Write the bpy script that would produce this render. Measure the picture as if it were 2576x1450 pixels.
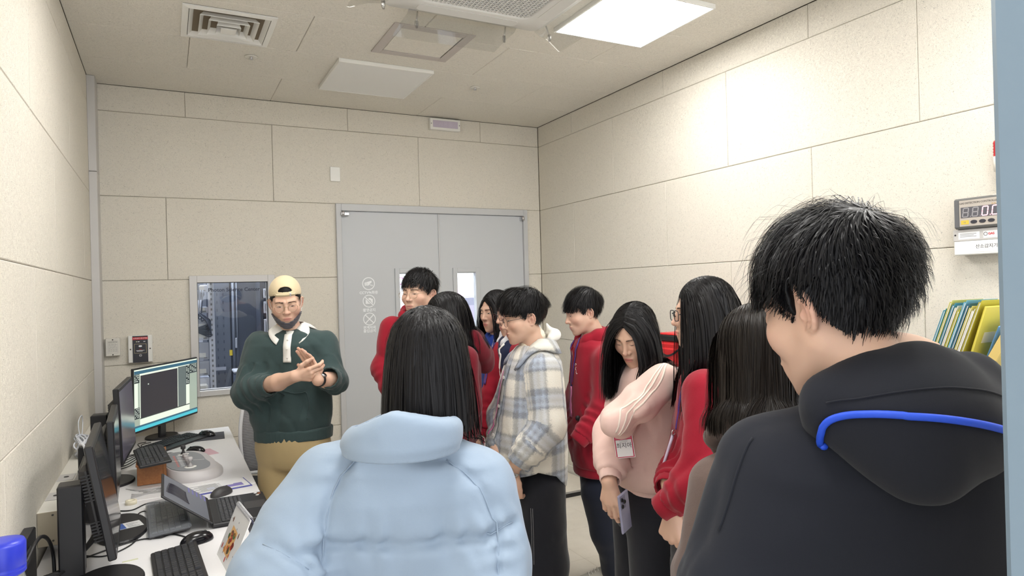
import bpy, bmesh, random
import numpy as np
from math import *
random.seed(7); np.random.seed(7)
sc = bpy.context.scene
for _o in list(bpy.data.objects): bpy.data.objects.remove(_o, do_unlink=True)
# ---------------------------------------------------------------- camera
from mathutils import Matrix
cam = bpy.data.cameras.new('camera'); camo = bpy.data.objects.new('camera', cam); sc.collection.objects.link(camo); sc.camera = camo
cam.sensor_width = 36.0; cam.lens = 36.0 * 1673.27 / 2576.0; cam.clip_start = .02
def _cam():
    yaw, pitch, roll = -.48, .001, -.0272
    fw = np.array([-sin(yaw) * cos(pitch), cos(yaw) * cos(pitch), sin(pitch)]); r0 = np.array([cos(yaw), sin(yaw), 0]); u0 = np.cross(r0, fw)
    r = cos(roll) * r0 + sin(roll) * u0; u = -sin(roll) * r0 + cos(roll) * u0
    m = Matrix(((r[0], u[0], -fw[0], 0), (r[1], u[1], -fw[1], 0), (r[2], u[2], -fw[2], 0), (0, 0, 0, 1)))
    camo.rotation_euler = m.to_euler(); camo.location = (-3.1595, -5.4558, 1.6828)
_cam()
# ---------------------------------------------------------------- world, view and exposure
w = bpy.data.worlds.new('world'); sc.world = w; w.use_nodes = True
w.node_tree.nodes['Background'].inputs[0].default_value = (.93, .96, 1.0, 1); w.node_tree.nodes['Background'].inputs[1].default_value = .95
sc.view_settings.view_transform = 'Standard'; sc.view_settings.look = 'None'; sc.view_settings.gamma = 1.0; sc.view_settings.use_curve_mapping = False
sc.view_settings.exposure = 1.5
LAMP = 8.5            # radiance of a lit ceiling panel
LAMPCOL = (1.0, .985, .955, 1)
# ---------------------------------------------------------------- helpers: meshes
def V(*a):
    return np.array(a, float)

def new_mesh(name, verts, faces, mats=(), mat_idx=None, smooth=True, col=None, uvw=None):
    me = bpy.data.meshes.new(name)
    verts = np.asarray(verts, np.float32).reshape(-1, 3)
    if isinstance(faces, np.ndarray):
        n, k = faces.shape
        loops = faces.reshape(-1).astype(np.int32)
        starts = np.arange(0, n * k, k, dtype=np.int32)
        tot = np.full(n, k, np.int32)
    else:
        tot = np.array([len(f) for f in faces], np.int32)
        loops = np.array([i for f in faces for i in f], np.int32)
        starts = np.concatenate([[0], np.cumsum(tot)[:-1]]).astype(np.int32) if len(tot) else np.zeros(0, np.int32)
    me.vertices.add(len(verts)); me.vertices.foreach_set('co', verts.ravel())
    me.loops.add(len(loops)); me.loops.foreach_set('vertex_index', loops)
    me.polygons.add(len(tot)); me.polygons.foreach_set('loop_start', starts); me.polygons.foreach_set('loop_total', tot)
    for m in mats: me.materials.append(m)
    if mat_idx is not None: me.polygons.foreach_set('material_index', np.asarray(mat_idx, np.int32))
    me.polygons.foreach_set('use_smooth', np.full(len(tot), bool(smooth)) if not isinstance(smooth, np.ndarray) else smooth)
    if col is not None:
        a = me.attributes.new('Col', 'FLOAT_COLOR', 'POINT')
        c = np.ones((len(verts), 4), np.float32); c[:, :3] = col
        a.data.foreach_set('color', c.ravel())
    if uvw is not None:
        a = me.attributes.new('uvw', 'FLOAT_VECTOR', 'POINT')
        a.data.foreach_set('vector', np.asarray(uvw, np.float32).ravel())
    me.update(calc_edges=True)
    me.validate()
    return me

def link(name, me, parent=None, loc=None, mat=None):
    o = bpy.data.objects.new(name, me)
    bpy.context.scene.collection.objects.link(o)
    if mat is not None and me is not None: me.materials.append(mat)
    if parent is not None: o.parent = parent
    if loc is not None: o.location = loc
    return o

def tag(o, label=None, cat=None, group=None, kind=None):
    if label: o['label'] = label
    if cat: o['category'] = cat
    if group: o['group'] = group
    if kind: o['kind'] = kind
    return o

class MB:
    """collects shapes into one mesh"""
    def __init__(s): s.v = []; s.f = []; s.n = 0; s.sm = []
    def add(s, verts, faces, smooth=False):
        verts = np.asarray(verts, float).reshape(-1, 3)
        s.v.append(verts); s.f += [tuple(int(i) + s.n for i in f) for f in faces]; s.sm += [smooth] * len(faces); s.n += len(verts)
        return s
    def box(s, lo, hi, b=0.0, R=None, c=None):
        lo = np.array(lo, float); hi = np.array(hi, float)
        if b <= 0:
            v = np.array([[x, y, z] for x in (lo[0], hi[0]) for y in (lo[1], hi[1]) for z in (lo[2], hi[2])])
            f = [(0, 1, 3, 2), (4, 6, 7, 5), (0, 4, 5, 1), (2, 3, 7, 6), (0, 2, 6, 4), (1, 5, 7, 3)]
        else:
            b = min(b, (hi - lo).min() * .49)
            v = []; idx = {}
            for i in (0, 1):
                for j in (0, 1):
                    for k in (0, 1):
                        c0 = np.array([(lo, hi)[i][0], (lo, hi)[j][1], (lo, hi)[k][2]]); sg = np.array([1 - 2 * i, 1 - 2 * j, 1 - 2 * k])
                        for a in range(3):
                            p = c0 + sg * b; p[a] = c0[a]
                            idx[(i, j, k, a)] = len(v); v.append(p)
            v = np.array(v); f = []
            for a in range(3):
                o1, o2 = (a + 1) % 3, (a + 2) % 3
                for sa in (0, 1):
                    q = []
                    for (p1, p2) in ((0, 0), (1, 0), (1, 1), (0, 1)):
                        t = [0, 0, 0]; t[a] = sa; t[o1] = p1; t[o2] = p2; q.append(idx[(*t, a)])
                    f.append(tuple(q) if sa else tuple(q[::-1]))
            for a in range(3):            # edge bevels: edge direction a
                o1, o2 = (a + 1) % 3, (a + 2) % 3
                for p1 in (0, 1):
                    for p2 in (0, 1):
                        t0 = [0, 0, 0]; t0[o1] = p1; t0[o2] = p2; t1 = list(t0); t1[a] = 1
                        q = (idx[(*t0, o1)], idx[(*t1, o1)], idx[(*t1, o2)], idx[(*t0, o2)])
                        f.append(q if (p1 ^ p2) else q[::-1])
            for i in (0, 1):
                for j in (0, 1):
                    for k in (0, 1):
                        q = (idx[(i, j, k, 0)], idx[(i, j, k, 1)], idx[(i, j, k, 2)])
                        f.append(q if (i ^ j ^ k) else q[::-1])
        if R is not None:
            c = (lo + hi) / 2 if c is None else np.array(c)
            v = (v - c) @ np.array(R).T + c
        return s.add(v, f)
    def prism(s, pts, z0, z1, smooth=False):
        """polygon pts (xy) extruded in z"""
        n = len(pts); v = [(x, y, z0) for x, y in pts] + [(x, y, z1) for x, y in pts]
        a = sum(pts[i][0] * pts[(i + 1) % n][1] - pts[(i + 1) % n][0] * pts[i][1] for i in range(n))
        f = [(i, (i + 1) % n, n + (i + 1) % n, n + i) for i in range(n)] + [tuple(range(n))[::-1], tuple(range(n, 2 * n))]
        if a < 0: f = [q[::-1] for q in f]
        return s.add(v, f, smooth)
    def lathe(s, prof, n=24, axis=(0, 0, 1), c=(0, 0, 0), smooth=True):
        """profile [(r,h)] turned about axis through c"""
        ax = np.array(axis, float); ax /= np.linalg.norm(ax)
        t = V(1, 0, 0) if abs(ax[0]) < .9 else V(0, 1, 0)
        e1 = np.cross(ax, t); e1 /= np.linalg.norm(e1); e2 = np.cross(ax, e1)
        v = []
        for r, h in prof:
            for k in range(n):
                a = 2 * pi * k / n
                v.append(np.array(c) + ax * h + r * (cos(a) * e1 + sin(a) * e2))
        m = len(prof)
        f = [(i * n + k, i * n + (k + 1) % n, (i + 1) * n + (k + 1) % n, (i + 1) * n + k) for i in range(m - 1) for k in range(n)]
        f += [tuple(range(n))[::-1], tuple(range((m - 1) * n, m * n))]
        return s.add(v, f, smooth)
    def tube(s, pts, r, n=6, closed=False, smooth=True, caps=True):
        pts = np.asarray(pts, float); m = len(pts)
        rr = np.full(m, r) if np.isscalar(r) else np.asarray(r, float)
        if closed: tan = np.roll(pts, -1, 0) - np.roll(pts, 1, 0)
        else: tan = np.gradient(pts, axis=0)
        tan /= np.linalg.norm(tan, axis=1)[:, None] + 1e-12
        up = V(0, 0, 1) if abs(tan[0][2]) < .9 else V(1, 0, 0)
        v = []; e = np.cross(tan[0], up); e /= np.linalg.norm(e)
        for i in range(m):
            e = e - tan[i] * (e @ tan[i]); e /= np.linalg.norm(e) + 1e-12
            g = np.cross(tan[i], e)
            for k in range(n):
                a = 2 * pi * k / n
                v.append(pts[i] + rr[i] * (cos(a) * e + sin(a) * g))
        M = m if closed else m - 1
        f = [(i * n + k, i * n + (k + 1) % n, ((i + 1) % m) * n + (k + 1) % n, ((i + 1) % m) * n + k) for i in range(M) for k in range(n)]
        f = [q[::-1] for q in f]
        f = [q[::-1] for q in f]
        if caps and not closed: f += [tuple(range(n))[::-1], tuple(range((m - 1) * n, m * n))]
        return s.add(v, f, smooth)
    def sheet(s, grid, thick=0.0, smooth=True):
        """grid (m,n,3) of points; optional thickness along normals"""
        g = np.asarray(grid, float); m, n = g.shape[:2]
        if thick == 0:
            f = [(i * n + j, i * n + j + 1, (i + 1) * n + j + 1, (i + 1) * n + j) for i in range(m - 1) for j in range(n - 1)]
            return s.add(g.reshape(-1, 3), f, smooth)
        du = np.gradient(g, axis=1); dv = np.gradient(g, axis=0)
        nn = np.cross(du, dv); nn /= np.linalg.norm(nn, axis=2)[..., None] + 1e-12
        v = np.concatenate([(g + nn * thick / 2).reshape(-1, 3), (g - nn * thick / 2).reshape(-1, 3)]); N = m * n
        f = [(i * n + j, i * n + j + 1, (i + 1) * n + j + 1, (i + 1) * n + j) for i in range(m - 1) for j in range(n - 1)]
        f += [tuple(N + k for k in q[::-1]) for q in list(f)]
        rim = [j for j in range(n)] + [i * n + n - 1 for i in range(1, m)] + [(m - 1) * n + j for j in range(n - 2, -1, -1)] + [i * n for i in range(m - 2, 0, -1)]
        f += [(rim[k], N + rim[k], N + rim[(k + 1) % len(rim)], rim[(k + 1) % len(rim)]) for k in range(len(rim))]
        return s.add(v, f, smooth)
    def xf(s, R=None, t=None):
        for i in range(len(s.v)):
            if R is not None: s.v[i] = s.v[i] @ np.array(R).T
            if t is not None: s.v[i] = s.v[i] + np.array(t)
        return s
    def build(s, name, mat=None, parent=None, loc=None):
        me = new_mesh(name, np.concatenate(s.v), s.f, [mat] if mat else [], smooth=np.array(s.sm, bool))
        return link(name, me, parent, loc)

def rotz(a): c, s = cos(a), sin(a); return np.array([[c, -s, 0], [s, c, 0], [0, 0, 1.]])
def rotx(a): c, s = cos(a), sin(a); return np.array([[1., 0, 0], [0, c, -s], [0, s, c]])
def roty(a): c, s = cos(a), sin(a); return np.array([[c, 0, s], [0, 1., 0], [-s, 0, c]])
D2R = pi / 180

def empty(name, loc=(0, 0, 0), rz=0.0, parent=None):
    o = bpy.data.objects.new(name, None); bpy.context.scene.collection.objects.link(o)
    o.location = loc; o.rotation_euler = (0, 0, rz); o.empty_display_size = .05
    if parent is not None: o.parent = parent
    return o

def smooth_path(pts, n=8):
    """Catmull-Rom through pts"""
    p = np.asarray(pts, float); P = np.vstack([2 * p[0] - p[1], p, 2 * p[-1] - p[-2]]); out = []
    for i in range(1, len(P) - 2):
        for t in np.linspace(0, 1, n, endpoint=False):
            a, b, c, d = P[i - 1], P[i], P[i + 1], P[i + 2]
            out.append(.5 * ((2 * b) + (c - a) * t + (2 * a - 5 * b + 4 * c - d) * t * t + (3 * b - a - 3 * c + d) * t ** 3))
    out.append(p[-1]); return np.array(out)

def text_mesh(txt, size, mat, name, parent=None, R=None, loc=(0, 0, 0), extrude=.0004, align='CENTER', spacing=1.0, bold=0.0):
    cu = bpy.data.curves.new('t', 'FONT'); cu.body = txt; cu.size = size; cu.align_x = align; cu.align_y = 'CENTER'
    cu.extrude = extrude; cu.resolution_u = 3; cu.space_character = spacing; cu.offset = bold
    o = bpy.data.objects.new('t', cu); bpy.context.scene.collection.objects.link(o)
    dg = bpy.context.evaluated_depsgraph_get(); dg.update()
    me = bpy.data.meshes.new_from_object(o.evaluated_get(dg))
    bpy.data.objects.remove(o); bpy.data.curves.remove(cu)
    me.name = name; me.materials.clear()
    ob = link(name, me, parent, loc, mat)
    if R is not None:
        from mathutils import Matrix
        ob.rotation_euler = Matrix(np.array(R).tolist()).to_euler()
    return ob

# ---------------------------------------------------------------- helpers: signed distance shapes -> meshes
def smin(a, b, k):
    h = np.clip(.5 + .5 * (b - a) / k, 0, 1)
    return b + (a - b) * h - k * h * (1 - h)
def smax(a, b, k): return -smin(-a, -b, k)
def ell(P, c, r, R=None):
    q = P - np.array(c, np.float32)
    if R is not None: q = q @ np.array(R, np.float32)
    r = np.array(r, np.float32)
    k0 = np.sqrt(((q / r) ** 2).sum(1)); k1 = np.sqrt(((q / r ** 2) ** 2).sum(1)) + 1e-9
    return k0 * (k0 - 1) / k1
def cone(P, a, b, ra, rb):
    a = np.array(a, np.float32); b = np.array(b, np.float32); ba = b - a
    pa = P - a; h = np.clip(pa @ ba / max(float(ba @ ba), 1e-9), 0, 1)
    return np.sqrt(((pa - h[:, None] * ba) ** 2).sum(1)) - (ra + (rb - ra) * h)
def chain(P, pts, rad, k=.02):
    d = None
    for i in range(len(pts) - 1):
        e = cone(P, pts[i], pts[i + 1], rad[i], rad[i + 1])
        d = e if d is None else smin(d, e, k)
    return d
def loft(P, secs, L, F, round_=.02):
    """secs rows: z, cx, cy, a, b  (half widths along L and F); capped"""
    s = np.asarray(secs, np.float32); s = s[np.argsort(s[:, 0])]; z = P[:, 2]
    cx = np.interp(z, s[:, 0], s[:, 1]); cy = np.interp(z, s[:, 0], s[:, 2]); a = np.interp(z, s[:, 0], s[:, 3]); b = np.interp(z, s[:, 0], s[:, 4])
    dx = P[:, 0] - cx; dy = P[:, 1] - cy
    l = dx * L[0] + dy * L[1]; f = dx * F[0] + dy * F[1]
    k0 = np.sqrt((l / a) ** 2 + (f / b) ** 2) + 1e-6; k1 = np.sqrt((l / a ** 2) ** 2 + (f / b ** 2) ** 2) + 1e-6
    d = k0 * (k0 - 1) / k1
    d = np.where(k0 < .35, -np.minimum(a, b) * .65, d)
    return smax(d, np.maximum(z - s[-1, 0], s[0, 0] - z), round_)
EDG = [(0, 1), (2, 3), (4, 5), (6, 7), (0, 2), (1, 3), (4, 6), (5, 7), (0, 4), (1, 5), (2, 6), (3, 7)]
def nets(f, lo, hi, h):
    """naive surface nets over a narrow band; f maps (N,3) float32 -> distance"""
    lo = np.array(lo, np.float32); hi = np.array(hi, np.float32)
    nc = np.ceil((hi - lo) / (4 * h)).astype(int) + 1
    ax = [lo[i] + 4 * h * np.arange(nc[i] + 1, dtype=np.float32) for i in range(3)]
    G = np.stack(np.meshgrid(*ax, indexing='ij'), -1).reshape(-1, 3)
    Dc = f(G).astype(np.float32).reshape(nc + 1)
    c8 = [Dc[i:nc[0] + i, j:nc[1] + j, k:nc[2] + k] for i in (0, 1) for j in (0, 1) for k in (0, 1)]
    act = np.min(np.abs(c8), 0) < 4 * h * 1.35
    n = nc * 4 + 1
    D = np.ones(n, np.float32)
    up = np.repeat(np.repeat(np.repeat(Dc[:-1, :-1, :-1], 4, 0), 4, 1), 4, 2); D[:-1, :-1, :-1] = up
    m = np.zeros(n, bool)
    A = np.repeat(np.repeat(np.repeat(act, 4, 0), 4, 1), 4, 2)
    for i in (0, 1):
        for j in (0, 1):
            for k in (0, 1):
                m[i:n[0] - 1 + i, j:n[1] - 1 + j, k:n[2] - 1 + k] |= A
    I = np.argwhere(m)
    D[m] = f((lo + h * I).astype(np.float32))
    S = D < 0
    cc = [(i, j, k) for i in (0, 1) for j in (0, 1) for k in (0, 1)]
    tot = sum(S[i:n[0] - 1 + i, j:n[1] - 1 + j, k:n[2] - 1 + k].astype(np.int8) for i, j, k in cc)
    mix = (tot > 0) & (tot < 8) & A
    C = np.argwhere(mix)
    cid = np.full(mix.shape, -1, np.int32); cid[mix] = np.arange(len(C))
    d8 = np.stack([D[C[:, 0] + i, C[:, 1] + j, C[:, 2] + k] for i, j, k in cc], 1)
    off = np.array(cc, np.float32)
    acc = np.zeros((len(C), 3), np.float32); cnt = np.zeros(len(C), np.float32)
    for a, b in EDG:
        da, db = d8[:, a], d8[:, b]; x = (da < 0) != (db < 0)
        t = np.where(x, da / np.where(x, da - db, 1), 0)
        acc += np.where(x[:, None], off[a] + t[:, None] * (off[b] - off[a]), 0); cnt += x
    v = lo + h * (C + acc / cnt[:, None])
    quads = []
    for a in range(3):
        sl0 = [slice(1, -1)] * 3; sl1 = [slice(1, -1)] * 3
        sl0[a] = slice(0, n[a] - 1); sl1[a] = slice(1, n[a])
        x = S[tuple(sl0)] != S[tuple(sl1)]
        E = np.argwhere(x); E[:, [i for i in range(3) if i != a]] += 1
        b, c = (a + 1) % 3, (a + 2) % 3
        q = []
        for db, dc in ((-1, -1), (0, -1), (0, 0), (-1, 0)):
            t = E.copy(); t[:, b] += db; t[:, c] += dc
            q.append(cid[t[:, 0], t[:, 1], t[:, 2]])
        q = np.stack(q, 1)
        neg = S[E[:, 0], E[:, 1], E[:, 2]]
        q = np.where(neg[:, None], q, q[:, ::-1])
        quads.append(q[(q >= 0).all(1)])
    return v.astype(np.float64), np.concatenate(quads)
def grad(f, P, e=.002):
    P = np.asarray(P, np.float32); g = np.zeros_like(P)
    for i in range(3):
        d = np.zeros(3, np.float32); d[i] = e
        g[:, i] = f(P + d) - f(P - d)
    return g / (np.linalg.norm(g, axis=1)[:, None] + 1e-9)
def snap(f, P, lift=0.0, it=5):
    P = np.array(P, np.float32)
    for _ in range(it):
        P = P - (f(P) - lift)[:, None] * grad(f, P) * .9
    return P.astype(float)
def strip_on(f, pts, w, lift=.002, n=10, thick=.0015, mb=None, it=6):
    """a band of width w laid on the surface f along pts"""
    c = snap(f, smooth_path(pts, n), lift, it); N = grad(f, c); T = np.gradient(c, axis=0)
    B = np.cross(T, N); B /= np.linalg.norm(B, axis=1)[:, None] + 1e-9
    g = np.stack([c - B * w / 2, c, c + B * w / 2], 1)
    m = mb or MB(); m.sheet(g, thick); return m

def fold_noise(P, seed, s=1.0):
    """crumpled, ridged field in -1..1, long in z"""
    r = np.random.RandomState(seed); out = np.zeros(len(P), np.float32); amp = 1.; fr = 22. / s; tot = 0
    for o in range(3):
        d = r.normal(size=(3, 3)); d[:, 2] *= .55; d /= np.linalg.norm(d, axis=1)[:, None]
        ph = r.uniform(0, 6.28, 4)
        w = np.sin(P @ d[1] * fr * .6 + ph[0]) * 1.1 + np.sin(P @ d[2] * fr * .8 + ph[1]) * .8
        out += amp * (1 - 2 * np.abs(np.sin((P @ d[0] * fr + w) * .5 + ph[2]))).astype(np.float32)
        tot += amp; amp *= .5; fr *= 1.8
    return out / tot
# ---------------------------------------------------------------- materials
def pmat(name, col=(.8, .8, .8), rough=.5, metal=0.0, spec=.5, **kw):
    m = bpy.data.materials.new(name); m.use_nodes = True
    b = m.node_tree.nodes['Principled BSDF']
    b.inputs['Base Color'].default_value = (*col, 1); b.inputs['Roughness'].default_value = rough
    b.inputs['Metallic'].default_value = metal; b.inputs['Specular IOR Level'].default_value = spec
    for k, v in kw.items(): b.inputs[k].default_value = v
    return m
def srgb(r, g, b):
    f = lambda c: (c / 255 / 12.92) if c / 255 <= .04045 else ((c / 255 + .055) / 1.055) ** 2.4
    return (f(r), f(g), f(b))
class NT:
    def __init__(s, m): s.t = m.node_tree; s.n = s.t.nodes; s.b = s.n['Principled BSDF']
    def new(s, typ, **kw):
        o = s.n.new(typ)
        for k, v in kw.items():
            if k in o.inputs: o.inputs[k].default_value = v
            else: setattr(o, k, v)
        return o
    def link(s, a, b): s.t.links.new(a, b)
    def math(s, op, a, b=None, c=None):
        o = s.n.new('ShaderNodeMath'); o.operation = op
        for i, x in enumerate((a, b, c)):
            if x is None: continue
            if isinstance(x, (int, float)): o.inputs[i].default_value = x
            else: s.link(x, o.inputs[i])
        return o.outputs[0]
    def ramp(s, fac, stops, interp='LINEAR'):
        o = s.n.new('ShaderNodeValToRGB'); o.color_ramp.interpolation = interp
        e = o.color_ramp.elements
        while len(e) < len(stops): e.new(.5)
        for i, (p, c) in enumerate(stops): e[i].position = p; e[i].color = (*c, 1)
        s.link(fac, o.inputs[0]); return o.outputs[0]
    def mix(s, fac, a, b, typ='MIX'):
        o = s.n.new('ShaderNodeMix'); o.data_type = 'RGBA'; o.blend_type = typ
        for i, x in ((0, fac), (6, a), (7, b)):
            if isinstance(x, (int, float)): o.inputs[i].default_value = x
            elif isinstance(x, tuple): o.inputs[i].default_value = (*x, 1)
            else: s.link(x, o.inputs[i])
        return o.outputs[2]
    def coord(s, which='Object'): return s.n.new('ShaderNodeTexCoord').outputs[which]
    def noise(s, vec, scale, detail=3, rough=.5, dist=0.0):
        o = s.n.new('ShaderNodeTexNoise'); o.inputs['Scale'].default_value = scale; o.inputs['Detail'].default_value = detail
        o.inputs['Roughness'].default_value = rough; o.inputs['Distortion'].default_value = dist
        if vec is not None: s.link(vec, o.inputs['Vector'])
        return o.outputs[0]
    def bump(s, h, strength=.3, dist=.01):
        o = s.n.new('ShaderNodeBump'); o.inputs['Strength'].default_value = strength; o.inputs['Distance'].default_value = dist
        s.link(h, o.inputs['Height']); s.link(o.outputs[0], s.b.inputs['Normal']); return o
    def attr(s, name, out='Color'):
        o = s.n.new('ShaderNodeAttribute'); o.attribute_name = name; return o.outputs[out]
def skin_mat():
    m = pmat('skin', SKIN, .48, spec=.35); t = NT(m); t.link(t.attr('Col'), t.b.inputs['Base Color'])
    t.b.inputs['Subsurface Weight'].default_value = .12; t.b.inputs['Subsurface Radius'].default_value = (.012, .004, .002); t.b.inputs['Subsurface Scale'].default_value = .6
    t.bump(t.noise(t.coord(), 900, 2), .06, .001)
    return m
def hair_mat():
    m = pmat('hair', (.01, .01, .01), .42, spec=.2); t = NT(m); t.link(t.attr('Col'), t.b.inputs['Base Color'])
    return m
def cloth_mat(name, col, rough=.9, scale=500, bump=.25, var=.12, big=14, sheen=.15):
    m = pmat(name, col, rough, spec=.2); t = NT(m); c = t.coord()
    n = t.noise(c, scale, 2); n2 = t.noise(c, big, 4, .6)
    a = tuple(x * (1 - var) for x in col); b = tuple(min(1, x * (1 + var)) for x in col)
    t.link(t.mix(t.math('MULTIPLY_ADD', n, .5, t.math('MULTIPLY', n2, .5)), a, b), t.b.inputs['Base Color'])
    t.b.inputs['Sheen Weight'].default_value = sheen; t.b.inputs['Sheen Roughness'].default_value = .5
    t.bump(t.math('MULTIPLY_ADD', n2, 4.0, n), bump, .002)
    return m
# ---------------------------------------------------------------- people: head, hands, hair
SKIN = V(.62, .40, .295)
def ear_sdf(P, s):
    # local ear plane: y back, z up ; tilt and flare
    c = V(s * .0745, .012, -.002)
    R = rotz(-s * 24 * D2R) @ rotx(-10 * D2R) @ roty(s * 6 * D2R)
    q = (P - c.astype(np.float32)) @ R.astype(np.float32)
    q = q * np.array([s, 1, 1], np.float32)
    plate = ell(q, (0, .004, 0), (.0055, .0165, .029))
    ang = np.linspace(-1.95, 2.6, 11)
    pts = [(.004 + .0015 * cos(a), .004 + .0165 * cos(a) * (1 if a < 1.6 else 1), .001 + .028 * sin(a)) for a in ang]
    hel = chain(q, pts, [.0030] + [.0036] * 9 + [.003], .002)
    anti = chain(q, [(.004, .003, .016), (.005, .010, .004), (.005, .007, -.011), (.004, .001, -.016)], [.0028, .003, .003, .0026], .002)
    lobe = ell(q, (.001, .0, -.026), (.0048, .0075, .0085))
    trag = ell(q, (.004, -.009, -.005), (.004, .0035, .006))
    d = smin(plate, hel, .003); d = smin(d, anti, .003); d = smin(d, lobe, .005); d = smin(d, trag, .004)
    return smax(d, -ell(q, (.0065, .0005, -.005), (.0065, .0065, .0095)), .003)

def head_sdf(P, fem=False, jaww=1.0):
    ax = P.copy(); ax[:, 0] = np.abs(ax[:, 0])
    d = ell(P, (0, .018, .048), (.0755, .096, .086))
    d = smin(d, ell(P, (0, -.026, -.012), (.0635, .066, .084)), .03)
    d = smin(d, cone(ax, (.045 * jaww, .002, -.042), (.015, -.060, -.088), .027, .019), .032)
    d = smin(d, ell(P, (0, -.074, -.0985), (.019, .017, .0145)), .018)
    d = smin(d, ell(P, (0, -.03, -.072), (.044, .05, .03)), .02)
    d = smin(d, ell(ax, (.040, -.058, -.018), (.026, .022, .024)), .030)
    d = smin(d, cone(ax, (.010, -.0845, .030), (.044, -.070, .033), .008, .008), .016)
    d = smax(d, -ell(ax, (.0315, -.1065, .012), (.019, .0175, .0115)), .014)
    d = smin(d, ell(ax, (.0315, -.0735, .0115), (.0175, .0135, .0125)), .005)
    nl = .93 if fem else 1.0
    d = smin(d, cone(P, (0, -.0865, .020), (0, -.086 - .0195 * nl, -.021), .0068, .0100), .011)
    d = smin(d, ell(P, (0, -.087 - .0195 * nl, -.0235), (.0105, .0098, .0085)), .006)
    d = smin(d, ell(ax, (.0122, -.0945, -.0265), (.0075, .0092, .0072)), .005)
    d = smax(d, -ell(ax, (.0062, -.1005, -.0335), (.0034, .0055, .0034)), .002)
    d = smin(d, ell(P, (0, -.079, -.058), (.026, .0165, .022)), .022)
    lw = .0215 if fem else .0230
    lip = smin(ell(P, (0, -.0925, -.0545), (lw, .0072, .0042)), ell(P, (0, -.0915, -.0645), (lw * .8, .0074, .0052)), .0014)
    d = smin(d, lip, .0045)
    d = smin(d, np.minimum(ear_sdf(P, 1.), ear_sdf(P, -1.)), .004)
    nr = (.044, .053) if fem else (.051, .060)
    d = smin(d, cone(P, (0, .018, -.060), (0, .034, -.170), nr[0], nr[1]), .020)
    return d

def head_color(P, fem):
    c = np.ones((len(P), 3)) * SKIN
    def mix(col, w):
        w = np.clip(w, 0, 1)[:, None]; c[:] = c * (1 - w) + np.array(col) * w
    ax = np.abs(P[:, 0])
    g = lambda x, y, z, r: np.exp(-(((ax - x) ** 2 + (P[:, 1] - y) ** 2 + (P[:, 2] - z) ** 2) / r ** 2))
    mix((.62, .30, .235), .45 * g(.044, -.07, -.018, .024) + .40 * g(0, -.108, -.024, .013))
    mix((.58, .27, .22), .45 * g(.082, .02, 0, .026))
    lw = .023
    for z0, hz, s in ((-.0548, .0044, .92), (-.0642, .0054, .80)):
        e = (P[:, 0] / (lw * s)) ** 2 + ((P[:, 2] - z0) / hz) ** 2
        mix((.55, .17, .16) if fem else (.50, .205, .185), np.where(P[:, 1] < -.078, np.clip((1.2 - e) * 2, 0, 1), 0) * .75)
    mix((.16, .04, .04), np.where(P[:, 1] < -.085, np.exp(-((P[:, 2] + .0594 + 18 * P[:, 0] ** 2 * .1) / .0013) ** 2), 0) * (ax < .021) * .8)
    return c

_HB = {}
def base_head(fem, h=.0024):
    key = (fem, h)
    if key not in _HB:
        v, q = nets(lambda P: head_sdf(P, fem), (-.105, -.125, -.172), (.105, .13, .148), h)
        k = v[q].mean(1)[:, 2] > -.166
        _HB[key] = (v, q[k], head_color(v, fem))
    return _HB[key]

def eye_patch(s, opening, look=(0, 0)):
    """almond eye opening lying on the lid; returns verts, faces, colours"""
    nu, nv = 26, 9; v = []; c = []
    for j in range(nv):
        for i in range(nu):
            u = -1 + 2 * i / (nu - 1); t = j / (nv - 1)
            x = u * .0142
            lo = -.0038 * (1 - u * u) ** .8 + .0006 * u; hi = lo + (opening) * (1 - u * u) ** .62 + .0004
            zz = .0095 + lo + (hi - lo) * t + .0013 * u
            X = .0315 + x
            e = 1 - ((X - .0315) / .0178) ** 2 - ((zz - .0115) / .0128) ** 2
            y = -.0735 - .0139 * sqrt(max(e, .03))
            v.append((s * X, y - .0004, zz))
            r = sqrt((x - s * look[0]) ** 2 + ((zz - .0095 - look[1]) * 1.0) ** 2)
            col = (.66, .60, .56)
            if r < .0060: col = (.035, .018, .012)
            if r < .0027: col = (.006, .005, .005)
            if t > .86 or (opening < .004 and t > .6): col = (.02, .014, .012)
            if abs(u) > .93: col = (.30, .15, .12)
            c.append(col)
    f = [(j * nu + i, j * nu + i + 1, (j + 1) * nu + i + 1, (j + 1) * nu + i) for j in range(nv - 1) for i in range(nu - 1)]
    if s < 0: f = [q[::-1] for q in f]
    return np.array(v), np.array(f), np.array(c)

def head_frame(yaw, pitch=0, roll=0):
    return rotz((yaw + 90) * D2R) @ rotx(pitch * D2R) @ roty(roll * D2R)

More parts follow.
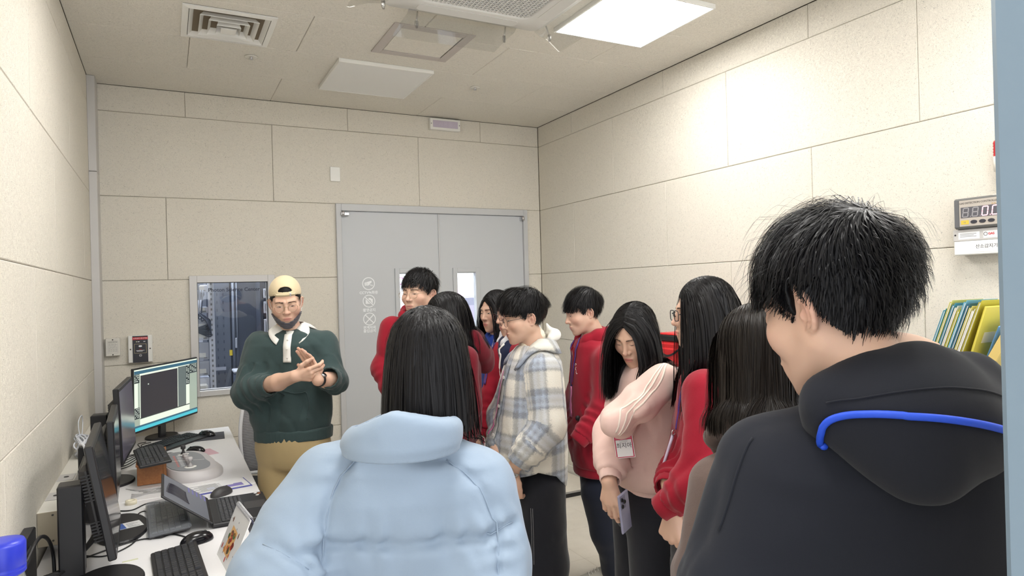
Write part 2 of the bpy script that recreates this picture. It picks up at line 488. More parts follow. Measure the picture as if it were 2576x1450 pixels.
def make_head(hd):
    """hd: c (world centre), yaw, pitch, roll, s (scale xyz), fem, eye -> verts, faces, colours (world)"""
    fem = hd.get('fem', False); R = head_frame(hd['yaw'], hd.get('pitch', 0), hd.get('roll', 0))
    sc = np.array(hd.get('s', (1, 1, 1)), float); c = np.array(hd['c'], float)
    v, q, col = base_head(fem, hd.get('h', .0026))
    vs = [v]; fs = [q]; cs = [col * hd.get('tone', 1.0)]; n = len(v)
    if hd.get('eyes', True):
        for s in (1, -1):
            ev, ef, ec = eye_patch(s, hd.get('eye', .0045), hd.get('look', (0, -.001)))
            for _ in range(8): ev[:, 1] += (head_sdf(ev.astype(np.float32), fem) - .0006) * .9
            vs.append(ev); fs.append(ef + n); cs.append(ec); n += len(ev)
            if hd.get('brow', True):       # eyebrow hairs
                rs = np.random.RandomState(5 if s > 0 else 6); bv = []; bf = []
                for k in range(60):
                    u = rs.rand(); x = .011 + .036 * u; z = .0285 + .0026 * sin(min(u * 1.25, 1) * pi * .62) - .003 * max(u - .7, 0) * 3 + rs.normal() * .0011 * (1.2 - .7 * u)
                    p = V(s * x, -.10, z); dr = V(s * .0085, .0, .0028 * (1 - 1.6 * u)); w = V(0, 0, .0005 if fem else .00065)
                    for t, ww in ((0, .6), (.5, 1), (1, .15)): bv += [p + dr * t - w * ww, p + dr * t + w * ww]
                    b = 6 * k; bf += [(b, b + 1, b + 3, b + 2), (b + 2, b + 3, b + 5, b + 4)]
                bv = np.array(bv)
                for _ in range(7):
                    dd = head_sdf(bv.astype(np.float32), fem) - .0009; bv[:, 1] += dd * .95
                vs.append(bv); fs.append(np.array(bf) + n); cs.append(np.ones((len(bv), 3)) * V(.045, .03, .024)); n += len(bv)
    w = (np.concatenate(vs) * sc) @ R.T + c
    return w, np.concatenate(fs), np.concatenate(cs)

def hand_mesh(wrist, d, nrm, curl, thumb=(.5, .3), side=1, s=1.0, h=.0030, spread=.05, forearm=None, curl_y=None):
    """wrist position, d direction of the fingers, nrm = back-of-hand normal; side=+1 thumb on the +cross side.
    curl: four (mcp, pip, dip) bends in radians"""
    d = np.array(d, float) / np.linalg.norm(d); nrm = np.array(nrm, float); nrm -= d * (nrm @ d); nrm /= np.linalg.norm(nrm)
    l = np.cross(nrm, d) * side                    # towards the thumb
    W = np.array(wrist, float)
    P3 = lambda a, b, c: W + s * (a * d + b * l + c * nrm)
    prim = []
    pal = [(P3(.0, .000, 0), P3(.078, .024, 0), .021, .0125), (P3(.0, .0, 0), P3(.082, .004, .001), .021, .013), (P3(.0, .0, 0), P3(.078, -.014, 0), .020, .0125), (P3(.004, -.004, 0), P3(.066, -.029, -.002), .019, .0120)]
    bases = [(.086, .027), (.090, .008), (.085, -.011), (.075, -.028)]
    lens = [(.042, .026, .020), (.046, .029, .021), (.043, .027, .020), (.034, .020, .018)]
    rad = [.0092, .0094, .0089, .0078]
    fing = []
    for i in range(4):
        p = P3(bases[i][0] - .012, bases[i][1], .001); a = 0; sp = (1.5 - i) * spread
        pts = [p]
        for j in range(3):
            a += curl[i][j]
            dr = (d * cos(sp) + l * sin(sp)) * cos(a) - nrm * sin(a)
            p = p + s * (lens[i][j] + (.012 if j == 0 else 0)) * dr; pts.append(p)
        r = rad[i] * s
        fing.append((pts, [r * 1.08, r, r * .92, r * .78]))
    t0 = P3(.018, .016, -.006); ta, tb = thumb
    dr = d * cos(ta) + (l * cos(tb) - nrm * sin(tb)) * sin(ta)
    t1 = t0 + s * .042 * dr; dr2 = d * cos(ta * .55) + (l * cos(tb + .3) - nrm * sin(tb + .3)) * sin(ta * .55); dr2 /= np.linalg.norm(dr2)
    t2 = t1 + s * .032 * dr2; dr3 = dr2 * .92 + d * .35 - nrm * .1; dr3 /= np.linalg.norm(dr3)
    t3 = t2 + s * .026 * dr3
    th = ([t0, t1, t2, t3], [.0135 * s, .0115 * s, .0102 * s, .0082 * s])
    fa = None
    if forearm is not None: fa = forearm
    def f(P):
        dd = None
        for a, b, r0, r1 in pal:
            e = cone(P, a, b, r0 * s, r1 * s); dd = e if dd is None else smin(dd, e, .008)
        for pts, rr in fing: dd = smin(dd, chain(P, pts, rr, .004), .0045)
        dd = smin(dd, chain(P, th[0], th[1], .006), .009)
        if fa is not None: dd = smin(dd, chain(P, fa[0], fa[1], .02), .014)
        return dd
    al = [np.array(q) for pts, _ in fing for q in pts] + [np.array(q) for q in th[0]] + [W]
    if fa is not None: al += [np.array(q) for q in fa[0]]
    al = np.array(al); m = .03 if fa is None else .05
    v, q = nets(f, al.min(0) - m, al.max(0) + m, h)
    c = np.ones((len(v), 3)) * SKIN
    tips = [fg[0][-1] for fg in fing] + [t3]; kn = [fg[0][1] for fg in fing] + [fg[0][0] for fg in fing]
    for t in tips: c -= (V(.0, .07, .055) * np.exp(-((v - t) ** 2).sum(1) / .010 ** 2)[:, None])
    for t in kn: c -= (V(.03, .07, .06) * np.exp(-((v - t) ** 2).sum(1) / .010 ** 2)[:, None] * .7)
    return v, q, np.clip(c, .02, 1), f

# ---- hair: strands grown over the skull
SKC = V(0, .018, .050)
def hair_cap_sdf(P, zb, off):
    d = ell(P, SKC, (.0755 + off, .096 + off, .086 + off))
    az = np.arctan2(np.abs(P[:, 0]), -P[:, 1])           # 0 front, pi back
    return smax(d, zb(az) - P[:, 2], .012)

def hairline(front=.078, temple=.040, burn=-.018, behind=-.03, nape=-.066, ear=.038):
    xs = [0, .35, .75, 1.02, 1.22, 1.40, 1.62, 1.85, 2.15, 2.6, 3.15]
    ys = [front, front - .003, temple + .012, temple - .005, .012, burn, ear, behind + .012, behind - .02, nape, nape]
    return lambda az: np.interp(az, xs, ys)

def grow(hd, hr, coll=None):
    """returns verts, faces, colours of one head of hair (world)"""
    rs = np.random.RandomState(hr.get('seed', 1))
    R = head_frame(hd['yaw'], hd.get('pitch', 0), hd.get('roll', 0)); sc = np.array(hd.get('s', (1, 1, 1)), float); C = np.array(hd['c'], float)
    toW = lambda p: (p * sc) @ R.T + C
    toL = lambda p: ((p - C) @ R) / sc
    gl = R.T @ V(0, 0, -1); zb = hairline(*hr.get('line', (.078, .040, -.018, -.03, -.066)))
    vs, fs, cs = [], [], []; n = 0
    base = np.array(hr.get('col', (.0062, .0055, .006)))
    capo = hr.get('cap', .010)
    if capo is not None:
        v, q = nets(lambda P: hair_cap_sdf(P, zb, capo), (-.13, -.15, -.12), (.13, .16, .19), .005)
        vs.append(toW(v)); fs.append(q); cs.append(np.ones((len(v), 3)) * base * .55); n += len(v)
    long = hr['style'] == 'long'
    for layer in hr['layers']:
        N = int(layer['n'] * hr.get('dens', 1.0) * .85); w0 = layer['w']; vol = layer['vol']; steps = layer.get('steps', 7)
        d = rs.normal(size=(N * 3, 3)); d /= np.linalg.norm(d, axis=1)[:, None]
        if long:                       # half of the roots sit along the parting
            k = rs.rand(len(d)) < layer.get('partfrac', .45); yy = rs.uniform(-.92, .75, len(d)); xx = (hr.get('part', 0.0) + rs.normal(size=len(d)) * .012) / .0765
            zz = np.sqrt(np.clip(1 - xx ** 2 - yy ** 2, .01, 1)); d[k] = np.stack([xx, yy, zz], 1)[k]
        p = SKC + d * V(.0765, .097, .087)
        az = np.arctan2(np.abs(p[:, 0]), -p[:, 1])
        ok = p[:, 2] > zb(az) + layer.get('edge', 0.0)
        if 'xmax' in layer: ok &= p[:, 0] < layer['xmax']
        if 'ymax' in layer: ok &= p[:, 1] < layer['ymax']
        if 'zmin' in layer: ok &= p[:, 2] > layer['zmin']
        if 'zmax' in layer: ok &= p[:, 2] < layer['zmax']
        p = p[ok][:N]; az = az[ok][:N]; N = len(p)
        nrm = (p - SKC) / V(.0765, .097, .087) ** 2; nrm /= np.linalg.norm(nrm, axis=1)[:, None]
        top = np.clip((p[:, 2] - .05) / .06, 0, 1)
        if long:
            px = hr.get('part', 0.0)
            side = np.where(p[:, 0] > px, 1., -1.)
            tf = np.clip((p[:, 2] - .03) / .08, 0, 1)
            v = np.stack([side * (1.0 - .3 * np.abs(p[:, 0]) / .08), (.35 + hr.get('back', .25)) * tf, -.1 - 1.2 * (1 - tf)], 1)
            back = p[:, 1] > .05
            v[back] = (p[back] - V(px, .05, .13)) * V(1, 1, 1) * 8
            Lh = hr['len'] * (1 + rs.normal(size=N) * hr.get('lvar', .03))
            zend = hr.get('zend')                       # world height where the strand ends
        else:
            W = np.array(hr.get('whorl', (.008, .075, .125)))
            v = (p - W) / .08
            v += np.array(hr.get('comb', (0, 0, 0))) * top[:, None]
            Lh = (hr['side'] + (hr['top'] - hr['side']) * top) * (1 + rs.normal(size=N) * .12)
            fr = (p[:, 1] < -.02) & (p[:, 2] > .05)
            Lh = np.where(fr, hr.get('fringe', hr['top']) * (1 + rs.normal(size=N) * .10), Lh)
        v -= nrm * (v * nrm).sum(1)[:, None]; v /= np.linalg.norm(v, axis=1)[:, None] + 1e-6
        v += nrm * layer.get('lift', hr.get('lift', .25)) * (top[:, None] * .8 + .2)
        p = SKC + (p - SKC) * (1 + (capo_off(capo) + .0005) / .085)
        pts = [p.copy()]; offs = rs.uniform(layer.get('omin', 0.2), 1, N) * vol
        sw = rs.normal(size=(N, 3)) * hr.get('mess', .10)
        clump = np.sin(p @ rs.normal(size=(3, 3)) * 45 + rs.uniform(0, 6, 3)) * hr.get('clump', .15)
        cur = p.copy(); seg = Lh / steps
        gw = layer.get('g', hr.get('g', .22))
        wave = hr.get('wave', 0.0); ph = rs.uniform(0, 6.28, N)
        for st in range(steps):
            t = (st + 1) / steps
            v = v + gl * gw * (1 + t) + (sw + clump) * .5
            if wave: v = v + np.stack([np.sin(ph + t * 9), np.cos(ph + t * 8), np.zeros(N)], 1) * wave * t
            v /= np.linalg.norm(v, axis=1)[:, None] + 1e-6
            cur = cur + v * seg[:, None]
            q = cur - SKC; rad = V(.0765, .097, .087) + capo_off(capo) + (offs * min(1, t * 2.2))[:, None]
            k = np.sqrt(((q / rad) ** 2).sum(1)); ins = (k < 1) & (cur[:, 2] > -.06 if not long else np.ones(N, bool))
            cur[ins] = SKC + q[ins] / k[ins][:, None]
            if not long:
                azc = np.arctan2(np.abs(cur[:, 0]), -cur[:, 1]); fd = hr.get('fdrop', .036)
                lim = zb(azc) - np.interp(azc, [0, .75, 1.02, 1.25, 1.5, 3.2], [fd, fd * .95, .020, .008, .004, hr.get('bdrop', .012)]) + sw[:, 0] * .06
                low = cur[:, 2] < lim
                cur[low] = pts[-1][low] + (cur[low] - pts[-1][low]) * .05
            if long:
                # keep off the face: push sideways/back out of a face volume
                fr_ = hr.get('face', (.070, .10, .115)); fc = V(0, -.055, -.035)
                q = (cur - fc) / np.array(fr_); k = np.sqrt((q ** 2).sum(1)); ins = k < 1
                if ins.any():
                    qq = q[ins].copy(); qq[:, 1] *= .35; s0 = np.where(side[ins] > 0, 1., -1.)
                    need = np.sqrt(np.clip(1 - q[ins, 1] ** 2 - q[ins, 2] ** 2, 0, 1)) * fr_[0]
                    cur[ins, 0] = s0 * np.maximum(np.abs(cur[ins, 0]), need + .002)
                # neck volume
                if coll is not None:
                    w = toW(cur).astype(np.float32); dd = coll(w); lim = .004 + offs * .8
                    ins = dd < lim
                    if ins.any():
                        g = grad(coll, w[ins], .006)
                        w[ins] = w[ins] + (lim[ins] - dd[ins])[:, None] * g
                        cur[ins] = toL(w[ins].astype(float))
                if 'tuck' in hr:
                    tc, tr, tz = hr['tuck']; w = toW(cur); q = w[:, :2] - np.array(tc); r_ = np.linalg.norm(q, axis=1) + 1e-6; lim = tr - .02 * rs.rand(N)
                    ins = (w[:, 2] < tz) & (r_ > lim)
                    if ins.any():
                        w[ins, :2] = np.array(tc) + q[ins] / r_[ins][:, None] * lim[ins][:, None]; cur[ins] = toL(w[ins])
                if zend is not None:
                    w = toW(cur)
                    # stop growing at the cut line
                    over = w[:, 2] < zend + layer.get('zj', .012) * sw[:, 0] * 10
                    cur[over] = pts[-1][over] + (cur[over] - pts[-1][over]) * .04
            pts.append(cur.copy())
        A = toW(np.array(pts).transpose(1, 0, 2).reshape(-1, 3)).reshape(N, steps + 1, 3)
        T = np.gradient(A, axis=1); T /= np.linalg.norm(T, axis=2)[..., None] + 1e-9
        cen = toW(SKC[None])[0] + V(0, 0, 0)
        O = A - cen; O[..., 2] *= np.where(A[..., 2] < cen[2], 0.15, 1)
        B = np.cross(T, O); B /= np.linalg.norm(B, axis=2)[..., None] + 1e-9
        Nn = np.cross(B, T); ra = rs.normal(size=(N, 1, 1)) * layer.get('roll', .22)
        B = B * np.cos(ra) + Nn * np.sin(ra)
        tt = np.linspace(0, 1, steps + 1)
        wd = w0 * (1 - .85 * np.clip((tt - layer.get('taper', .55)) / (1 - layer.get('taper', .55)), 0, 1))[None, :, None] * rs.uniform(.6, 1.3, (N, 1, 1))
        vv = np.stack([A - B * wd / 2, A + B * wd / 2], 2).reshape(-1, 3)
        i = np.arange(N)[:, None] * (steps + 1) * 2 + np.arange(steps)[None] * 2
        i = i.reshape(-1); ff = np.stack([i, i + 1, i + 3, i + 2], 1)
        br = np.exp(rs.normal(size=N) * .22)
        cc = np.repeat(base[None] * br[:, None], (steps + 1) * 2, 0)
        vs.append(vv); fs.append(ff + n); cs.append(cc); n += len(vv)
    return np.concatenate(vs), np.concatenate(fs), np.concatenate(cs)
def capo_off(c): return 0.002 if c is None else c - .0005

def glasses(hd, parent, mat, lensm, org, rim=.0009, lens_r=(.0235, .0205), square=False, lens=True, name='glasses'):
    R = head_frame(hd['yaw'], hd.get('pitch', 0), hd.get('roll', 0)); sc = np.array(hd.get('s', (1, 1, 1)), float); C = np.array(hd['c'], float)
    tw = lambda p: (np.array(p) * sc) @ R.T + C - org
    m = MB(); lm = MB()
    for s in (1, -1):
        ring = []
        for k in range(28):
            a = 2 * pi * k / 28; ca, sa = cos(a), sin(a)
            if square: ca = np.sign(ca) * abs(ca) ** .55; sa = np.sign(sa) * abs(sa) ** .55
            ring.append((s * .0335 + lens_r[0] * ca, -.1055 + .35 * abs(lens_r[0] * ca + .0335 - .01) ** 1 * .28, .004 + lens_r[1] * sa))
        m.tube(tw(ring), rim, 6, closed=True)
        cen = np.mean(ring, 0); pts = np.vstack([[cen], ring])
        if lens: lm.add(tw(pts), [(0, 1 + k, 1 + (k + 1) % 28) for k in range(28)], True)
        m.tube(tw(smooth_path([(s * .0565, -.098, .009), (s * .068, -.088, .0115), (s * .0765, -.03, .012), (s * .080, .008, .013), (s * .079, .022, -.004)], 5)), rim * 1.1, 6)
        m.tube(tw([(s * .0105, -.105, .005), (s * .0085, -.1005, .000)]), rim, 5)
    m.tube(tw(smooth_path([(.0105, -.104, .008), (.0, -.107, .011), (-.0105, -.104, .008)], 4)), rim * 1.1, 6)
    o = m.build(name, mat, parent)
    if lens: lm.build('lens', lensm, o)
    return o
PEOPLE = {
 'presenter': {
  'base': [-2.601, -1.742],
  'yaw': 250,
  'head': {'c': [-2.6, -1.801, 1.637], 'yaw': 262, 'pitch': 15, 'roll': -3, 's': (0.98, 0.98, 0.98), 'eye': 0.0042},
  'top': [[1.504, -2.567, -1.762, 0.073, 0.045], [1.478, -2.56, -1.765, 0.149, 0.093], [1.419, -2.558, -1.766, 0.196, 0.122], [1.283, -2.568, -1.761, 0.195, 0.121], [1.135, -2.572, -1.759, 0.205, 0.127], [1.029, -2.574, -1.758, 0.206, 0.128], [0.982, -2.57, -1.759, 0.194, 0.12], [0.927, -2.572, -1.759, 0.19, 0.118]],
  'arms': [{'p': [[-2.724, -1.68, 1.411], [-2.806, -1.727, 1.185], [-2.724, -1.894, 1.224]], 'r': [0.078, 0.07, 0.056]}, {'p': [[-2.417, -1.84, 1.402], [-2.387, -1.945, 1.23], [-2.426, -2.026, 1.251]], 'r': [0.078, 0.068, 0.058]}],
  'fore': [{'p': [[-2.796, -1.755, 1.198], [-2.673, -1.977, 1.249], [-2.611, -2.088, 1.285]], 'r': [0.045, 0.041, 0.029]}, {'p': [[-2.384, -1.958, 1.229], [-2.449, -2.037, 1.246], [-2.506, -2.109, 1.259]], 'r': [0.045, 0.038, 0.028]}],
  'hips': [[0.976, -2.57, -1.759, 0.185, 0.126], [0.902, -2.574, -1.757, 0.188, 0.128], [0.817, -2.575, -1.757, 0.182, 0.124], [0.764, -2.577, -1.756, 0.166, 0.113]],
  'legs': [{'p': [[-2.658, -1.714, 0.862], [-2.655, -1.737, 0.465], [-2.661, -1.7, 0.046]], 'r': [0.1, 0.088, 0.072]}, {'p': [[-2.492, -1.8, 0.857], [-2.498, -1.819, 0.46], [-2.495, -1.787, 0.041]], 'r': [0.1, 0.088, 0.072]}],
  'feet': [([-2.664, -1.721, 0.039], 243), ([-2.495, -1.809, 0.034], 255)],
 },
 'door_student': {
  'base': [-1.991, -2.003],
  'yaw': 225,
  'head': {'h': 0.0028, 'c': [-1.951, -2.049, 1.664], 'yaw': 216, 'pitch': 2, 's': (1.0, 0.98, 0.97), 'eye': 0.0036},
  'top': [[1.56, -1.95, -2.027, 0.072, 0.045], [1.526, -1.951, -2.026, 0.133, 0.082], [1.474, -1.954, -2.025, 0.169, 0.105], [1.324, -1.958, -2.022, 0.175, 0.108], [1.109, -1.965, -2.018, 0.177, 0.11], [0.915, -1.968, -2.017, 0.175, 0.108], [0.851, -1.968, -2.016, 0.147, 0.091]],
  'arms': [{'p': [[-2.081, -1.981, 1.488], [-2.134, -1.987, 1.281], [-2.125, -2.104, 1.116]], 'r': [0.066, 0.06, 0.045]}, {'p': [[-1.831, -2.066, 1.478], [-1.819, -2.151, 1.239], [-1.942, -2.199, 1.11]], 'r': [0.066, 0.06, 0.045]}],
  'hips': [[0.894, -1.97, -2.015, 0.143, 0.097], [0.786, -1.968, -2.016, 0.138, 0.094], [0.722, -1.969, -2.016, 0.127, 0.086]],
  'legs': [{'p': [[-2.029, -1.984, 0.81], [-2.035, -1.981, 0.401], [-2.038, -1.979, 0.035]], 'r': [0.09, 0.075, 0.06]}, {'p': [[-1.915, -2.044, 0.806], [-1.921, -2.041, 0.397], [-1.924, -2.039, 0.031]], 'r': [0.09, 0.075, 0.06]}],
  'feet': [([-2.051, -1.995, 0.027], 220), ([-1.929, -2.058, 0.023], 230)],
 },
 'hidden_student': {
  'base': [-2.01, -2.557],
  'yaw': 170,
  'head': {'h': 0.005, 'c': [-2.015, -2.579, 1.545], 'yaw': 165, 'pitch': 6, 'fem': True, 's': (0.95, 0.95, 0.94), 'eye': 0.004},
  'top': [[1.439, -1.973, -2.578, 0.09, 0.067], [1.406, -1.974, -2.578, 0.137, 0.103], [1.351, -1.973, -2.578, 0.153, 0.115], [1.184, -1.973, -2.578, 0.153, 0.115], [1.017, -1.978, -2.575, 0.144, 0.108], [0.98, -1.976, -2.576, 0.125, 0.094]],
  'arms': [{'p': [[-1.984, -2.719, 1.372], [-1.991, -2.738, 1.171], [-2.075, -2.694, 1.068]], 'r': [0.062, 0.056, 0.042]}, {'p': [[-1.96, -2.416, 1.346], [-1.997, -2.453, 1.131], [-2.052, -2.537, 1.038]], 'r': [0.062, 0.056, 0.042]}],
  'hips': [[1.008, -1.979, -2.575, 0.107, 0.091], [0.887, -1.978, -2.575, 0.112, 0.096], [0.813, -1.98, -2.574, 0.102, 0.087]],
  'legs': [{'p': [[-2.004, -2.652, 0.926], [-2.014, -2.646, 0.511], [-2.016, -2.644, 0.06]], 'r': [0.085, 0.07, 0.055]}, {'p': [[-1.952, -2.476, 0.881], [-1.962, -2.47, 0.461], [-1.963, -2.469, 0.04]], 'r': [0.085, 0.07, 0.055]}],
  'feet': [([-2.032, -2.659, 0.053], 165), ([-1.98, -2.483, 0.031], 170)],
 },
 'blue_student': {
  'base': [-1.422, -1.849],
  'yaw': 190,
  'head': {'h': 0.0032, 'c': [-1.403, -1.861, 1.541], 'yaw': 196, 'pitch': 6, 'fem': True, 's': (0.97, 0.97, 0.97), 'eye': 0.005},
  'top': [[1.426, -1.389, -1.868, 0.057, 0.041], [1.39, -1.394, -1.865, 0.089, 0.064], [1.331, -1.395, -1.864, 0.112, 0.08], [1.151, -1.4, -1.861, 0.127, 0.092], [0.912, -1.408, -1.857, 0.13, 0.094], [0.805, -1.412, -1.855, 0.117, 0.085]],
  'arms': [{'p': [[-1.41, -1.8, 1.315], [-1.446, -1.781, 1.074], [-1.534, -1.904, 0.911]], 'r': [0.058, 0.052, 0.04]}, {'p': [[-1.403, -1.996, 1.328], [-1.398, -1.998, 1.096], [-1.519, -2.025, 0.929]], 'r': [0.058, 0.052, 0.04]}],
  'hips': [[0.841, -1.411, -1.856, 0.103, 0.087], [0.745, -1.413, -1.854, 0.108, 0.092], [0.674, -1.415, -1.853, 0.097, 0.083]],
  'legs': [{'p': [[-1.415, -1.797, 0.734], [-1.424, -1.792, 0.371], [-1.425, -1.791, 0.02]], 'r': [0.085, 0.07, 0.055]}, {'p': [[-1.425, -1.938, 0.763], [-1.434, -1.933, 0.389], [-1.436, -1.932, 0.025]], 'r': [0.085, 0.07, 0.055]}],
  'feet': [([-1.441, -1.805, 0.017], 185), ([-1.452, -1.946, 0.022], 190)],
 },
 'vest_student': {
  'base': [-1.533, -2.242],
  'yaw': 172,
  'head': {'h': 0.0032, 'c': [-1.5, -2.283, 1.543], 'yaw': 182, 'pitch': 8, 's': (0.95, 0.96, 0.96), 'eye': 0.005},
  'top': [[1.434, -1.483, -2.27, 0.075, 0.054], [1.404, -1.488, -2.267, 0.11, 0.079], [1.353, -1.492, -2.265, 0.134, 0.096], [1.202, -1.497, -2.262, 0.145, 0.104], [0.987, -1.503, -2.259, 0.146, 0.105], [0.815, -1.509, -2.255, 0.135, 0.097]],
  'arms': [{'p': [[-1.544, -2.215, 1.331], [-1.619, -2.221, 1.101], [-1.703, -2.29, 0.952]], 'r': [0.062, 0.058, 0.04]}, {'p': [[-1.502, -2.395, 1.341], [-1.521, -2.419, 1.118], [-1.63, -2.396, 0.962]], 'r': [0.062, 0.056, 0.042]}],
  'hips': [[0.858, -1.51, -2.255, 0.108, 0.092], [0.751, -1.513, -2.254, 0.108, 0.092], [0.686, -1.515, -2.252, 0.097, 0.082]],
  'legs': [{'p': [[-1.488, -2.176, 0.752], [-1.497, -2.171, 0.379], [-1.499, -2.169, 0.038]], 'r': [0.085, 0.07, 0.055]}, {'p': [[-1.542, -2.351, 0.797], [-1.551, -2.346, 0.421], [-1.554, -2.344, 0.044]], 'r': [0.085, 0.07, 0.055]}],
  'feet': [([-1.514, -2.184, 0.036], 168), ([-1.569, -2.358, 0.037], 172)],
 },
 'plaid_student': {
  'base': [-1.649, -2.689],
  'yaw': 165,
  'head': {'h': 0.0026, 'c': [-1.673, -2.712, 1.539], 'yaw': 169, 'pitch': 9, 's': (0.97, 0.97, 0.96), 'eye': 0.0045},
  'top': [[1.414, -1.62, -2.706, 0.101, 0.079], [1.384, -1.618, -2.706, 0.133, 0.104], [1.331, -1.621, -2.705, 0.163, 0.127], [1.241, -1.629, -2.701, 0.185, 0.145], [1.072, -1.64, -2.695, 0.21, 0.164], [0.921, -1.649, -2.69, 0.225, 0.175], [0.809, -1.65, -2.689, 0.221, 0.172], [0.705, -1.65, -2.689, 0.213, 0.166]],
  'arms': [{'p': [[-1.666, -2.873, 1.308], [-1.686, -2.93, 1.076], [-1.76, -2.914, 0.999], [-1.806, -2.868, 0.923]], 'r': [0.078, 0.076, 0.068, 0.058]}, {'p': [[-1.615, -2.539, 1.281], [-1.718, -2.541, 1.066], [-1.811, -2.662, 0.947]], 'r': [0.075, 0.066, 0.05]}],
  'fore': [{'p': [[-1.79, -2.865, 0.941], [-1.824, -2.847, 0.879]], 'r': [0.034, 0.027]}, {'p': [[-1.807, -2.664, 0.966], [-1.834, -2.706, 0.913]], 'r': [0.034, 0.028]}],
  'hips': [[1.005, -1.607, -2.712, 0.116, 0.105], [0.854, -1.611, -2.71, 0.116, 0.105], [0.788, -1.61, -2.71, 0.12, 0.108], [0.694, -1.609, -2.711, 0.118, 0.106]],
  'legs': [{'p': [[-1.644, -2.794, 0.75], [-1.644, -2.794, 0.411], [-1.645, -2.793, 0.073]], 'r': [0.108, 0.106, 0.1]}, {'p': [[-1.57, -2.629, 0.695], [-1.568, -2.63, 0.356], [-1.568, -2.63, 0.046]], 'r': [0.105, 0.104, 0.1]}],
  'feet': [([-1.679, -2.797, 0.02], 162), ([-1.603, -2.634, 0.015], 168)],
 },
 'red_student': {
  'base': [-1.004, -2.382],
  'yaw': 162,
  'head': {'h': 0.0028, 'c': [-1.114, -2.372, 1.537], 'yaw': 165, 'pitch': 15, 's': (0.98, 0.98, 0.96), 'eye': 0.0036},
  'top': [[1.398, -1.066, -2.374, 0.109, 0.082], [1.358, -1.055, -2.379, 0.15, 0.113], [1.287, -1.044, -2.385, 0.175, 0.131], [1.11, -1.048, -2.383, 0.188, 0.141], [0.889, -1.058, -2.378, 0.19, 0.142], [0.779, -1.062, -2.375, 0.184, 0.138], [0.695, -1.062, -2.375, 0.169, 0.127]],
  'arms': [{'p': [[-1.092, -2.563, 1.294], [-1.124, -2.591, 1.059], [-1.253, -2.546, 0.911]], 'r': [0.078, 0.07, 0.056]}, {'p': [[-1.02, -2.229, 1.261], [-1.083, -2.229, 1.026], [-1.147, -2.308, 0.866]], 'r': [0.07, 0.06, 0.046]}],
  'hips': [[0.685, -1.044, -2.362, 0.109, 0.103], [0.573, -1.038, -2.365, 0.107, 0.102], [0.484, -1.032, -2.368, 0.107, 0.102]],
  'legs': [{'p': [[-1.081, -2.433, 0.553], [-1.043, -2.43, 0.328], [-0.96, -2.405, 0.048]], 'r': [0.1, 0.082, 0.07]}, {'p': [[-0.964, -2.291, 0.497], [-0.896, -2.303, 0.283], [-0.818, -2.321, 0.043]], 'r': [0.095, 0.078, 0.065]}],
  'feet': [([-0.996, -2.364, 0.012], 160), ([-0.851, -2.326, 0.029], 165)],
 },
 'pink_student': {
  'base': [-1.463, -3.293],
  'yaw': 172,
  'head': {'h': 0.0024, 'c': [-1.524, -3.353, 1.483], 'yaw': 203, 'pitch': 26, 'roll': 0, 'fem': True, 's': (0.93, 0.94, 0.93), 'eye': 0.0022},
  'top': [[1.381, -1.454, -3.356, 0.073, 0.055], [1.359, -1.458, -3.354, 0.119, 0.089], [1.314, -1.461, -3.352, 0.146, 0.109], [1.22, -1.469, -3.348, 0.158, 0.119], [1.125, -1.476, -3.344, 0.161, 0.121], [1.03, -1.485, -3.339, 0.166, 0.125], [0.951, -1.489, -3.337, 0.169, 0.127], [0.919, -1.484, -3.34, 0.157, 0.118], [0.887, -1.481, -3.341, 0.14, 0.105]],
  'arms': [{'p': [[-1.523, -3.511, 1.319], [-1.679, -3.565, 1.264], [-1.756, -3.525, 1.203], [-1.531, -3.327, 1.116]], 'r': [0.068, 0.062, 0.052, 0.04]}, {'p': [[-1.43, -3.176, 1.276], [-1.619, -3.304, 1.111], [-1.678, -3.385, 1.035], [-1.71, -3.425, 0.995]], 'r': [0.066, 0.056, 0.05, 0.046]}],
  'fore': [{'p': [[-1.704, -3.417, 1.016], [-1.734, -3.446, 0.966]], 'r': [0.026, 0.025]}],
  'hips': [[0.892, -1.477, -3.332, 0.122, 0.113], [0.805, -1.478, -3.331, 0.13, 0.12], [0.725, -1.476, -3.332, 0.131, 0.12]],
  'legs': [{'p': [[-1.501, -3.41, 0.784], [-1.506, -3.407, 0.414], [-1.505, -3.406, 0.028]], 'r': [0.105, 0.09, 0.078]}, {'p': [[-1.451, -3.232, 0.723], [-1.454, -3.231, 0.361], [-1.453, -3.231, 0.014]], 'r': [0.098, 0.085, 0.075]}],
  'feet': [([-1.539, -3.412, 0.027], 170), ([-1.483, -3.237, 0.014], 175)],
  'badge': [-1.681, -3.474, 1.094],
 },
 'long_hair_student': {
  'base': [-1.524, -3.712],
  'yaw': 152,
  'head': {'h': 0.0025, 'c': [-1.529, -3.734, 1.573], 'yaw': 151, 'pitch': 1, 'fem': True, 's': (0.95, 0.94, 0.95), 'eye': 0.006, 'look': (0, 0.0005)},
  'top': [[1.433, -1.503, -3.725, 0.067, 0.048], [1.392, -1.501, -3.726, 0.11, 0.079], [1.337, -1.504, -3.724, 0.132, 0.095], [1.234, -1.51, -3.721, 0.149, 0.107], [1.124, -1.518, -3.717, 0.157, 0.113], [0.987, -1.526, -3.712, 0.157, 0.113], [0.877, -1.53, -3.71, 0.155, 0.111], [0.829, -1.53, -3.71, 0.134, 0.096]],
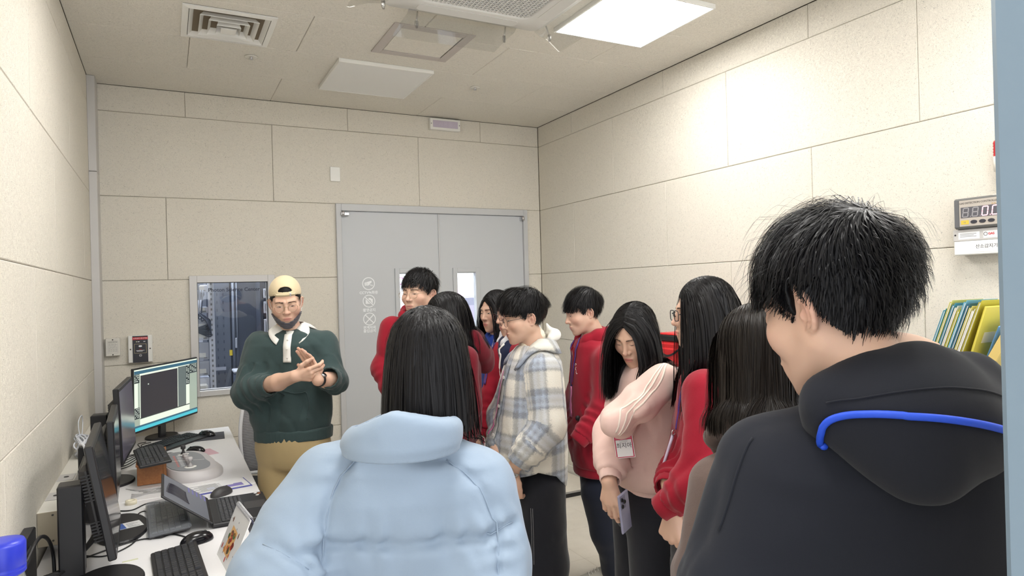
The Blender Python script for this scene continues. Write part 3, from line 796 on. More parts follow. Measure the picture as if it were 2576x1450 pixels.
  'arms': [{'p': [[-1.641, -3.856, 1.339], [-1.7, -3.904, 1.118], [-1.738, -3.884, 1.064], [-1.774, -3.831, 1.004]], 'r': [0.072, 0.064, 0.06, 0.05]}, {'p': [[-1.418, -3.6, 1.286], [-1.526, -3.6, 1.059], [-1.686, -3.719, 1.021]], 'r': [0.066, 0.056, 0.046]}],
  'fore': [{'p': [[-1.772, -3.833, 1.009], [-1.773, -3.832, 0.969]], 'r': [0.027, 0.024]}, {'p': [[-1.699, -3.735, 1.027], [-1.721, -3.769, 0.968]], 'r': [0.027, 0.024]}],
  'hips': [[0.877, -1.525, -3.713, 0.118, 0.106], [0.767, -1.528, -3.711, 0.126, 0.113], [0.685, -1.531, -3.71, 0.122, 0.11]],
  'legs': [{'p': [[-1.583, -3.773, 0.746], [-1.591, -3.768, 0.427], [-1.594, -3.766, 0.043]], 'r': [0.095, 0.078, 0.065]}, {'p': [[-1.481, -3.623, 0.67], [-1.488, -3.619, 0.355], [-1.489, -3.618, 0.039]], 'r': [0.095, 0.078, 0.065]}],
  'feet': [([-1.62, -3.775, 0.045], 150), ([-1.516, -3.626, 0.039], 155)],
 },
 'bob_student': {
  'base': [-1.941, -4.285],
  'yaw': 98,
  'head': {'h': 0.005, 'c': [-1.92, -4.32, 1.498], 'yaw': 104, 'pitch': 8, 'fem': True, 's': (0.95, 0.95, 0.95), 'eyes': False},
  'top': [[1.324, -1.906, -4.304, 0.059, 0.037], [1.291, -1.906, -4.304, 0.097, 0.06], [1.252, -1.905, -4.304, 0.121, 0.075], [1.185, -1.905, -4.305, 0.145, 0.09], [1.09, -1.905, -4.304, 0.153, 0.095], [0.927, -1.908, -4.303, 0.152, 0.094], [0.794, -1.913, -4.3, 0.149, 0.093], [0.679, -1.917, -4.298, 0.14, 0.087]],
  'arms': [{'p': [[-1.993, -4.259, 1.198], [-2.03, -4.239, 0.979], [-2.111, -4.309, 0.835]], 'r': [0.064, 0.062, 0.046]}, {'p': [[-1.794, -4.34, 1.186], [-1.774, -4.35, 0.963], [-1.897, -4.421, 0.828]], 'r': [0.066, 0.062, 0.046]}],
  'hips': [[0.717, -1.916, -4.298, 0.137, 0.096], [0.593, -1.919, -4.297, 0.137, 0.096], [0.545, -1.922, -4.295, 0.129, 0.09]],
  'legs': [{'p': [[-1.97, -4.27, 0.585], [-1.976, -4.266, 0.308], [-1.983, -4.263, 0.03]], 'r': [0.09, 0.075, 0.06]}, {'p': [[-1.868, -4.323, 0.582], [-1.875, -4.319, 0.305], [-1.881, -4.316, 0.027]], 'r': [0.09, 0.075, 0.06]}],
  'feet': [([-1.969, -4.247, -0.01], 95), ([-1.864, -4.302, -0.013], 102)],
 },
 'black_hoodie_student': {
  'base': [-2.196, -4.805],
  'yaw': 80,
  'head': {'c': [-2.297, -4.811, 1.636], 'yaw': 93, 'pitch': 18, 'roll': -2, 's': (1.0, 1.0, 1.0), 'eyes': True, 'eye': 0.004, 'h': 0.0022},
  'top': [[1.572, -2.174, -4.841, 0.086, 0.048], [1.545, -2.172, -4.842, 0.12, 0.067], [1.503, -2.165, -4.846, 0.16, 0.09], [1.458, -2.166, -4.845, 0.21, 0.117], [1.414, -2.171, -4.842, 0.239, 0.134], [1.336, -2.177, -4.839, 0.25, 0.14], [1.235, -2.182, -4.837, 0.253, 0.142], [1.025, -2.187, -4.834, 0.247, 0.138], [0.876, -2.191, -4.832, 0.234, 0.131]],
  'arms': [{'p': [[-2.363, -4.754, 1.398], [-2.433, -4.74, 1.226], [-2.49, -4.789, 1.071]], 'r': [0.088, 0.08, 0.055]}, {'p': [[-1.953, -4.922, 1.375], [-1.903, -4.948, 1.183], [-2.025, -4.975, 1.023]], 'r': [0.085, 0.078, 0.055]}],
  'hips': [[0.906, -2.185, -4.835, 0.228, 0.141], [0.816, -2.187, -4.834, 0.221, 0.137], [0.756, -2.188, -4.833, 0.215, 0.133]],
  'legs': [{'p': [[-2.272, -4.789, 0.789], [-2.281, -4.784, 0.43], [-2.29, -4.779, 0.06]], 'r': [0.09, 0.075, 0.06]}, {'p': [[-2.103, -4.877, 0.784], [-2.111, -4.873, 0.425], [-2.12, -4.868, 0.055]], 'r': [0.09, 0.075, 0.06]}],
  'feet': [([-2.273, -4.765, -0.009], 75), ([-2.1, -4.855, -0.014], 85)],
  'hoodl': [[-2.347, -4.83, 1.485], [-2.362, -4.856, 1.519], [-2.317, -4.88, 1.543], [-2.254, -4.912, 1.551], [-2.165, -4.925, 1.541], [-2.066, -4.92, 1.5], [-1.995, -4.912, 1.458]],
  'hoodv': [[-2.356, -4.859, 1.508], [-2.333, -4.916, 1.473], [-2.31, -4.945, 1.447], [-2.236, -4.955, 1.465], [-2.117, -4.95, 1.49]],
  'cord': [[-2.257, -4.764, 1.461], [-2.327, -4.795, 1.483], [-2.392, -4.84, 1.507], [-2.413, -4.875, 1.523], [-2.4, -4.904, 1.529], [-2.361, -4.936, 1.525], [-2.289, -4.962, 1.51], [-2.217, -4.965, 1.49], [-2.129, -4.955, 1.467]],
  'rim': [[-2.411, -4.876, 1.525], [-2.409, -4.922, 1.545], [-2.364, -4.968, 1.552], [-2.283, -4.987, 1.539], [-2.204, -4.983, 1.52]],
  'seam': [[-2.42, -4.769, 1.459], [-2.469, -4.766, 1.406], [-2.491, -4.755, 1.34]],
 },
 'puffer_student': {
  'base': [-2.76, -4.14],
  'yaw': 65,
  'head': {'h': 0.005, 'c': [-2.68, -4.144, 1.519], 'yaw': 72, 'pitch': 9, 'fem': True, 's': (0.95, 0.95, 0.94), 'eyes': False},
  'top': [[1.389, -2.732, -4.145, 0.089, 0.055], [1.365, -2.736, -4.143, 0.122, 0.076], [1.333, -2.737, -4.142, 0.163, 0.101], [1.28, -2.734, -4.143, 0.187, 0.116], [1.207, -2.734, -4.144, 0.194, 0.12], [1.148, -2.732, -4.144, 0.185, 0.115], [1.125, -2.733, -4.144, 0.193, 0.12], [1.011, -2.735, -4.143, 0.193, 0.12], [0.898, -2.736, -4.142, 0.187, 0.116], [0.816, -2.738, -4.141, 0.175, 0.108]],
  'arms': [{'p': [[-2.865, -4.075, 1.288], [-2.929, -4.087, 1.218], [-2.98, -4.128, 1.146], [-2.99, -4.247, 1.059]], 'r': [0.088, 0.086, 0.084, 0.06]}, {'p': [[-2.601, -4.202, 1.271], [-2.598, -4.237, 1.145], [-2.619, -4.293, 1.047], [-2.698, -4.399, 1.002]], 'r': [0.082, 0.078, 0.074, 0.058]}],
  'hips': [[0.849, -2.734, -4.143, 0.15, 0.105], [0.735, -2.736, -4.142, 0.159, 0.111], [0.654, -2.738, -4.141, 0.15, 0.105]],
  'legs': [{'p': [[-2.799, -4.109, 0.688], [-2.806, -4.105, 0.371], [-2.815, -4.1, 0.022]], 'r': [0.09, 0.075, 0.06]}, {'p': [[-2.683, -4.169, 0.685], [-2.691, -4.165, 0.368], [-2.699, -4.16, 0.018]], 'r': [0.09, 0.075, 0.06]}],
  'feet': [([-2.81, -4.08, -0.027], 60), ([-2.693, -4.141, -0.031], 70)],
  'col': [[1.463, -2.756, -4.217, 0.112, 0.107], [1.429, -2.759, -4.216, 0.116, 0.111], [1.41, -2.76, -4.215, 0.117, 0.112], [1.388, -2.762, -4.214, 0.119, 0.114]],
  'seamz': [1.208, 1.011],
  'armseam': [[[-2.839, -4.179, 1.382], [-2.891, -4.197, 1.349], [-2.911, -4.209, 1.296], [-2.913, -4.219, 1.227], [-2.906, -4.223, 1.162], [-2.902, -4.225, 1.089]], [[-2.687, -4.27, 1.38], [-2.649, -4.312, 1.346], [-2.62, -4.327, 1.278], [-2.606, -4.323, 1.207], [-2.616, -4.318, 1.154], [-2.621, -4.315, 1.056]]],
  'slvseam': [[[-3.028, -4.171, 1.247], [-2.981, -4.218, 1.23], [-2.928, -4.223, 1.184]], [[-2.62, -4.304, 1.215], [-2.593, -4.319, 1.225], [-2.553, -4.305, 1.229]]],
 },
}
# ---------------------------------------------------------------- people: bodies and clothes
def frame(yaw):
    a = yaw * D2R; return V(-sin(a), cos(a)), V(cos(a), sin(a))      # left, forward (xy)

def unit(v): v = np.array(v, float); return v / (np.linalg.norm(v) + 1e-9)

def top_fn(sp, seed=1, fold=.006, ease=0.0, arms=True, hem=None, puff=None, extra=None, armk=.045, hemfn=None, base=.005, cut=True):
    S = np.array(sp['top'], float); S = S[np.argsort(S[:, 0])]; S[:, 3:] += ease
    L, F = frame(sp['yaw']); z0 = S[0, 0]
    if hem is not None:
        S = S[S[:, 0] > hem + .01]; S = np.vstack([[hem] + list(S[0, 1:]), S]); z0 = hem
    A = [(np.array(a['p'], float), np.array(a['r'], float) + ease) for a in sp['arms']] if arms else []
    def f(P):
        d = loft(P, S, L, F, .018)
        w = np.zeros(len(P), np.float32) + base
        for p, r in A:
            da = chain(P, p, r, .03)
            if cut:
                e = unit(p[-1] - p[-2]); t = (P - p[-1].astype(np.float32)) @ e.astype(np.float32)
                near = ((P - p[-1].astype(np.float32)) ** 2).sum(1) < (r[-1] * 2.2) ** 2
                da = np.where(near, smax(da, t - .004, .008), da)
            d = smin(d, da, armk)
            for j in range(1, len(p) - 1):
                w += fold * np.exp(-((P - p[j].astype(np.float32)) ** 2).sum(1) / .095 ** 2)
            w += fold * .55 * np.exp(-((P - (p[0] - V(0, 0, .10)).astype(np.float32)) ** 2).sum(1) / .10 ** 2)
            # rings of bunched cloth along the lower sleeve
            q = p[-2]; e = unit(p[-1] - q); ln = np.linalg.norm(p[-1] - q); s = (P - q.astype(np.float32)) @ e.astype(np.float32)
            rad = np.sqrt(np.maximum(((P - q.astype(np.float32)) ** 2).sum(1) - s ** 2, 0))
            ins = (rad < .13) & (s > -.05) & (s < ln + .01)
            ph = s * 2 * pi / .052 + 2.2 * np.sin(P @ np.array([19, 23, 17], np.float32)) + seed
            d = d + np.where(ins, fold * .38 * np.sin(ph) * np.clip(1 - np.abs(s - ln * .55) / (ln * .75), 0, 1), 0)
        zz = P[:, 2] - z0
        w += fold * .75 * np.exp(-((zz - .09) / .07) ** 2)
        d = d + w * fold_noise(P, seed)
        if puff is not None: d = puff(P, d)
        if extra is not None: d = extra(P, d)
        zh = z0 if hemfn is None else hemfn(P, z0)
        return smax(d, zh - P[:, 2], .01)
    return f

def bounds(sp, m=.16):
    S = np.array(sp['top']); pts = [S[:, [1, 2, 0]]]
    r = S[:, 3].max()
    b = np.vstack(pts); lo = b.min(0) - [r, r, .03]; hi = b.max(0) + [r, r, .05]
    for a in sp['arms']:
        p = np.array(a['p']); lo = np.minimum(lo, p.min(0) - m + .04); hi = np.maximum(hi, p.max(0) + m - .04)
    return lo, hi

def cloth(name, f, lo, hi, h, mat, parent, org, uvw=None):
    v, q = nets(f, lo, hi, h)
    u = uvw(v) if uvw is not None else None
    return link(name, new_mesh(name, v - org, q, [mat], uvw=u), parent)

def make_body(name, sp, hands=None, org=None):
    """the continuous skin figure: trunk, limbs, head, hands -> the person's own mesh"""
    S = np.array(sp['top'], float); S = S[np.argsort(S[:, 0])].copy(); S[:, 3:] = np.maximum(S[:, 3:] * .78 - .01, .04)
    H = np.array(sp['hips'], float); H = H[np.argsort(H[:, 0])].copy(); H[:, 3:] *= .8
    k_ = S[:, 0] > H[-1, 0] - .06; S = S[k_]          # the trunk ends inside the trousers
    L, F = frame(sp['yaw'])
    hd = sp['head']; hc = np.array(hd['c']); R = head_frame(hd['yaw'], hd.get('pitch', 0), hd.get('roll', 0))
    nk = hc + R @ V(0, .022, -.075); top = V(S[-1, 1], S[-1, 2], S[-1, 0])
    arms = [(np.array(a['p'], float), np.array(a['r']) * .62) for a in sp['arms']]
    fore = [(np.array(a['p'], float), np.array(a['r'])) for a in sp.get('fore', [])]
    legs = [(np.array(a['p'], float), np.array(a['r']) * .72) for a in sp['legs']]
    fem = hd.get('fem', False)
    def f(P):
        d = smin(loft(P, S, L, F, .04), loft(P, H, L, F, .04), .03)
        d = smin(d, cone(P, nk, top - V(0, 0, .03), .040 if fem else .046, .058), .03)
        for p, r in arms: d = smin(d, chain(P, p, r, .02), .03)
        for p, r in fore: d = smin(d, chain(P, p, r * .93, .02), .02)
        for p, r in legs: d = smin(d, chain(P, p, r, .02), .03)
        for (p, a) in sp['feet']:
            e = V(cos(a * D2R), sin(a * D2R), 0); q = np.array([p[0], p[1], .045])
            d = smin(d, cone(P, q - e * .05, q + e * .10, .036, .026), .02)
        return smax(d, .006 - P[:, 2], .004)
    allp = np.vstack([S[:, [1, 2, 0]]] + [a[0] for a in arms] + [a[0] for a in fore] + [a[0] for a in legs] + [nk[None]])
    lo = allp.min(0) - .24; hi = allp.max(0) + .12; lo[2] = -.03
    v, q = nets(f, lo, hi, .017)
    vs = [v]; fs = [q]; cs = [np.ones((len(v), 3)) * SKIN]; n = len(v)
    hv, hq, hcx = make_head(hd); vs.append(hv); fs.append(hq + n); cs.append(hcx); n += len(hv)
    hfs = []
    for k, hn in enumerate(hands or []):
        a, b, c, fn = hand_mesh(**hn); vs.append(a); fs.append(b + n); cs.append(c); n += len(a); hfs.append(fn)
    v = np.concatenate(vs)
    o = link('person', new_mesh('person', v - org, np.concatenate(fs), [SKINM], col=np.concatenate(cs) * sp.get('tone', 1.0)), loc=org)
    return o, hfs

def shoe(sp, parent, org, mat, sole):
    for (p, a) in sp['feet']:
        e = V(cos(a * D2R), sin(a * D2R), 0); l = V(-e[1], e[0], 0); q = V(p[0], p[1], 0)
        def f(P):
            x = P - q.astype(np.float32); u = x @ e.astype(np.float32); w = x @ l.astype(np.float32); z = P[:, 2]
            hw = np.interp(u, [-.09, -.06, 0, .09, .15, .185], [.025, .036, .038, .047, .042, .012])
            ht = np.interp(u, [-.09, -.03, .04, .10, .16, .185], [.095, .105, .095, .068, .05, .03])
            d = np.sqrt((w / hw) ** 2 + (np.maximum(z - .012, 0) / ht) ** 2) - 1
            return smax(smax(d * np.minimum(hw, ht) * .8, np.abs(u - .0475) - .135, .02), .006 - z, .004)
        v, qd = nets(f, q + V(-.22, -.22, -.02), q + V(.22, .22, .16), .0105 if mat is M['shoed'] else .006)
        s = link('shoe', new_mesh('shoe', v - org, qd, [mat]), parent)
        m = MB(); out = []
        for t in np.linspace(0, 2 * pi, 26, endpoint=False):
            u = .047 + .142 * cos(t); hw = np.interp(u, [-.095, -.06, 0, .09, .15, .189], [.012, .038, .040, .050, .044, .006])
            out.append((q + e * u + l * hw * np.sign(sin(t)) * abs(sin(t)) ** .45)[:2] - org[:2])
        m.prism(out, .0, .022); m.build('sole', sole, s)
        m = MB()
        for k in range(4):
            u = .055 + .018 * k; z = np.interp(u, [.04, .10, .16], [.107, .080, .062]) + .001
            m.tube(np.array([q + e * u + l * w + V(0, 0, z - 9 * w * w) for w in np.linspace(-.022, .022, 5)]) - org, .0028, 5)
        m.build('shoelace', sole, s)

def trousers(sp, parent, org, mat, h=.010, seed=3, fold=.006, cutz=.055, name='trousers', ease=0.0):
    Hs = np.array(sp['hips'], float); Hs = Hs[np.argsort(Hs[:, 0])]; L, F = frame(sp['yaw'])
    legs = [(np.array(a['p'], float), np.array(a['r'])) for a in sp['legs']]
    def f(P):
        d = loft(P, Hs, L, F, .03)
        w = np.zeros(len(P), np.float32) + .0015
        for p, r in legs:
            d = smin(d, chain(P, p, r, .03), .02)
            w += fold * np.exp(-((P - p[0].astype(np.float32)) ** 2).sum(1) / .12 ** 2) + fold * .8 * np.exp(-((P - p[1].astype(np.float32)) ** 2).sum(1) / .14 ** 2)
            w += fold * np.exp(-((P[:, 2] - p[-1][2] - .08) / .10) ** 2)
        d = d + w * fold_noise(P, seed)
        return smax(d, cutz - P[:, 2], .006)
    al = np.vstack([Hs[:, [1, 2, 0]]] + [p for p, r in legs]); r = max(Hs[:, 3].max(), .13)
    lo = al.min(0) - [r, r, .05]; hi = al.max(0) + [r, r, .03]; lo[2] = .0
    return cloth(name, f, lo, hi, h, mat, parent, org), f

def cuff(a, parent, org, mat, ln=.045, scale=.92, name='cuff'):
    p = np.array(a['p'], float); e = unit(p[-1] - p[-2]); r = a['r'][-1] * scale; m = MB(); pts = []; rr = []
    for t, k in ((-.35, .9), (-.1, 1.0), (.25, 1.0), (.6, .96), (.95, .92), (1.0, .86), (.93, .80), (.5, .80)):
        pts.append(p[-1] + e * ln * t - org); rr.append(r * k)
    # explicit rings so the rolled inner edge keeps its direction
    t0 = V(0, 0, 1) if abs(e[2]) < .9 else V(1, 0, 0); e1 = unit(np.cross(e, t0)); e2 = np.cross(e, e1); v = []; n = 28
    for c, r_ in zip(pts, rr):
        for k in range(n):
            an = 2 * pi * k / n; rk = r_ * (1 + .02 * (-1) ** k); v.append(c + rk * (cos(an) * e1 + sin(an) * e2))
    f = [(i * n + k, i * n + (k + 1) % n, (i + 1) * n + (k + 1) % n, (i + 1) * n + k) for i in range(len(pts) - 1) for k in range(n)]
    m.add(v, f, True); return m.build(name, mat, parent)

def neck_frame(sp, dz=0.0):
    S = np.array(sp['top']); S = S[np.argsort(S[:, 0])]; L, F = frame(sp['yaw']); c = V(S[-1, 1], S[-1, 2], S[-1, 0] + dz)
    L3 = V(L[0], L[1], 0); F3 = V(F[0], F[1], 0)
    return lambda l, f, u: c + L3 * l + F3 * f + V(0, 0, u)

def hood(sp, parent, org, mat, h=.008, k=1.0, dz=-.01, drop=1.0, seed=4):
    """hood lying folded on the shoulders behind an open collar"""
    N = neck_frame(sp, dz)
    ring = [N(.012, .098 * k, -.075), N(.040 * k, .082 * k, -.035), N(.068 * k, .045 * k, .008), N(.080 * k, -.015 * k, .032), N(.066 * k, -.075 * k, .036), N(.0, -.105 * k, .028)]
    rad = [.012, .018, .024, .028, .032, .036]
    ring2 = [N(-.012, .098 * k, -.075)] + [N(-.040 * k, .082 * k, -.035), N(-.068 * k, .045 * k, .008), N(-.080 * k, -.015 * k, .032), N(-.066 * k, -.075 * k, .036), N(0, -.105 * k, .028)]
    def f(P):
        d = smin(chain(P, ring, rad, .02), chain(P, ring2, rad, .02), .02)
        for s in (1, -1):
            d = smin(d, chain(P, [N(s * .085 * k, -.02, -.005), N(s * .075 * k, -.09 * k, -.01 * drop), N(0, -.135 * k, -.05 * drop)], [.026, .036, .042], .03), .03)
        d = smin(d, chain(P, [N(.05, -.12 * k, -.05 * drop), N(0, -.145 * k, -.10 * drop)], [.035, .030], .03), .04)
        d = smin(d, chain(P, [N(-.05, -.12 * k, -.05 * drop), N(0, -.145 * k, -.10 * drop)], [.035, .030], .03), .04)
        d = d + .0045 * fold_noise(P, seed, .8)
        # open inside for the neck
        return smax(d, -cone(P, N(0, -.012, -.02), N(0, -.012, .2), .054 * k, .060 * k), .012)
    c = N(0, 0, 0)
    return cloth('hood', f, c + V(-.26, -.26, -.22), c + V(.26, .26, .12), h, mat, parent, org), f

def cords(f, N, parent, org, mat, ln=.20, x=.022):
    m = MB()
    for s in (1, -1):
        pts = [N(s * x, .10, -.05), N(s * (x + .008), .13, -.05 - ln * .5), N(s * (x + .010), .14, -.05 - ln)]
        c = snap(f, smooth_path(pts, 6), .005); m.tube(c - org, .0035, 6)
    return m.build('drawstring', mat, parent)

def lanyard(f, path, parent, org, w=.014, mat=None, lift=.005):
    m = strip_on(f, path, w, lift, 8, .002); m.xf(t=-org); return m.build('lanyard', mat, parent)

def badge_card(parent, org, cen, nrm, up, w, hgt, edge, band, txt=None):
    n = unit(nrm); u = unit(np.array(up) - n * (np.array(up) @ n)); r = np.cross(u, n)
    Rm = np.stack([r, u, n], 1)
    def bx(name, x0, y0, x1, y1, z0, z1, mat, par):
        m = MB(); m.box((x0, y0, z0), (x1, y1, z1)); m.xf(Rm, np.array(cen) - org); return m.build(name, mat, par)
    o = bx('badge', -w / 2, -hgt / 2, w / 2, hgt / 2, -.001, .001, M['card'], parent)
    bx('badge_border', -w / 2 + .002, -hgt / 2 + .002, w / 2 - .002, hgt / 2 - .002, .001, .0013, edge, o)
    bx('badge_paper', -w / 2 + .006, -hgt / 2 + .005, w / 2 - .006, hgt / 2 - .026, .0013, .0016, M['card'], o)
    bx('badge_heading', -w / 2 + .006, hgt / 2 - .023, w / 2 - .006, hgt / 2 - .006, .0013, .0017, band, o)
    if txt:
        text_mesh(txt, w * .30, M['ink'], 'lettering', o, Rm, tuple(np.array(cen) - org + n * .002 - u * hgt * .02), .0003)
        m = MB()
        for k, (yy, ww) in enumerate(((.022, .30), (.017, .46), (.012, .40))): m.box((-w * ww / 2, yy * hgt / .09 - .0006, .0016), (w * ww / 2, yy * hgt / .09 + .0006, .0019))
        for k in range(2): m.box((-w * .3, hgt / 2 - .012 - .006 * k, .0016), (w * .3, hgt / 2 - .010 - .006 * k, .0020))
        m.xf(Rm, np.array(cen) - org); m.build('small_print', M['ink2'], o)
    return o

def add_hair(sp, hr, parent, org, coll=None, name='hair'):
    v, q, c = grow(sp['head'], hr, coll)
    return link(name, new_mesh(name, v - org, q, [HAIRM], col=c), parent)
IMR = V(.887, -.462, 0); CAMD = V(-.462, -.887, 0); UP = V(0, 0, 1)
FLAT = [(.25, .25, .15)] * 4
REL = [(.35, .45, .3), (.4, .5, .3), (.45, .55, .35), (.5, .6, .35)]
CURL = [(.9, 1.1, .6)] * 4
def dflt_hands(sp, which=(0, 1)):
    out = []
    for i in which:
        a = sp['arms'][i]; p = np.array(a['p']); e = unit(p[-1] - p[-2])
        out.append(dict(wrist=p[-1] + e * .02, d=e * .5 + V(0, 0, -.8), nrm=V(*frame(sp['yaw'])[0], 0) * (1 if i == 0 else -1) + V(0, 0, .2), curl=REL, side=1, h=.007))
    return out
# ---------------------------------------------------------------- the cast
M = {}
SKINM = skin_mat(); HAIRM = hair_mat()
M['card'] = pmat('badge_card', (.80, .80, .80), .25); M['ink'] = pmat('ink', (.03, .03, .03), .6); M['ink2'] = pmat('grey_ink', (.25, .25, .26), .6)
M['crimson'] = pmat('crimson_print', srgb(190, 40, 75), .5); M['pinkprint'] = pmat('pink_print', srgb(205, 95, 120), .5)
M['red'] = cloth_mat('red_sweat_cloth', srgb(142, 22, 40), .92, 600, .25, .10)
M['red_shaded'] = cloth_mat('shaded_red_sweat_cloth', srgb(104, 18, 32), .92, 600, .25, .10)  # same red cloth with shade put into the colour
M['green'] = cloth_mat('green_sweat_cloth', srgb(55, 71, 71), .92, 600, .3, .14)
M['tan'] = cloth_mat('tan_cotton_twill', srgb(172, 152, 112), .85, 700, .25, .08, 10)
M['black'] = cloth_mat('black_trouser_cloth', srgb(30, 31, 37), .9, 600, .2, .2)
M['navyp'] = cloth_mat('dark_navy_trouser_cloth', srgb(24, 28, 40), .9, 600, .2, .2)
M['blue'] = cloth_mat('royal_blue_cloth', srgb(34, 60, 140), .8, 500, .2, .1)
M['navy'] = cloth_mat('navy_cloth', srgb(30, 38, 66), .85, 500, .2, .1)
M['white'] = cloth_mat('white_jersey', srgb(232, 230, 224), .9, 500, .2, .04)
M['cream'] = cloth_mat('cream_knit', srgb(228, 220, 200), .9, 500, .3, .05)
M['grey'] = cloth_mat('light_grey_fleece', srgb(205, 205, 208), .95, 300, .35, .06)
M['pink'] = cloth_mat('pale_pink_sweat_cloth', srgb(222, 190, 180), .92, 600, .25, .06)
M['stripe'] = cloth_mat('ivory_tape', srgb(232, 218, 204), .8, 600, .15, .04)
M['brown'] = cloth_mat('taupe_sweat_cloth', srgb(104, 88, 82), .95, 500, .3, .12)
M['blackh'] = cloth_mat('black_sweat_cloth', srgb(32, 34, 41), .95, 900, .07, .12, sheen=.06)
M['puff'] = cloth_mat('pale_blue_nylon', srgb(142, 158, 176), .55, 900, .08, .03, 18, .1)
M['mask'] = cloth_mat('charcoal_mask_cloth', srgb(82, 80, 86), .85, 900, .1, .05)
M['cap'] = cloth_mat('beige_cap_twill', srgb(204, 187, 154), .85, 900, .15, .04)
M['wire'] = pmat('gold_wire', (.45, .36, .25), .3, 1.0); M['dwire'] = pmat('dark_wire', (.05, .05, .055), .35, .6)
M['rubber'] = pmat('black_rubber', (.012, .012, .013), .5); M['watchface'] = pmat('watch_glass', (.01, .012, .014), .08)
M['steel'] = pmat('brushed_steel', (.6, .6, .62), .3, 1.0); M['bluecord'] = pmat('blue_cord', srgb(28, 76, 205), .6)
M['purple'] = pmat('purple_lanyard', srgb(74, 44, 120), .6); M['pinkl'] = pmat('pink_lanyard', srgb(205, 120, 160), .6); M['strapw'] = pmat('white_lanyard', srgb(205, 195, 215), .6)
M['shoe'] = cloth_mat('beige_shoe_suede', srgb(176, 170, 156), .9, 300, .3, .08); M['sole'] = pmat('white_sole', srgb(215, 210, 200), .7); M['shoed'] = cloth_mat('dark_shoe_cloth', srgb(44, 44, 48), .9, 300, .3, .1)
M['button'] = pmat('button_plastic', (.7, .68, .64), .35)
_l = bpy.data.materials.new('lens_glass'); _l.use_nodes = True; _t = _l.node_tree; _t.nodes.remove(_t.nodes['Principled BSDF'])
_a = _t.nodes.new('ShaderNodeBsdfTransparent'); _g = _t.nodes.new('ShaderNodeBsdfGlossy'); _g.inputs['Roughness'].default_value = .02; _m = _t.nodes.new('ShaderNodeMixShader'); _m.inputs[0].default_value = .05
_t.links.new(_a.outputs[0], _m.inputs[1]); _t.links.new(_g.outputs[0], _m.inputs[2]); _t.links.new(_m.outputs[0], _t.nodes['Material Output'].inputs[0]); M['lens'] = _l
_pm = pmat('plaid_wool', (.7, .7, .68), .97, spec=.1); t = NT(_pm); u = t.attr('uvw', 'Vector')
sx = t.new('ShaderNodeSeparateXYZ'); t.link(u, sx.inputs[0]); c = t.coord()
nz = t.noise(c, 130, 3, .6, .5); nzb = t.noise(c, 420, 2)
def band(x, ph):
    fr = t.math('FRACT', t.math('ADD', t.math('ADD', t.math('MULTIPLY', x, 1 / .165), ph), t.math('MULTIPLY', t.math('SUBTRACT', nz, .5), .14)))
    return t.ramp(fr, [(0, (0, 0, 0)), (.06, (.75, .2, 0)), (.16, (1, .1, 0)), (.24, (.45, 1, 0)), (.36, (.7, .3, 0)), (.46, (.35, .9, 0)), (.54, (.9, .1, 0)), (.60, (.1, 0, 0)), (.66, (0, 0, 0))])
b1 = band(sx.outputs[0], .05); b2 = band(sx.outputs[1], .35)
s1 = t.new('ShaderNodeSeparateColor'); t.link(b1, s1.inputs[0]); s2 = t.new('ShaderNodeSeparateColor'); t.link(b2, s2.inputs[0])
gsum = t.math('MULTIPLY', t.math('ADD', s1.outputs[0], s2.outputs[0]), .72); bsum = t.math('MULTIPLY', t.math('ADD', s1.outputs[1], s2.outputs[1]), .42)
c1 = t.mix(gsum, srgb(226, 221, 208), srgb(82, 84, 86)); t.b.inputs['Base Color'].default_value = (1, 1, 1, 1)
_b0 = t.math('MULTIPLY', bsum, t.math('ADD', nz, .35)); c2 = t.mix(_b0, c1, srgb(150, 172, 208))
c3 = t.mix(t.math('MULTIPLY', nzb, .45), c2, srgb(205, 205, 203)); t.link(c3, t.b.inputs['Base Color'])
t.b.inputs['Sheen Weight'].default_value = .25; t.bump(t.math('MULTIPLY_ADD', nz, 2.0, nzb), .45, .004); M['plaid'] = _pm

HS = dict(style='short', side=.026, top=.075, fringe=.066, lift=.18, g=.20, mess=.07, clump=.16, cap=.010, comb=(.0, -.5, 0), layers=[dict(n=1100, w=.0035, vol=.006, steps=6), dict(n=4200, w=.0015, vol=.013, steps=7)])
HL = dict(style='long', len=.5, part=.0, mess=.04, clump=.05, g=.62, cap=.006, lift=.1, layers=[dict(n=900, w=.007, vol=.006, steps=10), dict(n=4200, w=.0018, vol=.014, steps=11)])
def ch(b, **k):
    d = dict(b); d.update(k); return d
def start(key):
    sp = PEOPLE[key]; return sp, V(sp['base'][0], sp['base'][1], 0)
def sub(a, b):
    return lambda P: np.minimum(a(P), b(P))

def collar(sp, f, parent, org, mat, r0=.062, z0=.035, w=.055, gap=22, tip=.03, name='collar', back=.012, dz=0):
    N = neck_frame(sp, dz); g = []
    for a in np.linspace(gap, 360 - gap, 40):
        ar = a * D2R; near = max(0, 1 - min(a - gap, 360 - gap - a) / 40.); row = []
        top = N(r0 * sin(ar), r0 * cos(ar) - .012, z0 + back * (1 - cos(ar)) / 2 - .03 * near)
        mid = N((r0 + .008) * sin(ar), (r0 + .008) * cos(ar) - .012, z0 - .004 + back * (1 - cos(ar)) / 2 - .03 * near)
        rr = r0 + w + tip * near
        lo = snap(f, [N(rr * sin(ar) * (1 + .12 * near), rr * cos(ar) - .012, -.03 - .05 * near)], .006)[0]
        g.append([top, mid, mid * .6 + lo * .4 + V(0, 0, .006), mid * .25 + lo * .75 + V(0, 0, .004), lo])
    m = MB(); m.sheet(np.array(g), .004); m.xf(t=-org); return m.build(name, mat, parent)

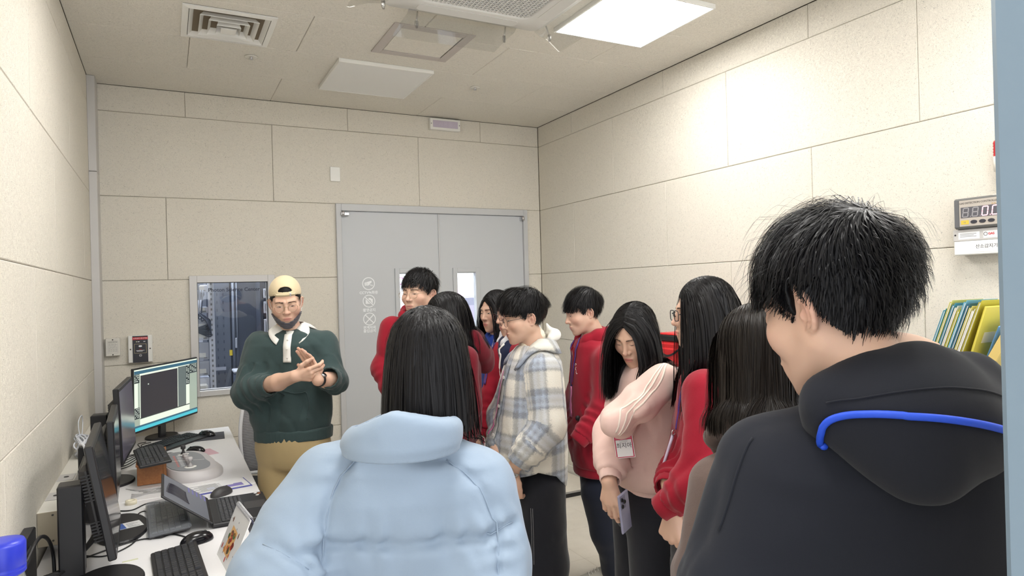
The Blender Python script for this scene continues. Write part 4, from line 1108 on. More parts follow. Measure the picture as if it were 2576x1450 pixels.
def wristwatch(parent, org, c, axis, face_n, r=.032, mat=None, face=.018, squ=False):
    m = MB(); ax = unit(axis); n = unit(np.array(face_n) - ax * (np.array(face_n) @ ax)); s = np.cross(ax, n)
    v = []; K = 24
    for k in range(K):
        a = 2 * pi * k / K; d = cos(a) * n + sin(a) * s
        for (dr, dx) in ((0, -.009), (.003, -.009), (.003, .009), (0, .009)): v.append(c + d * (r + dr) * (1 if True else 1) + ax * dx - org)
    f = [(4 * k + i, 4 * ((k + 1) % K) + i, 4 * ((k + 1) % K) + (i + 1) % 4, 4 * k + (i + 1) % 4) for k in range(K) for i in range(4)]
    m.add(v, f, True); o = m.build('wristwatch', mat or M['rubber'], parent)
    m = MB(); m.lathe([(face * .9, 0), (face, .002), (face, .008), (face * .92, .0095)], 24 if not squ else 4, n, c + n * r - org); m.build('watch_case', M['steel'] if not squ else M['rubber'], o)
    m = MB(); m.lathe([(face * .86, .0095), (face * .84, .0102)], 24, n, c + n * r - org); m.build('watch_face', M['watchface'], o)
    return o

# ---- presenter in the green rugby sweatshirt
def presenter():
    sp, org = start('presenter')
    wr = np.array(sp['fore'][0]['p'])[-1]; wl = np.array(sp['fore'][1]['p'])[-1]
    hands = [dict(wrist=wr, d=IMR * .95 + UP * .12 + CAMD * .05, nrm=CAMD * .86 - UP * .30 - IMR * .1, curl=[(.45, .8, .5), (.6, .95, .6), (.65, 1.0, .6), (.7, 1.0, .6)], thumb=(.85, .05), side=1, forearm=(sp['fore'][0]['p'], sp['fore'][0]['r']), h=.0030),
             dict(wrist=wl, d=-IMR * .36 + UP * .86 - CAMD * .02, nrm=-CAMD * .8 + IMR * .4, curl=[(.05, .2, .15), (.1, .25, .15), (.15, .3, .2), (.2, .35, .2)], thumb=(.6, .3), side=-1, forearm=(sp['fore'][1]['p'], sp['fore'][1]['r']), h=.0028)]
    o, _ = make_body('person', sp, hands, org)
    tag(o, 'person in green sweatshirt and backwards beige cap standing beside the desk with clasped hands', 'person')
    f = top_fn(sp, 11, .016, base=.0095, hem=min(r[0] for r in sp['top']) + .035); lo, hi = bounds(sp)
    tp = cloth('sweatshirt', f, lo, hi, .0075, M['green'], o, org)
    S = np.array(sp['top']); S = S[np.argsort(S[:, 0])]; L, F = frame(sp['yaw'])
    z0 = S[0, 0]
    def wb(P): return loft(P, np.array([[z0 - .012, *S[0, 1:3], S[0, 3] + .012, S[0, 4] + .012], [z0 + .05, *S[1, 1:3], S[0, 3] + .014, S[0, 4] + .014]]), L, F, .01) + .0012 * np.sin(np.arctan2(P[:, 1] - S[0, 2], P[:, 0] - S[0, 1]) * 160)
    cloth('waistband', wb, lo - .05, V(hi[0], hi[1], z0 + .08), .006, M['green'], tp, org)
    def us(P):
        tilt = z0 - .012 - .028 * np.clip(((P[:, :2] - S[0, 1:3]) @ np.array(L)) / .16 + .25, 0, 1)
        return smax(loft(P, np.array([[z0 - .08, *S[0, 1:3], S[0, 3] * 1.01, S[0, 4] * 1.02], [z0 + .03, *S[0, 1:3], S[0, 3] * .99, S[0, 4] * .99]]), L, F, .006), tilt - P[:, 2], .004)
    cloth('undershirt', us, lo - .1, V(hi[0], hi[1], z0 + .05), .007, M['white'], o, org)
    for a in sp['arms']: cuff(a, tp, org, M['green'], .05, 1.0)
    collar(sp, top_fn(sp, 11, 0.0, base=0.0), tp, org, M['white'], .060, .022, .046, 22, .028)
    N = neck_frame(sp)
    p = strip_on(f, [N(.004, .07, -.01), N(.0, .11, -.08), N(-.004, .12, -.17)], .040, .004, 8, .003); p.xf(t=-org); pk = p.build('placket', M['white'], tp)
    m = MB()
    for t_ in (-.055, -.10, -.145):
        c = snap(f, [N(.0, .115, t_)], .008)[0]; m.lathe([(.0055, 0), (.0055, .002), (.003, .003)], 10, V(F[0], F[1], 0), c - org)
    m.build('button', M['button'], pk)
    # kangaroo pocket seam
    m = MB(); zc = z0 + .05
    for path in ([N(.085, .2, -.335), N(.0, .22, -.330), N(-.085, .2, -.335)], [N(-.085, .2, -.335), N(-.115, .18, -.40), N(-.125, .17, -.47)], [N(.085, .2, -.335), N(.115, .18, -.40), N(.125, .17, -.47)]):
        m.tube(snap(f, smooth_path(path, 8), .001) - org, .0028, 5)
    m.build('pocket_seam', M['green'], tp)
    trousers(sp, o, org, M['tan'], .0095, 5, .017)
    shoe(sp, o, org, M['shoed'], M['sole'])
    hd = sp['head']; R = head_frame(hd['yaw'], hd['pitch'], hd['roll']); hc = np.array(hd['c']); s = np.array(hd['s'])
    wloc = lambda v: (v * s) @ R.T + hc - org
    add_hair(sp, ch(HS, seed=3, side=.020, top=.02, fringe=.02, fdrop=.004, line=(.076, .030, -.026, -.03, -.06), cap=.003, layers=[dict(n=1600, w=.0020, vol=.0015, zmax=.046, steps=5)]), o, org)
    def capf(P):
        d = ell(P, SKC + V(0, .004, .006), (.0835, .105, .092)); az = np.arctan2(np.abs(P[:, 0]), -P[:, 1])
        low = np.interp(az, [0, .9, 1.6, 2.4, 3.2], [.068, .058, .044, .034, .030])
        d = smax(d, low - P[:, 2], .004)
        hole = ell(P, (0, -.095, .083), (.041, .06, .030)); hole = smax(hole, .083 - P[:, 2], .003)
        d = smax(d, -hole, .003)
        inner = ell(P, SKC + V(0, .004, .003), (.0795, .101, .088))
        return smax(d, -inner, .002)
    v, q = nets(capf, (-.1, -.12, -.01), (.1, .13, .16), .0032)
    cp = link('cap', new_mesh('cap', wloc(v), q, [M['cap']]), o)
    g = []
    for a in np.linspace(-46, 46, 17):
        ar = a * D2R; rr = [1.0, 1.35, 1.62 + .10 * cos(ar)]
        g.append([(.083 * sin(ar) * k, .004 + .018 + .105 * cos(ar) * k ** 1.15 - .0, .026 - .03 * (k - 1) - .012 * (k - 1) * sin(ar) ** 2 * 6) for k in rr])
    m = MB(); m.sheet(np.array(g), .004); m.v = [wloc(x) for x in m.v]; m.build('cap_brim', M['cap'], cp)
    m = MB(); g = [[(x, -.1065 + 9. * x * x * .55, z) for z in (.068, .0825)] for x in np.linspace(-.05, .05, 13)]
    m.sheet(np.array(g), .003); m.v = [wloc(x) for x in m.v]; m.build('cap_strap', M['cap'], cp)
    m = MB(); m.box((.022, -.108, .067), (.030, -.100, .084), .001); m.v = [wloc(x) for x in m.v]; m.build('cap_buckle', M['steel'], cp)
    def mk(P):
        h = head_sdf(P); ax = np.abs(P[:, 0]); zt = -.070 - .010 * np.exp(-(ax / .02) ** 2) + .62 * np.maximum(ax - .03, 0)
        d = smax(h - .0065, P[:, 2] - zt, .003); d = smax(d, -.137 + .5 * ax - P[:, 2], .01); d = smax(d, P[:, 1] + .012, .004)
        return d + .0012 * np.sin(P[:, 2] * 620 + 40 * ax)
    v, q = nets(mk, (-.09, -.12, -.16), (.09, .02, -.02), .0030); mo = link('face_mask', new_mesh('face_mask', wloc(v), q, [M['mask']]), o)
    m = MB()
    for sg in (1, -1):
        for a_, b_ in (((.060, -.022, -.052), (.083, .012, .020)), ((.054, -.030, -.10), (.080, .012, -.03))):
            m.tube(wloc(np.array([(sg * x, y, z) for x, y, z in smooth_path([a_, tuple((np.array(a_) + np.array(b_)) / 2 + V(.004, 0, 0)), b_], 4)])), .0013, 5)
    m.build('ear_loop', M['white'], mo)
    glasses(hd, o, M['wire'], M['lens'], org, .0010, (.0235, .0215))
    e = unit(wl - np.array(sp['fore'][1]['p'])[0])
    wristwatch(o, org, wl - e * .012, e, CAMD * .6 + UP * .5 + IMR * .2, .0305, M['rubber'], .019, False)

def simple_student(key, label, mat, hair, hoodie=True, tr='black', hands=(0, 1), seed=1, h=.0085, fold=.008, cuffmat=None, topname='hoodie', hk=1.0, lanyards=None, gl=None, hem=None, hands_spec=None, band=True, hdz=-.012, trh=.0135, shoem='shoed'):
    sp, org = start(key)
    o, _ = make_body('person', sp, hands_spec if hands_spec is not None else dflt_hands(sp, hands), org)
    tag(o, label, 'person')
    f = top_fn(sp, seed, fold * 1.35); lo, hi = bounds(sp)
    tp = cloth(topname, f, lo, hi, h, mat, o, org)
    for a in sp['arms']: cuff(a, tp, org, cuffmat or mat)
    S = np.array(sp['top']); S = S[np.argsort(S[:, 0])]; L, F = frame(sp['yaw']); z0 = S[0, 0]
    if band:
        wb = lambda P: loft(P, np.array([[z0 - .045, *S[0, 1:3], S[0, 3] * .95, S[0, 4] * .95], [z0 + .03, *S[0, 1:3], S[0, 3] * .98, S[0, 4] * .98]]), L, F, .008)
        cloth('waistband', wb, V(lo[0], lo[1], z0 - .08), V(hi[0], hi[1], z0 + .06), .009, mat, tp, org)
    fa = f
    if hoodie:
        ho, fh = hood(sp, tp, org, mat, .008, hk, hdz, seed=seed); fa = sub(f, fh)
        cords(fa, neck_frame(sp), tp, org, mat)
    trousers(sp, o, org, M[tr], trh, seed + 2)
    shoe(sp, o, org, M[shoem], M['sole'])
    if hair: add_hair(sp, hair, o, org, fa)
    if gl: glasses(sp['head'], o, M[gl[0]], M['lens'], org, gl[1], gl[2], gl[3])
    return o, tp, fa, sp, org
# ---------------------------------------------------------------- the room shell
H = 3.2016; WX = -3.6
def wood_wool(name, col):
    m = pmat(name, col, .95, spec=.12); t = NT(m); c = t.coord()
    geo = t.new('ShaderNodeObjectInfo'); ofs = t.new('ShaderNodeVectorMath', operation='MULTIPLY_ADD'); t.link(c, ofs.inputs[0]); ofs.inputs[1].default_value = (1, 1, 1)
    cmb = t.new('ShaderNodeCombineXYZ'); [t.link(t.math('MULTIPLY', geo.outputs['Random'], 3.0 + i), cmb.inputs[i]) for i in range(3)]; t.link(cmb.outputs[0], ofs.inputs[2]); v = ofs.outputs[0]
    n1 = t.noise(v, 52, 2, .55, 1.0); n2 = t.noise(v, 68, 2, .6, 1.3)
    s1 = t.math('ABSOLUTE', t.math('SINE', t.math('MULTIPLY', n1, 38))); s2 = t.math('ABSOLUTE', t.math('SINE', t.math('MULTIPLY', n2, 34)))
    st = t.math('MULTIPLY', t.math('POWER', s1, .6), t.math('POWER', s2, .6))
    pit = t.ramp(t.noise(v, 135, 2, .6, 2.2), [(.60, (0, 0, 0)), (.68, (1, 1, 1))])
    big = t.noise(v, 2.2, 3, .5)
    d = tuple(x * .42 for x in col); l = tuple(min(1, x * 1.05) for x in col)
    c1 = t.mix(t.ramp(st, [(0, (0, 0, 0)), (.34, (1, 1, 1))]), tuple(x * .83 for x in col), l)
    c2 = t.mix(t.math('MULTIPLY', pit, .72), c1, d)
    c3 = t.mix(t.math('MULTIPLY', big, .22), c2, tuple(x * .86 for x in col))
    t.link(c3, t.b.inputs['Base Color'])
    t.bump(t.math('SUBTRACT', st, t.math('MULTIPLY', pit, .5)), .6, .003)
    return m
MW = wood_wool('wood_wool_board', srgb(238, 232, 219)); MC = wood_wool('wood_wool_ceiling', srgb(242, 237, 226))
M['joint'] = pmat('panel_joint', srgb(120, 108, 90), .9); M['alu'] = pmat('painted_grey_metal', srgb(196, 194, 192), .45, .2); M['doorgrey'] = pmat('grey_door_paint', srgb(190, 193, 196), .5)
M['frameg'] = pmat('grey_frame_paint', srgb(190, 191, 192), .45); M['jamb'] = pmat('blue_grey_jamb_paint', srgb(118, 136, 150), .5)
M['whitep'] = pmat('white_plastic', srgb(228, 227, 222), .4); M['offw'] = pmat('off_white_plastic', srgb(214, 211, 202), .45); M['decal'] = pmat('white_decal', srgb(238, 240, 242), .6)
M['tile'] = pmat('vinyl_tile', srgb(196, 187, 172), .35); t = NT(M['tile']); c = t.coord(); oi = t.new('ShaderNodeObjectInfo')
n1 = t.noise(c, 9, 4, .6); n2 = t.ramp(t.noise(c, 60, 3, .6, 1.5), [(.62, (0, 0, 0)), (.70, (1, 1, 1))])
t.link(t.mix(t.math('MULTIPLY', n2, .25), t.mix(n1, srgb(208, 200, 186), srgb(226, 219, 206)), srgb(166, 156, 140)), t.b.inputs['Base Color'])
def glassm(name, tint=(1, 1, 1), mixf=.06):
    m = bpy.data.materials.new(name); m.use_nodes = True; t = m.node_tree; t.nodes.remove(t.nodes['Principled BSDF'])
    a = t.nodes.new('ShaderNodeBsdfTransparent'); a.inputs[0].default_value = (*tint, 1); g = t.nodes.new('ShaderNodeBsdfGlossy'); g.inputs['Roughness'].default_value = .02
    mx = t.nodes.new('ShaderNodeMixShader'); mx.inputs[0].default_value = mixf
    t.links.new(a.outputs[0], mx.inputs[1]); t.links.new(g.outputs[0], mx.inputs[2]); t.links.new(mx.outputs[0], t.nodes['Material Output'].inputs[0]); return m
M['glass'] = glassm('window_glass', (.93, .95, .97)); M['acrylic'] = glassm('clear_acrylic', (.93, .93, .92))
def emis(name, col, s):
    m = pmat(name, (.8, .8, .8), .5); b = m.node_tree.nodes['Principled BSDF']; b.inputs['Emission Color'].default_value = (*col[:3], 1); b.inputs['Emission Strength'].default_value = s; return m
M['lamp'] = emis('lit_panel', LAMPCOL, LAMP)

def struct(o): o['kind'] = 'structure'; return o
def panel_mesh(u0, u1, v0, v1, th, to, name='panel', b=.0035, g=.0011, mat=None):
    """board with a chamfered face; to(u, v, w) maps to the room (w = out of the wall)"""
    u0 += g; u1 -= g; v0 += g; v1 -= g
    P = [to(u0, v0, 0), to(u1, v0, 0), to(u1, v1, 0), to(u0, v1, 0), to(u0, v0, th - b), to(u1, v0, th - b), to(u1, v1, th - b), to(u0, v1, th - b),
         to(u0 + b, v0 + b, th), to(u1 - b, v0 + b, th), to(u1 - b, v1 - b, th), to(u0 + b, v1 - b, th)]
    F = [(0, 1, 5, 4), (1, 2, 6, 5), (2, 3, 7, 6), (3, 0, 4, 7), (4, 5, 9, 8), (5, 6, 10, 9), (6, 7, 11, 10), (7, 4, 8, 11), (8, 9, 10, 11)]
    P = np.array(P); n = np.cross(P[9] - P[8], P[11] - P[8]); o = np.array(to(u0, v0, 1)) - np.array(to(u0, v0, 0))
    if n @ o < 0: F = [f[::-1] for f in F]
    return new_mesh(name, P, F, [mat], smooth=False)
def clip(r, holes):
    out = [r]
    for h in holes:
        nx = []
        for (a, b, c, d) in out:
            if h[0] >= b or h[1] <= a or h[2] >= d or h[3] <= c: nx.append((a, b, c, d)); continue
            x0, x1 = max(a, h[0]), min(b, h[1])
            if a < h[0]: nx.append((a, h[0], c, d))
            if b > h[1]: nx.append((h[1], b, c, d))
            if c < h[2]: nx.append((x0, x1, c, h[2]))
            if d > h[3]: nx.append((x0, x1, h[3], d))
        out = nx
    return [q for q in out if q[1] - q[0] > .012 and q[3] - q[2] > .012]
ROWS = [(3.015, H), (2.415, 3.015), (1.815, 2.415), (1.215, 1.815), (.615, 1.215), (.0, .615)]
def panels(wall, rows, joints, span, to, holes, mat, th=.014):
    for (v0, v1), js in zip(rows, joints):
        xs = [span[0]] + sorted(j for j in js if span[0] + .02 < j < span[1] - .02) + [span[1]]
        for a, b in zip(xs[:-1], xs[1:]):
            qs = clip((a, b, v0, v1), holes)
            if not qs: continue
            if len(qs) == 1 and qs[0] == (a, b, v0, v1): link('panel', panel_mesh(a, b, v0, v1, th, to, mat=mat), wall); continue
            m = MB(); g, e = .0011, .0035          # board notched round an opening: one piece, chamfered on its outer edges only
            for (p, q, c, d) in qs:
                L_, R_, B_, T_ = p == a, q == b, c == v0, d == v1
                p0, q0, c0, d0 = p + g * L_, q - g * R_, c + g * B_, d - g * T_; p1, q1, c1, d1 = p0 + e * L_, q0 - e * R_, c0 + e * B_, d0 - e * T_
                P = [to(p0, c0, 0), to(q0, c0, 0), to(q0, d0, 0), to(p0, d0, 0), to(p0, c0, th - e), to(q0, c0, th - e), to(q0, d0, th - e), to(p0, d0, th - e), to(p1, c1, th), to(q1, c1, th), to(q1, d1, th), to(p1, d1, th)]
                F = [(0, 1, 5, 4), (1, 2, 6, 5), (2, 3, 7, 6), (3, 0, 4, 7), (4, 5, 9, 8), (5, 6, 10, 9), (6, 7, 11, 10), (7, 4, 8, 11), (8, 9, 10, 11)]
                n_ = np.cross(np.array(P[9]) - np.array(P[8]), np.array(P[11]) - np.array(P[8]))
                if n_ @ (np.array(to(a, v0, 1)) - np.array(to(a, v0, 0))) < 0: F = [f[::-1] for f in F]
                m.add(P, F)
            m.build('panel', mat, wall)
def sl(name, lo, hi, mat): m = MB(); m.box(lo, hi); return struct(m.build(name, mat))

# floor of vinyl tiles
fl = sl('floor', (WX - .3, -6.6, -.12), (.3, 0.6, -.004), M['joint'])
for i in range(8):
    for j in range(15):
        x1 = -.08 - .45 * i + .08; y1 = .26 - .45 * j
        a, b = max(x1 - .45, WX), min(x1, 0); c_, d_ = max(y1 - .45, -6.5), min(y1, -.0)
        if d_ - c_ > .02 and b - a > .02: link('floor_tile', panel_mesh(a, b, c_, d_, .0042, lambda u, v, w: (u, v, -.0042 + w), 'floor_tile', .0008, .0003, M['tile']), fl)
# raised threshold strip in front of the doors
st = MB(); st.box((-2.15, -.915, 0), (-.02, -.02, .034)); st = struct(st.build('trim_1', M['tile']))
m = MB(); m.box((-2.16, -.928, 0), (-.02, -.915, .031)); m.build('step_nosing', M['rubber'], st)
m = MB(); m.box((-2.16, -.930, .031), (-.02, -.900, .0365), .002); m.build('step_edge', M['steel'], st)

WIN = (-3.005, -2.405, .945, 1.842); DOOR = (-1.921, -.150, 0, 2.397)
wb = MB()
for q in clip((WX - .2, .2, 0, H), [(WIN[0] + .03, WIN[1] - .03, WIN[2] + .03, WIN[3] - .03), (DOOR[0] + .02, DOOR[1] - .02, -1, DOOR[3] - .02)]): wb.box((q[0], .014, q[2]), (q[1], .16, q[3]))
wall_back = struct(wb.build('wall_back', M['joint']))
bj = [[-3.001, -1.801, -.601], [-2.395, -1.195], [-3.143], [], [-3.13], []]
panels(wall_back, ROWS, bj, (WX, 0), lambda u, v, w: (u, .014 - w, v), [(WIN[0] + .02, WIN[1] - .02, WIN[2] + .02, 1.815), (DOOR[0] + .01, DOOR[1] - .01, -1, 2.415)], MW)
wr = MB(); wr.box((.014, -5.4, 0), (.16, .2, H)); wall_right = struct(wr.build('wall_right', M['joint']))
A = [-.585, -1.785, -2.985, -4.185]; Bj = [-1.177, -2.377, -3.577, -4.777]
panels(wall_right, ROWS, [A, Bj, A, Bj, A, Bj], (-5.25, 0), lambda u, v, w: (.014 - w, u, v), [], MW)
wl = MB(); wl.box((WX - .16, -5.42, 0), (WX - .014, .2, H)); wall_left = struct(wl.build('wall_left', M['joint']))
panels(wall_left, ROWS, [A, Bj, A, Bj, A, Bj], (-5.4, 0), lambda u, v, w: (WX - .014 + w, u, v), [], MW)
# wall with the doorway the view is taken through
m = MB(); m.box((-2.53, -5.33, 0), (-1.75, -5.17, H)); struct(m.build('wall_front', M['offw']))
jb = MB(); jb.box((-2.573, -5.36, 0), (-2.53, -5.30, H), .006); jb.box((-2.566, -5.31, 0), (-2.53, -5.235, H), .004); jb.box((-2.573, -5.24, 0), (-2.525, -5.163, H), .006)
struct(jb.build('trim_2', M['jamb']))
# ceiling boards
cl = MB(); cl.box((WX - .2, -5.42, H + .014), (.2, .2, H + .12)); ceil = struct(cl.build('ceiling', M['joint']))
crow = []; cj = []
for k in range(9):
    crow.append((-.583 * (k + 1), -.583 * k)); cj.append([[-2.4, -1.2], [-3.0, -1.8, -.6]][k % 2])
CH = [(-3.045, -2.58, -1.662, -1.172), (-1.98, -1.48, -1.853, -1.36), (-2.13, -1.22, -2.92, -2.10)]
panels(ceil, crow, cj, (WX, 0), lambda u, v, w: (u, v, H + .014 - w), CH, MC)
# skirting, corner column
m = MB(); m.box((-.012, -5.2, 0), (0, -.0, .098), .003); struct(m.build('baseboard_right', M['offw']))
m = MB(); m.box((-.15, -.012, 0), (-.0, 0, .098), .003); m.box((WX, -.012, 0), (-1.921, 0, .098), .003); struct(m.build('baseboard_back', M['offw']))
m = MB(); m.box((WX, -.190, 0), (-3.552, 0, 2.55), .002); m.box((WX, -.1905, 2.553), (-3.552, 0, H - .002), .002); struct(m.build('trim_3', M['alu']))

# observation window with the server room behind it
def frame_bars(x0, x1, z0, z1, w, y0, y1, wb_=None):
    m = MB(); wb_ = wb_ or w
    m.box((x0, y0, z0), (x0 + w, y1, z1), .002); m.box((x1 - w, y0, z0), (x1, y1, z1), .002); m.box((x0 + w, y0, z1 - w), (x1 - w, y1, z1), .002); m.box((x0 + w, y0, z0), (x1 - w, y1, z0 + wb_), .002); return m
wn = empty('window_1', (0, 0, 0)); wn['kind'] = 'structure'
frame_bars(*WIN, .052, -.022, .12, .040).build('window_frame', M['alu'], wn)
frame_bars(WIN[0] + .05, WIN[1] - .05, WIN[2] + .038, WIN[3] - .05, .006, .02, .03).build('gasket', M['rubber'], wn)
m = MB(); m.box((WIN[0] + .05, .022, WIN[2] + .038), (WIN[1] - .05, .028, WIN[3] - .05)); pane = m.build('pane', M['glass'], wn)
RB = np.array([[1, 0, 0], [0, 0, -1.], [0, 1, 0]])
M['navytext'] = pmat('navy_lettering', srgb(38, 44, 62), .5)
text_mesh('Photon Science Center', .0388, M['navytext'], 'lettering', wn, RB, (-2.695, .0205, 1.733), .0004, spacing=1.0, bold=.0006)

# double door
dr = empty('door_1', (0, 0, 0)); dr['kind'] = 'structure'
m = MB(); m.box((-1.921, -.028, 0), (-1.878, .10, 2.413), .003); m.box((-.193, -.028, 0), (-.150, .10, 2.413), .003); m.box((-1.878, -.028, 2.356), (-.193, .10, 2.413), .003); m.build('door_frame', M['frameg'], dr)
def leaf(name, x0, x1, v):
    m = MB(); a, b, c_, d_ = v; y0, y1 = -.004, .046
    m.box((x0, y0, .036), (a, y1, 2.352)); m.box((b, y0, .036), (x1, y1, 2.352)); m.box((a, y0, .036), (b, y1, c_)); m.box((a, y0, d_), (b, y1, 2.352))
    o = m.build(name, M['doorgrey'], dr)
    return o
for x0, x1, v in ((-1.876, -1.032, (-1.400, -1.199, .98, 1.834)), (-1.026, -.195, (-.871, -.686, .98, 1.834))):
    lf_ = leaf('door_leaf', x0, x1, v); a, b, c_, d_ = v
    m = frame_bars(a - .037, b + .037, c_ - .045, d_ + .047, .040, -.018, .0); m.build('vision_frame', M['doorgrey'], lf_)
    m = MB(); m.box((a, .018, c_), (b, .024, d_)); m.build('pane', M['glass'], lf_)
m = MB(); m.box((-1.036, -.012, .036), (-1.022, -.004, 2.352), .002); m.build('astragal', M['frameg'], dr)
for x in (-1.868, -.205):
    m = MB(); s_ = 1 if x < -1 else -1; m.box((x - .018, -.045, 2.315), (x + .034 * s_ + .018, -.004, 2.342), .004); m.lathe([(.013, 2.312), (.013, 2.350)], 14, c=(x, -.040, 0)); m.build('pivot_hinge', M['steel'], dr)
for x in (-1.07, -.985):
    m = MB(); m.tube([(x, -.004, .92), (x, -.055, .92), (x, -.055, 1.22), (x, -.004, 1.22)], .011, 8); m.build('door_handle', M['steel'], dr)
sg = empty('door_notice', (-1.664, -.0055, 1.6), parent=None); tag(sg, 'white pictogram lettering on the left door leaf about cameras and no entry', 'notice')
def ring(cx, cz, r, w, mat=M['decal'], seg=40, par=sg, name='pictogram_ring', y=0):
    m = MB(); v = []; f = []
    for k in range(seg):
        a = 2 * pi * k / seg
        for rr in (r - w, r): v.append((cx + rr * cos(a), -.0006 + y, cz + rr * sin(a)))
    f = [(2 * k, 2 * ((k + 1) % seg), 2 * ((k + 1) % seg) + 1, 2 * k + 1) for k in range(seg)]
    m.add(v, [q[::-1] for q in f]); return m.build(name, mat, par)
def plate2(pts, name, mat, par, y=-.0006):
    m = MB(); n = len(pts); a = sum(pts[i][0] * pts[(i + 1) % n][1] - pts[(i + 1) % n][0] * pts[i][1] for i in range(n)); q = list(range(n)) if a > 0 else list(range(n))[::-1]
    m.add([(x, y, z) for x, z in pts], [tuple(q)]); return m.build(name, mat, par)
def bar2(x0, z0, x1, z1, w, name, mat, par, y=-.0006):
    d = unit((x1 - x0, z1 - z0)); n = V(-d[1], d[0]) * w / 2; return plate2([(x0 + n[0], z0 + n[1]), (x0 - n[0], z0 - n[1]), (x1 - n[0], z1 - n[1]), (x1 + n[0], z1 + n[1])], name, mat, par, y)
zc = (.157, .012, -.137)
for z_ in zc: ring(0, z_, .053, .007)
plate2([(-.034, zc[0] + .008), (.024, zc[0] + .024), (.027, zc[0] + .010), (.010, zc[0] - .002), (-.001, zc[0] - .016), (-.032, zc[0] - .016)], 'camera_pictogram', M['decal'], sg)
bar2(.006, zc[0] - .002, .022, zc[0] - .020, .006, 'camera_bracket', M['decal'], sg); m = MB(); m.lathe([(.009, 0), (.009, .0008)], 14, (0, -1, 0), (.026, 0, zc[0] - .018)); m.build('camera_mount', M['decal'], sg)
ring(-.017, zc[0] - .003, .009, .002, M['doorgrey'], 20, name='camera_lens_ring', y=-.0006)
plate2([(-.028, zc[1] - .022), (.032, zc[1] - .022), (.032, zc[1] + .018), (.022, zc[1] + .018), (.016, zc[1] + .026), (.0, zc[1] + .026), (-.006, zc[1] + .018), (-.028, zc[1] + .018)], 'camera_pictogram', M['decal'], sg)
ring(.003, zc[1] - .002, .013, .004, M['doorgrey'], 24, name='camera_lens_ring', y=-.0006); bar2(-.036, zc[1] + .036, .036, zc[1] - .036, .016, 'slash_gap', M['doorgrey'], sg, -.001); bar2(-.036, zc[1] + .036, .036, zc[1] - .036, .008, 'slash', M['decal'], sg, -.0016)
bar2(-.036, zc[2] + .036, .036, zc[2] - .036, .008, 'slash', M['decal'], sg, -.0011); bar2(-.036, zc[2] - .036, .036, zc[2] + .036, .008, 'slash', M['decal'], sg, -.0015)
for tx, zz in (('CCTV녹화중', .081), ('촬영금지', -.064), ('관계자외', -.209), ('출입금지', -.237)): text_mesh(tx, .029, M['decal'], 'lettering', sg, RB, (0, -.0006, zz), .0003, bold=.0008)

# corridor behind the doors
M['corr'] = pmat('corridor_white', srgb(232, 236, 242), .7); M['corrp'] = pmat('corridor_pink', srgb(250, 205, 240), .6); M['corrv'] = pmat('corridor_mauve', srgb(150, 145, 165), .6); M['corrd'] = pmat('corridor_slate', srgb(120, 122, 140), .6)
m = MB(); m.box((-2.2, 1.80, -.02), (1.2, 1.9, 3.0)); cw = struct(m.build('wall_corridor', M['corr']))
for nm, z0, z1, mt in (('pink_band', 1.612, 1.718, 'corrp'), ('slate_band', 1.50, 1.590, 'corrd'), ('mauve_panel', 1.22, 1.50, 'corrv'), ('pink_panel', .9, 1.22, 'corrp')):
    m = MB(); m.box((-.30, 1.790, z0), (1.0, 1.80, z1)); m.build(nm, M[mt], cw)
ring(-.80, 1.805, .045, .014, pmat('magenta_print', srgb(176, 120, 160), .6), 24, cw, 'wall_emblem', 1.7995)
m = MB(); m.box((-2.24, .17, -.02), (-2.2, 1.9, 3.0)); m.box((1.2, .17, -.02), (1.24, 1.9, 3.0)); struct(m.build('wall_corridor_end', M['corr']))
m = MB(); m.box((-2.2, .17, 2.9), (1.2, 1.9, 2.96)); struct(m.build('ceiling_corridor', M['corr'])); m = MB(); m.box((-2.2, .17, -.06), (1.2, 1.9, 0)); struct(m.build('floor_corridor', M['tile']))
m = MB(); m.box((-1.6, .8, 2.84), (.4, 1.3, 2.86)); lp = m.build('corridor_light', emis('corridor_lamp', (1, 1, 1), 11.0)); tag(lp, 'corridor ceiling light beyond the grey doors', 'light')
# ---------------------------------------------------------------- ceiling fixtures and wall devices
def led(name, x0, x1, y0, y1, mat, label):
    o = empty(name, ((x0 + x1) / 2, (y0 + y1) / 2, H)); tag(o, label, 'ceiling light'); c = V((x0 + x1) / 2, (y0 + y1) / 2, H); a, b = (x1 - x0) / 2, (y1 - y0) / 2
    m = MB(); w = .012
    m.box((-a, -b, -.026), (-a + w, b, 0), .002); m.box((a - w, -b, -.026), (a, b, 0), .002); m.box((-a + w, -b, -.026), (a - w, -b + w, 0), .002); m.box((-a + w, b - w, -.026), (a - w, b, 0), .002)
    m.build('lamp_frame', M['whitep'], o)
    m = MB(); m.box((-a + w, -b + w, -.0245), (a - w, b - w, -.004)); m.build('diffuser', mat, o); return o
M['dead'] = pmat('unlit_diffuser', srgb(226, 226, 224), .4)
led('ceiling_light', -1.11, -.470, -2.78, -2.135, M['lamp'], 'lit square ceiling panel, glaring white, near the right wall')
led('ceiling_light', -2.135, -1.485, -1.165, -.515, M['dead'], 'unlit square white ceiling panel in front of the doors')
led('ceiling_light', -2.885, -2.24, -2.78, -2.135, M['lamp'], 'lit square ceiling panel above the desk, left of the cassette')
led('ceiling_light', -1.25, -.60, -4.75, -4.10, M['lamp'], 'added fill panel at the unseen ceiling above the tall person in black')  # added out of view to even out the room light
led('ceiling_light', -2.885, -2.24, -4.75, -4.10, M['lamp'], 'added fill panel at the unseen ceiling above the pale blue jacket')  # added unseen panel, lights the jacket from above
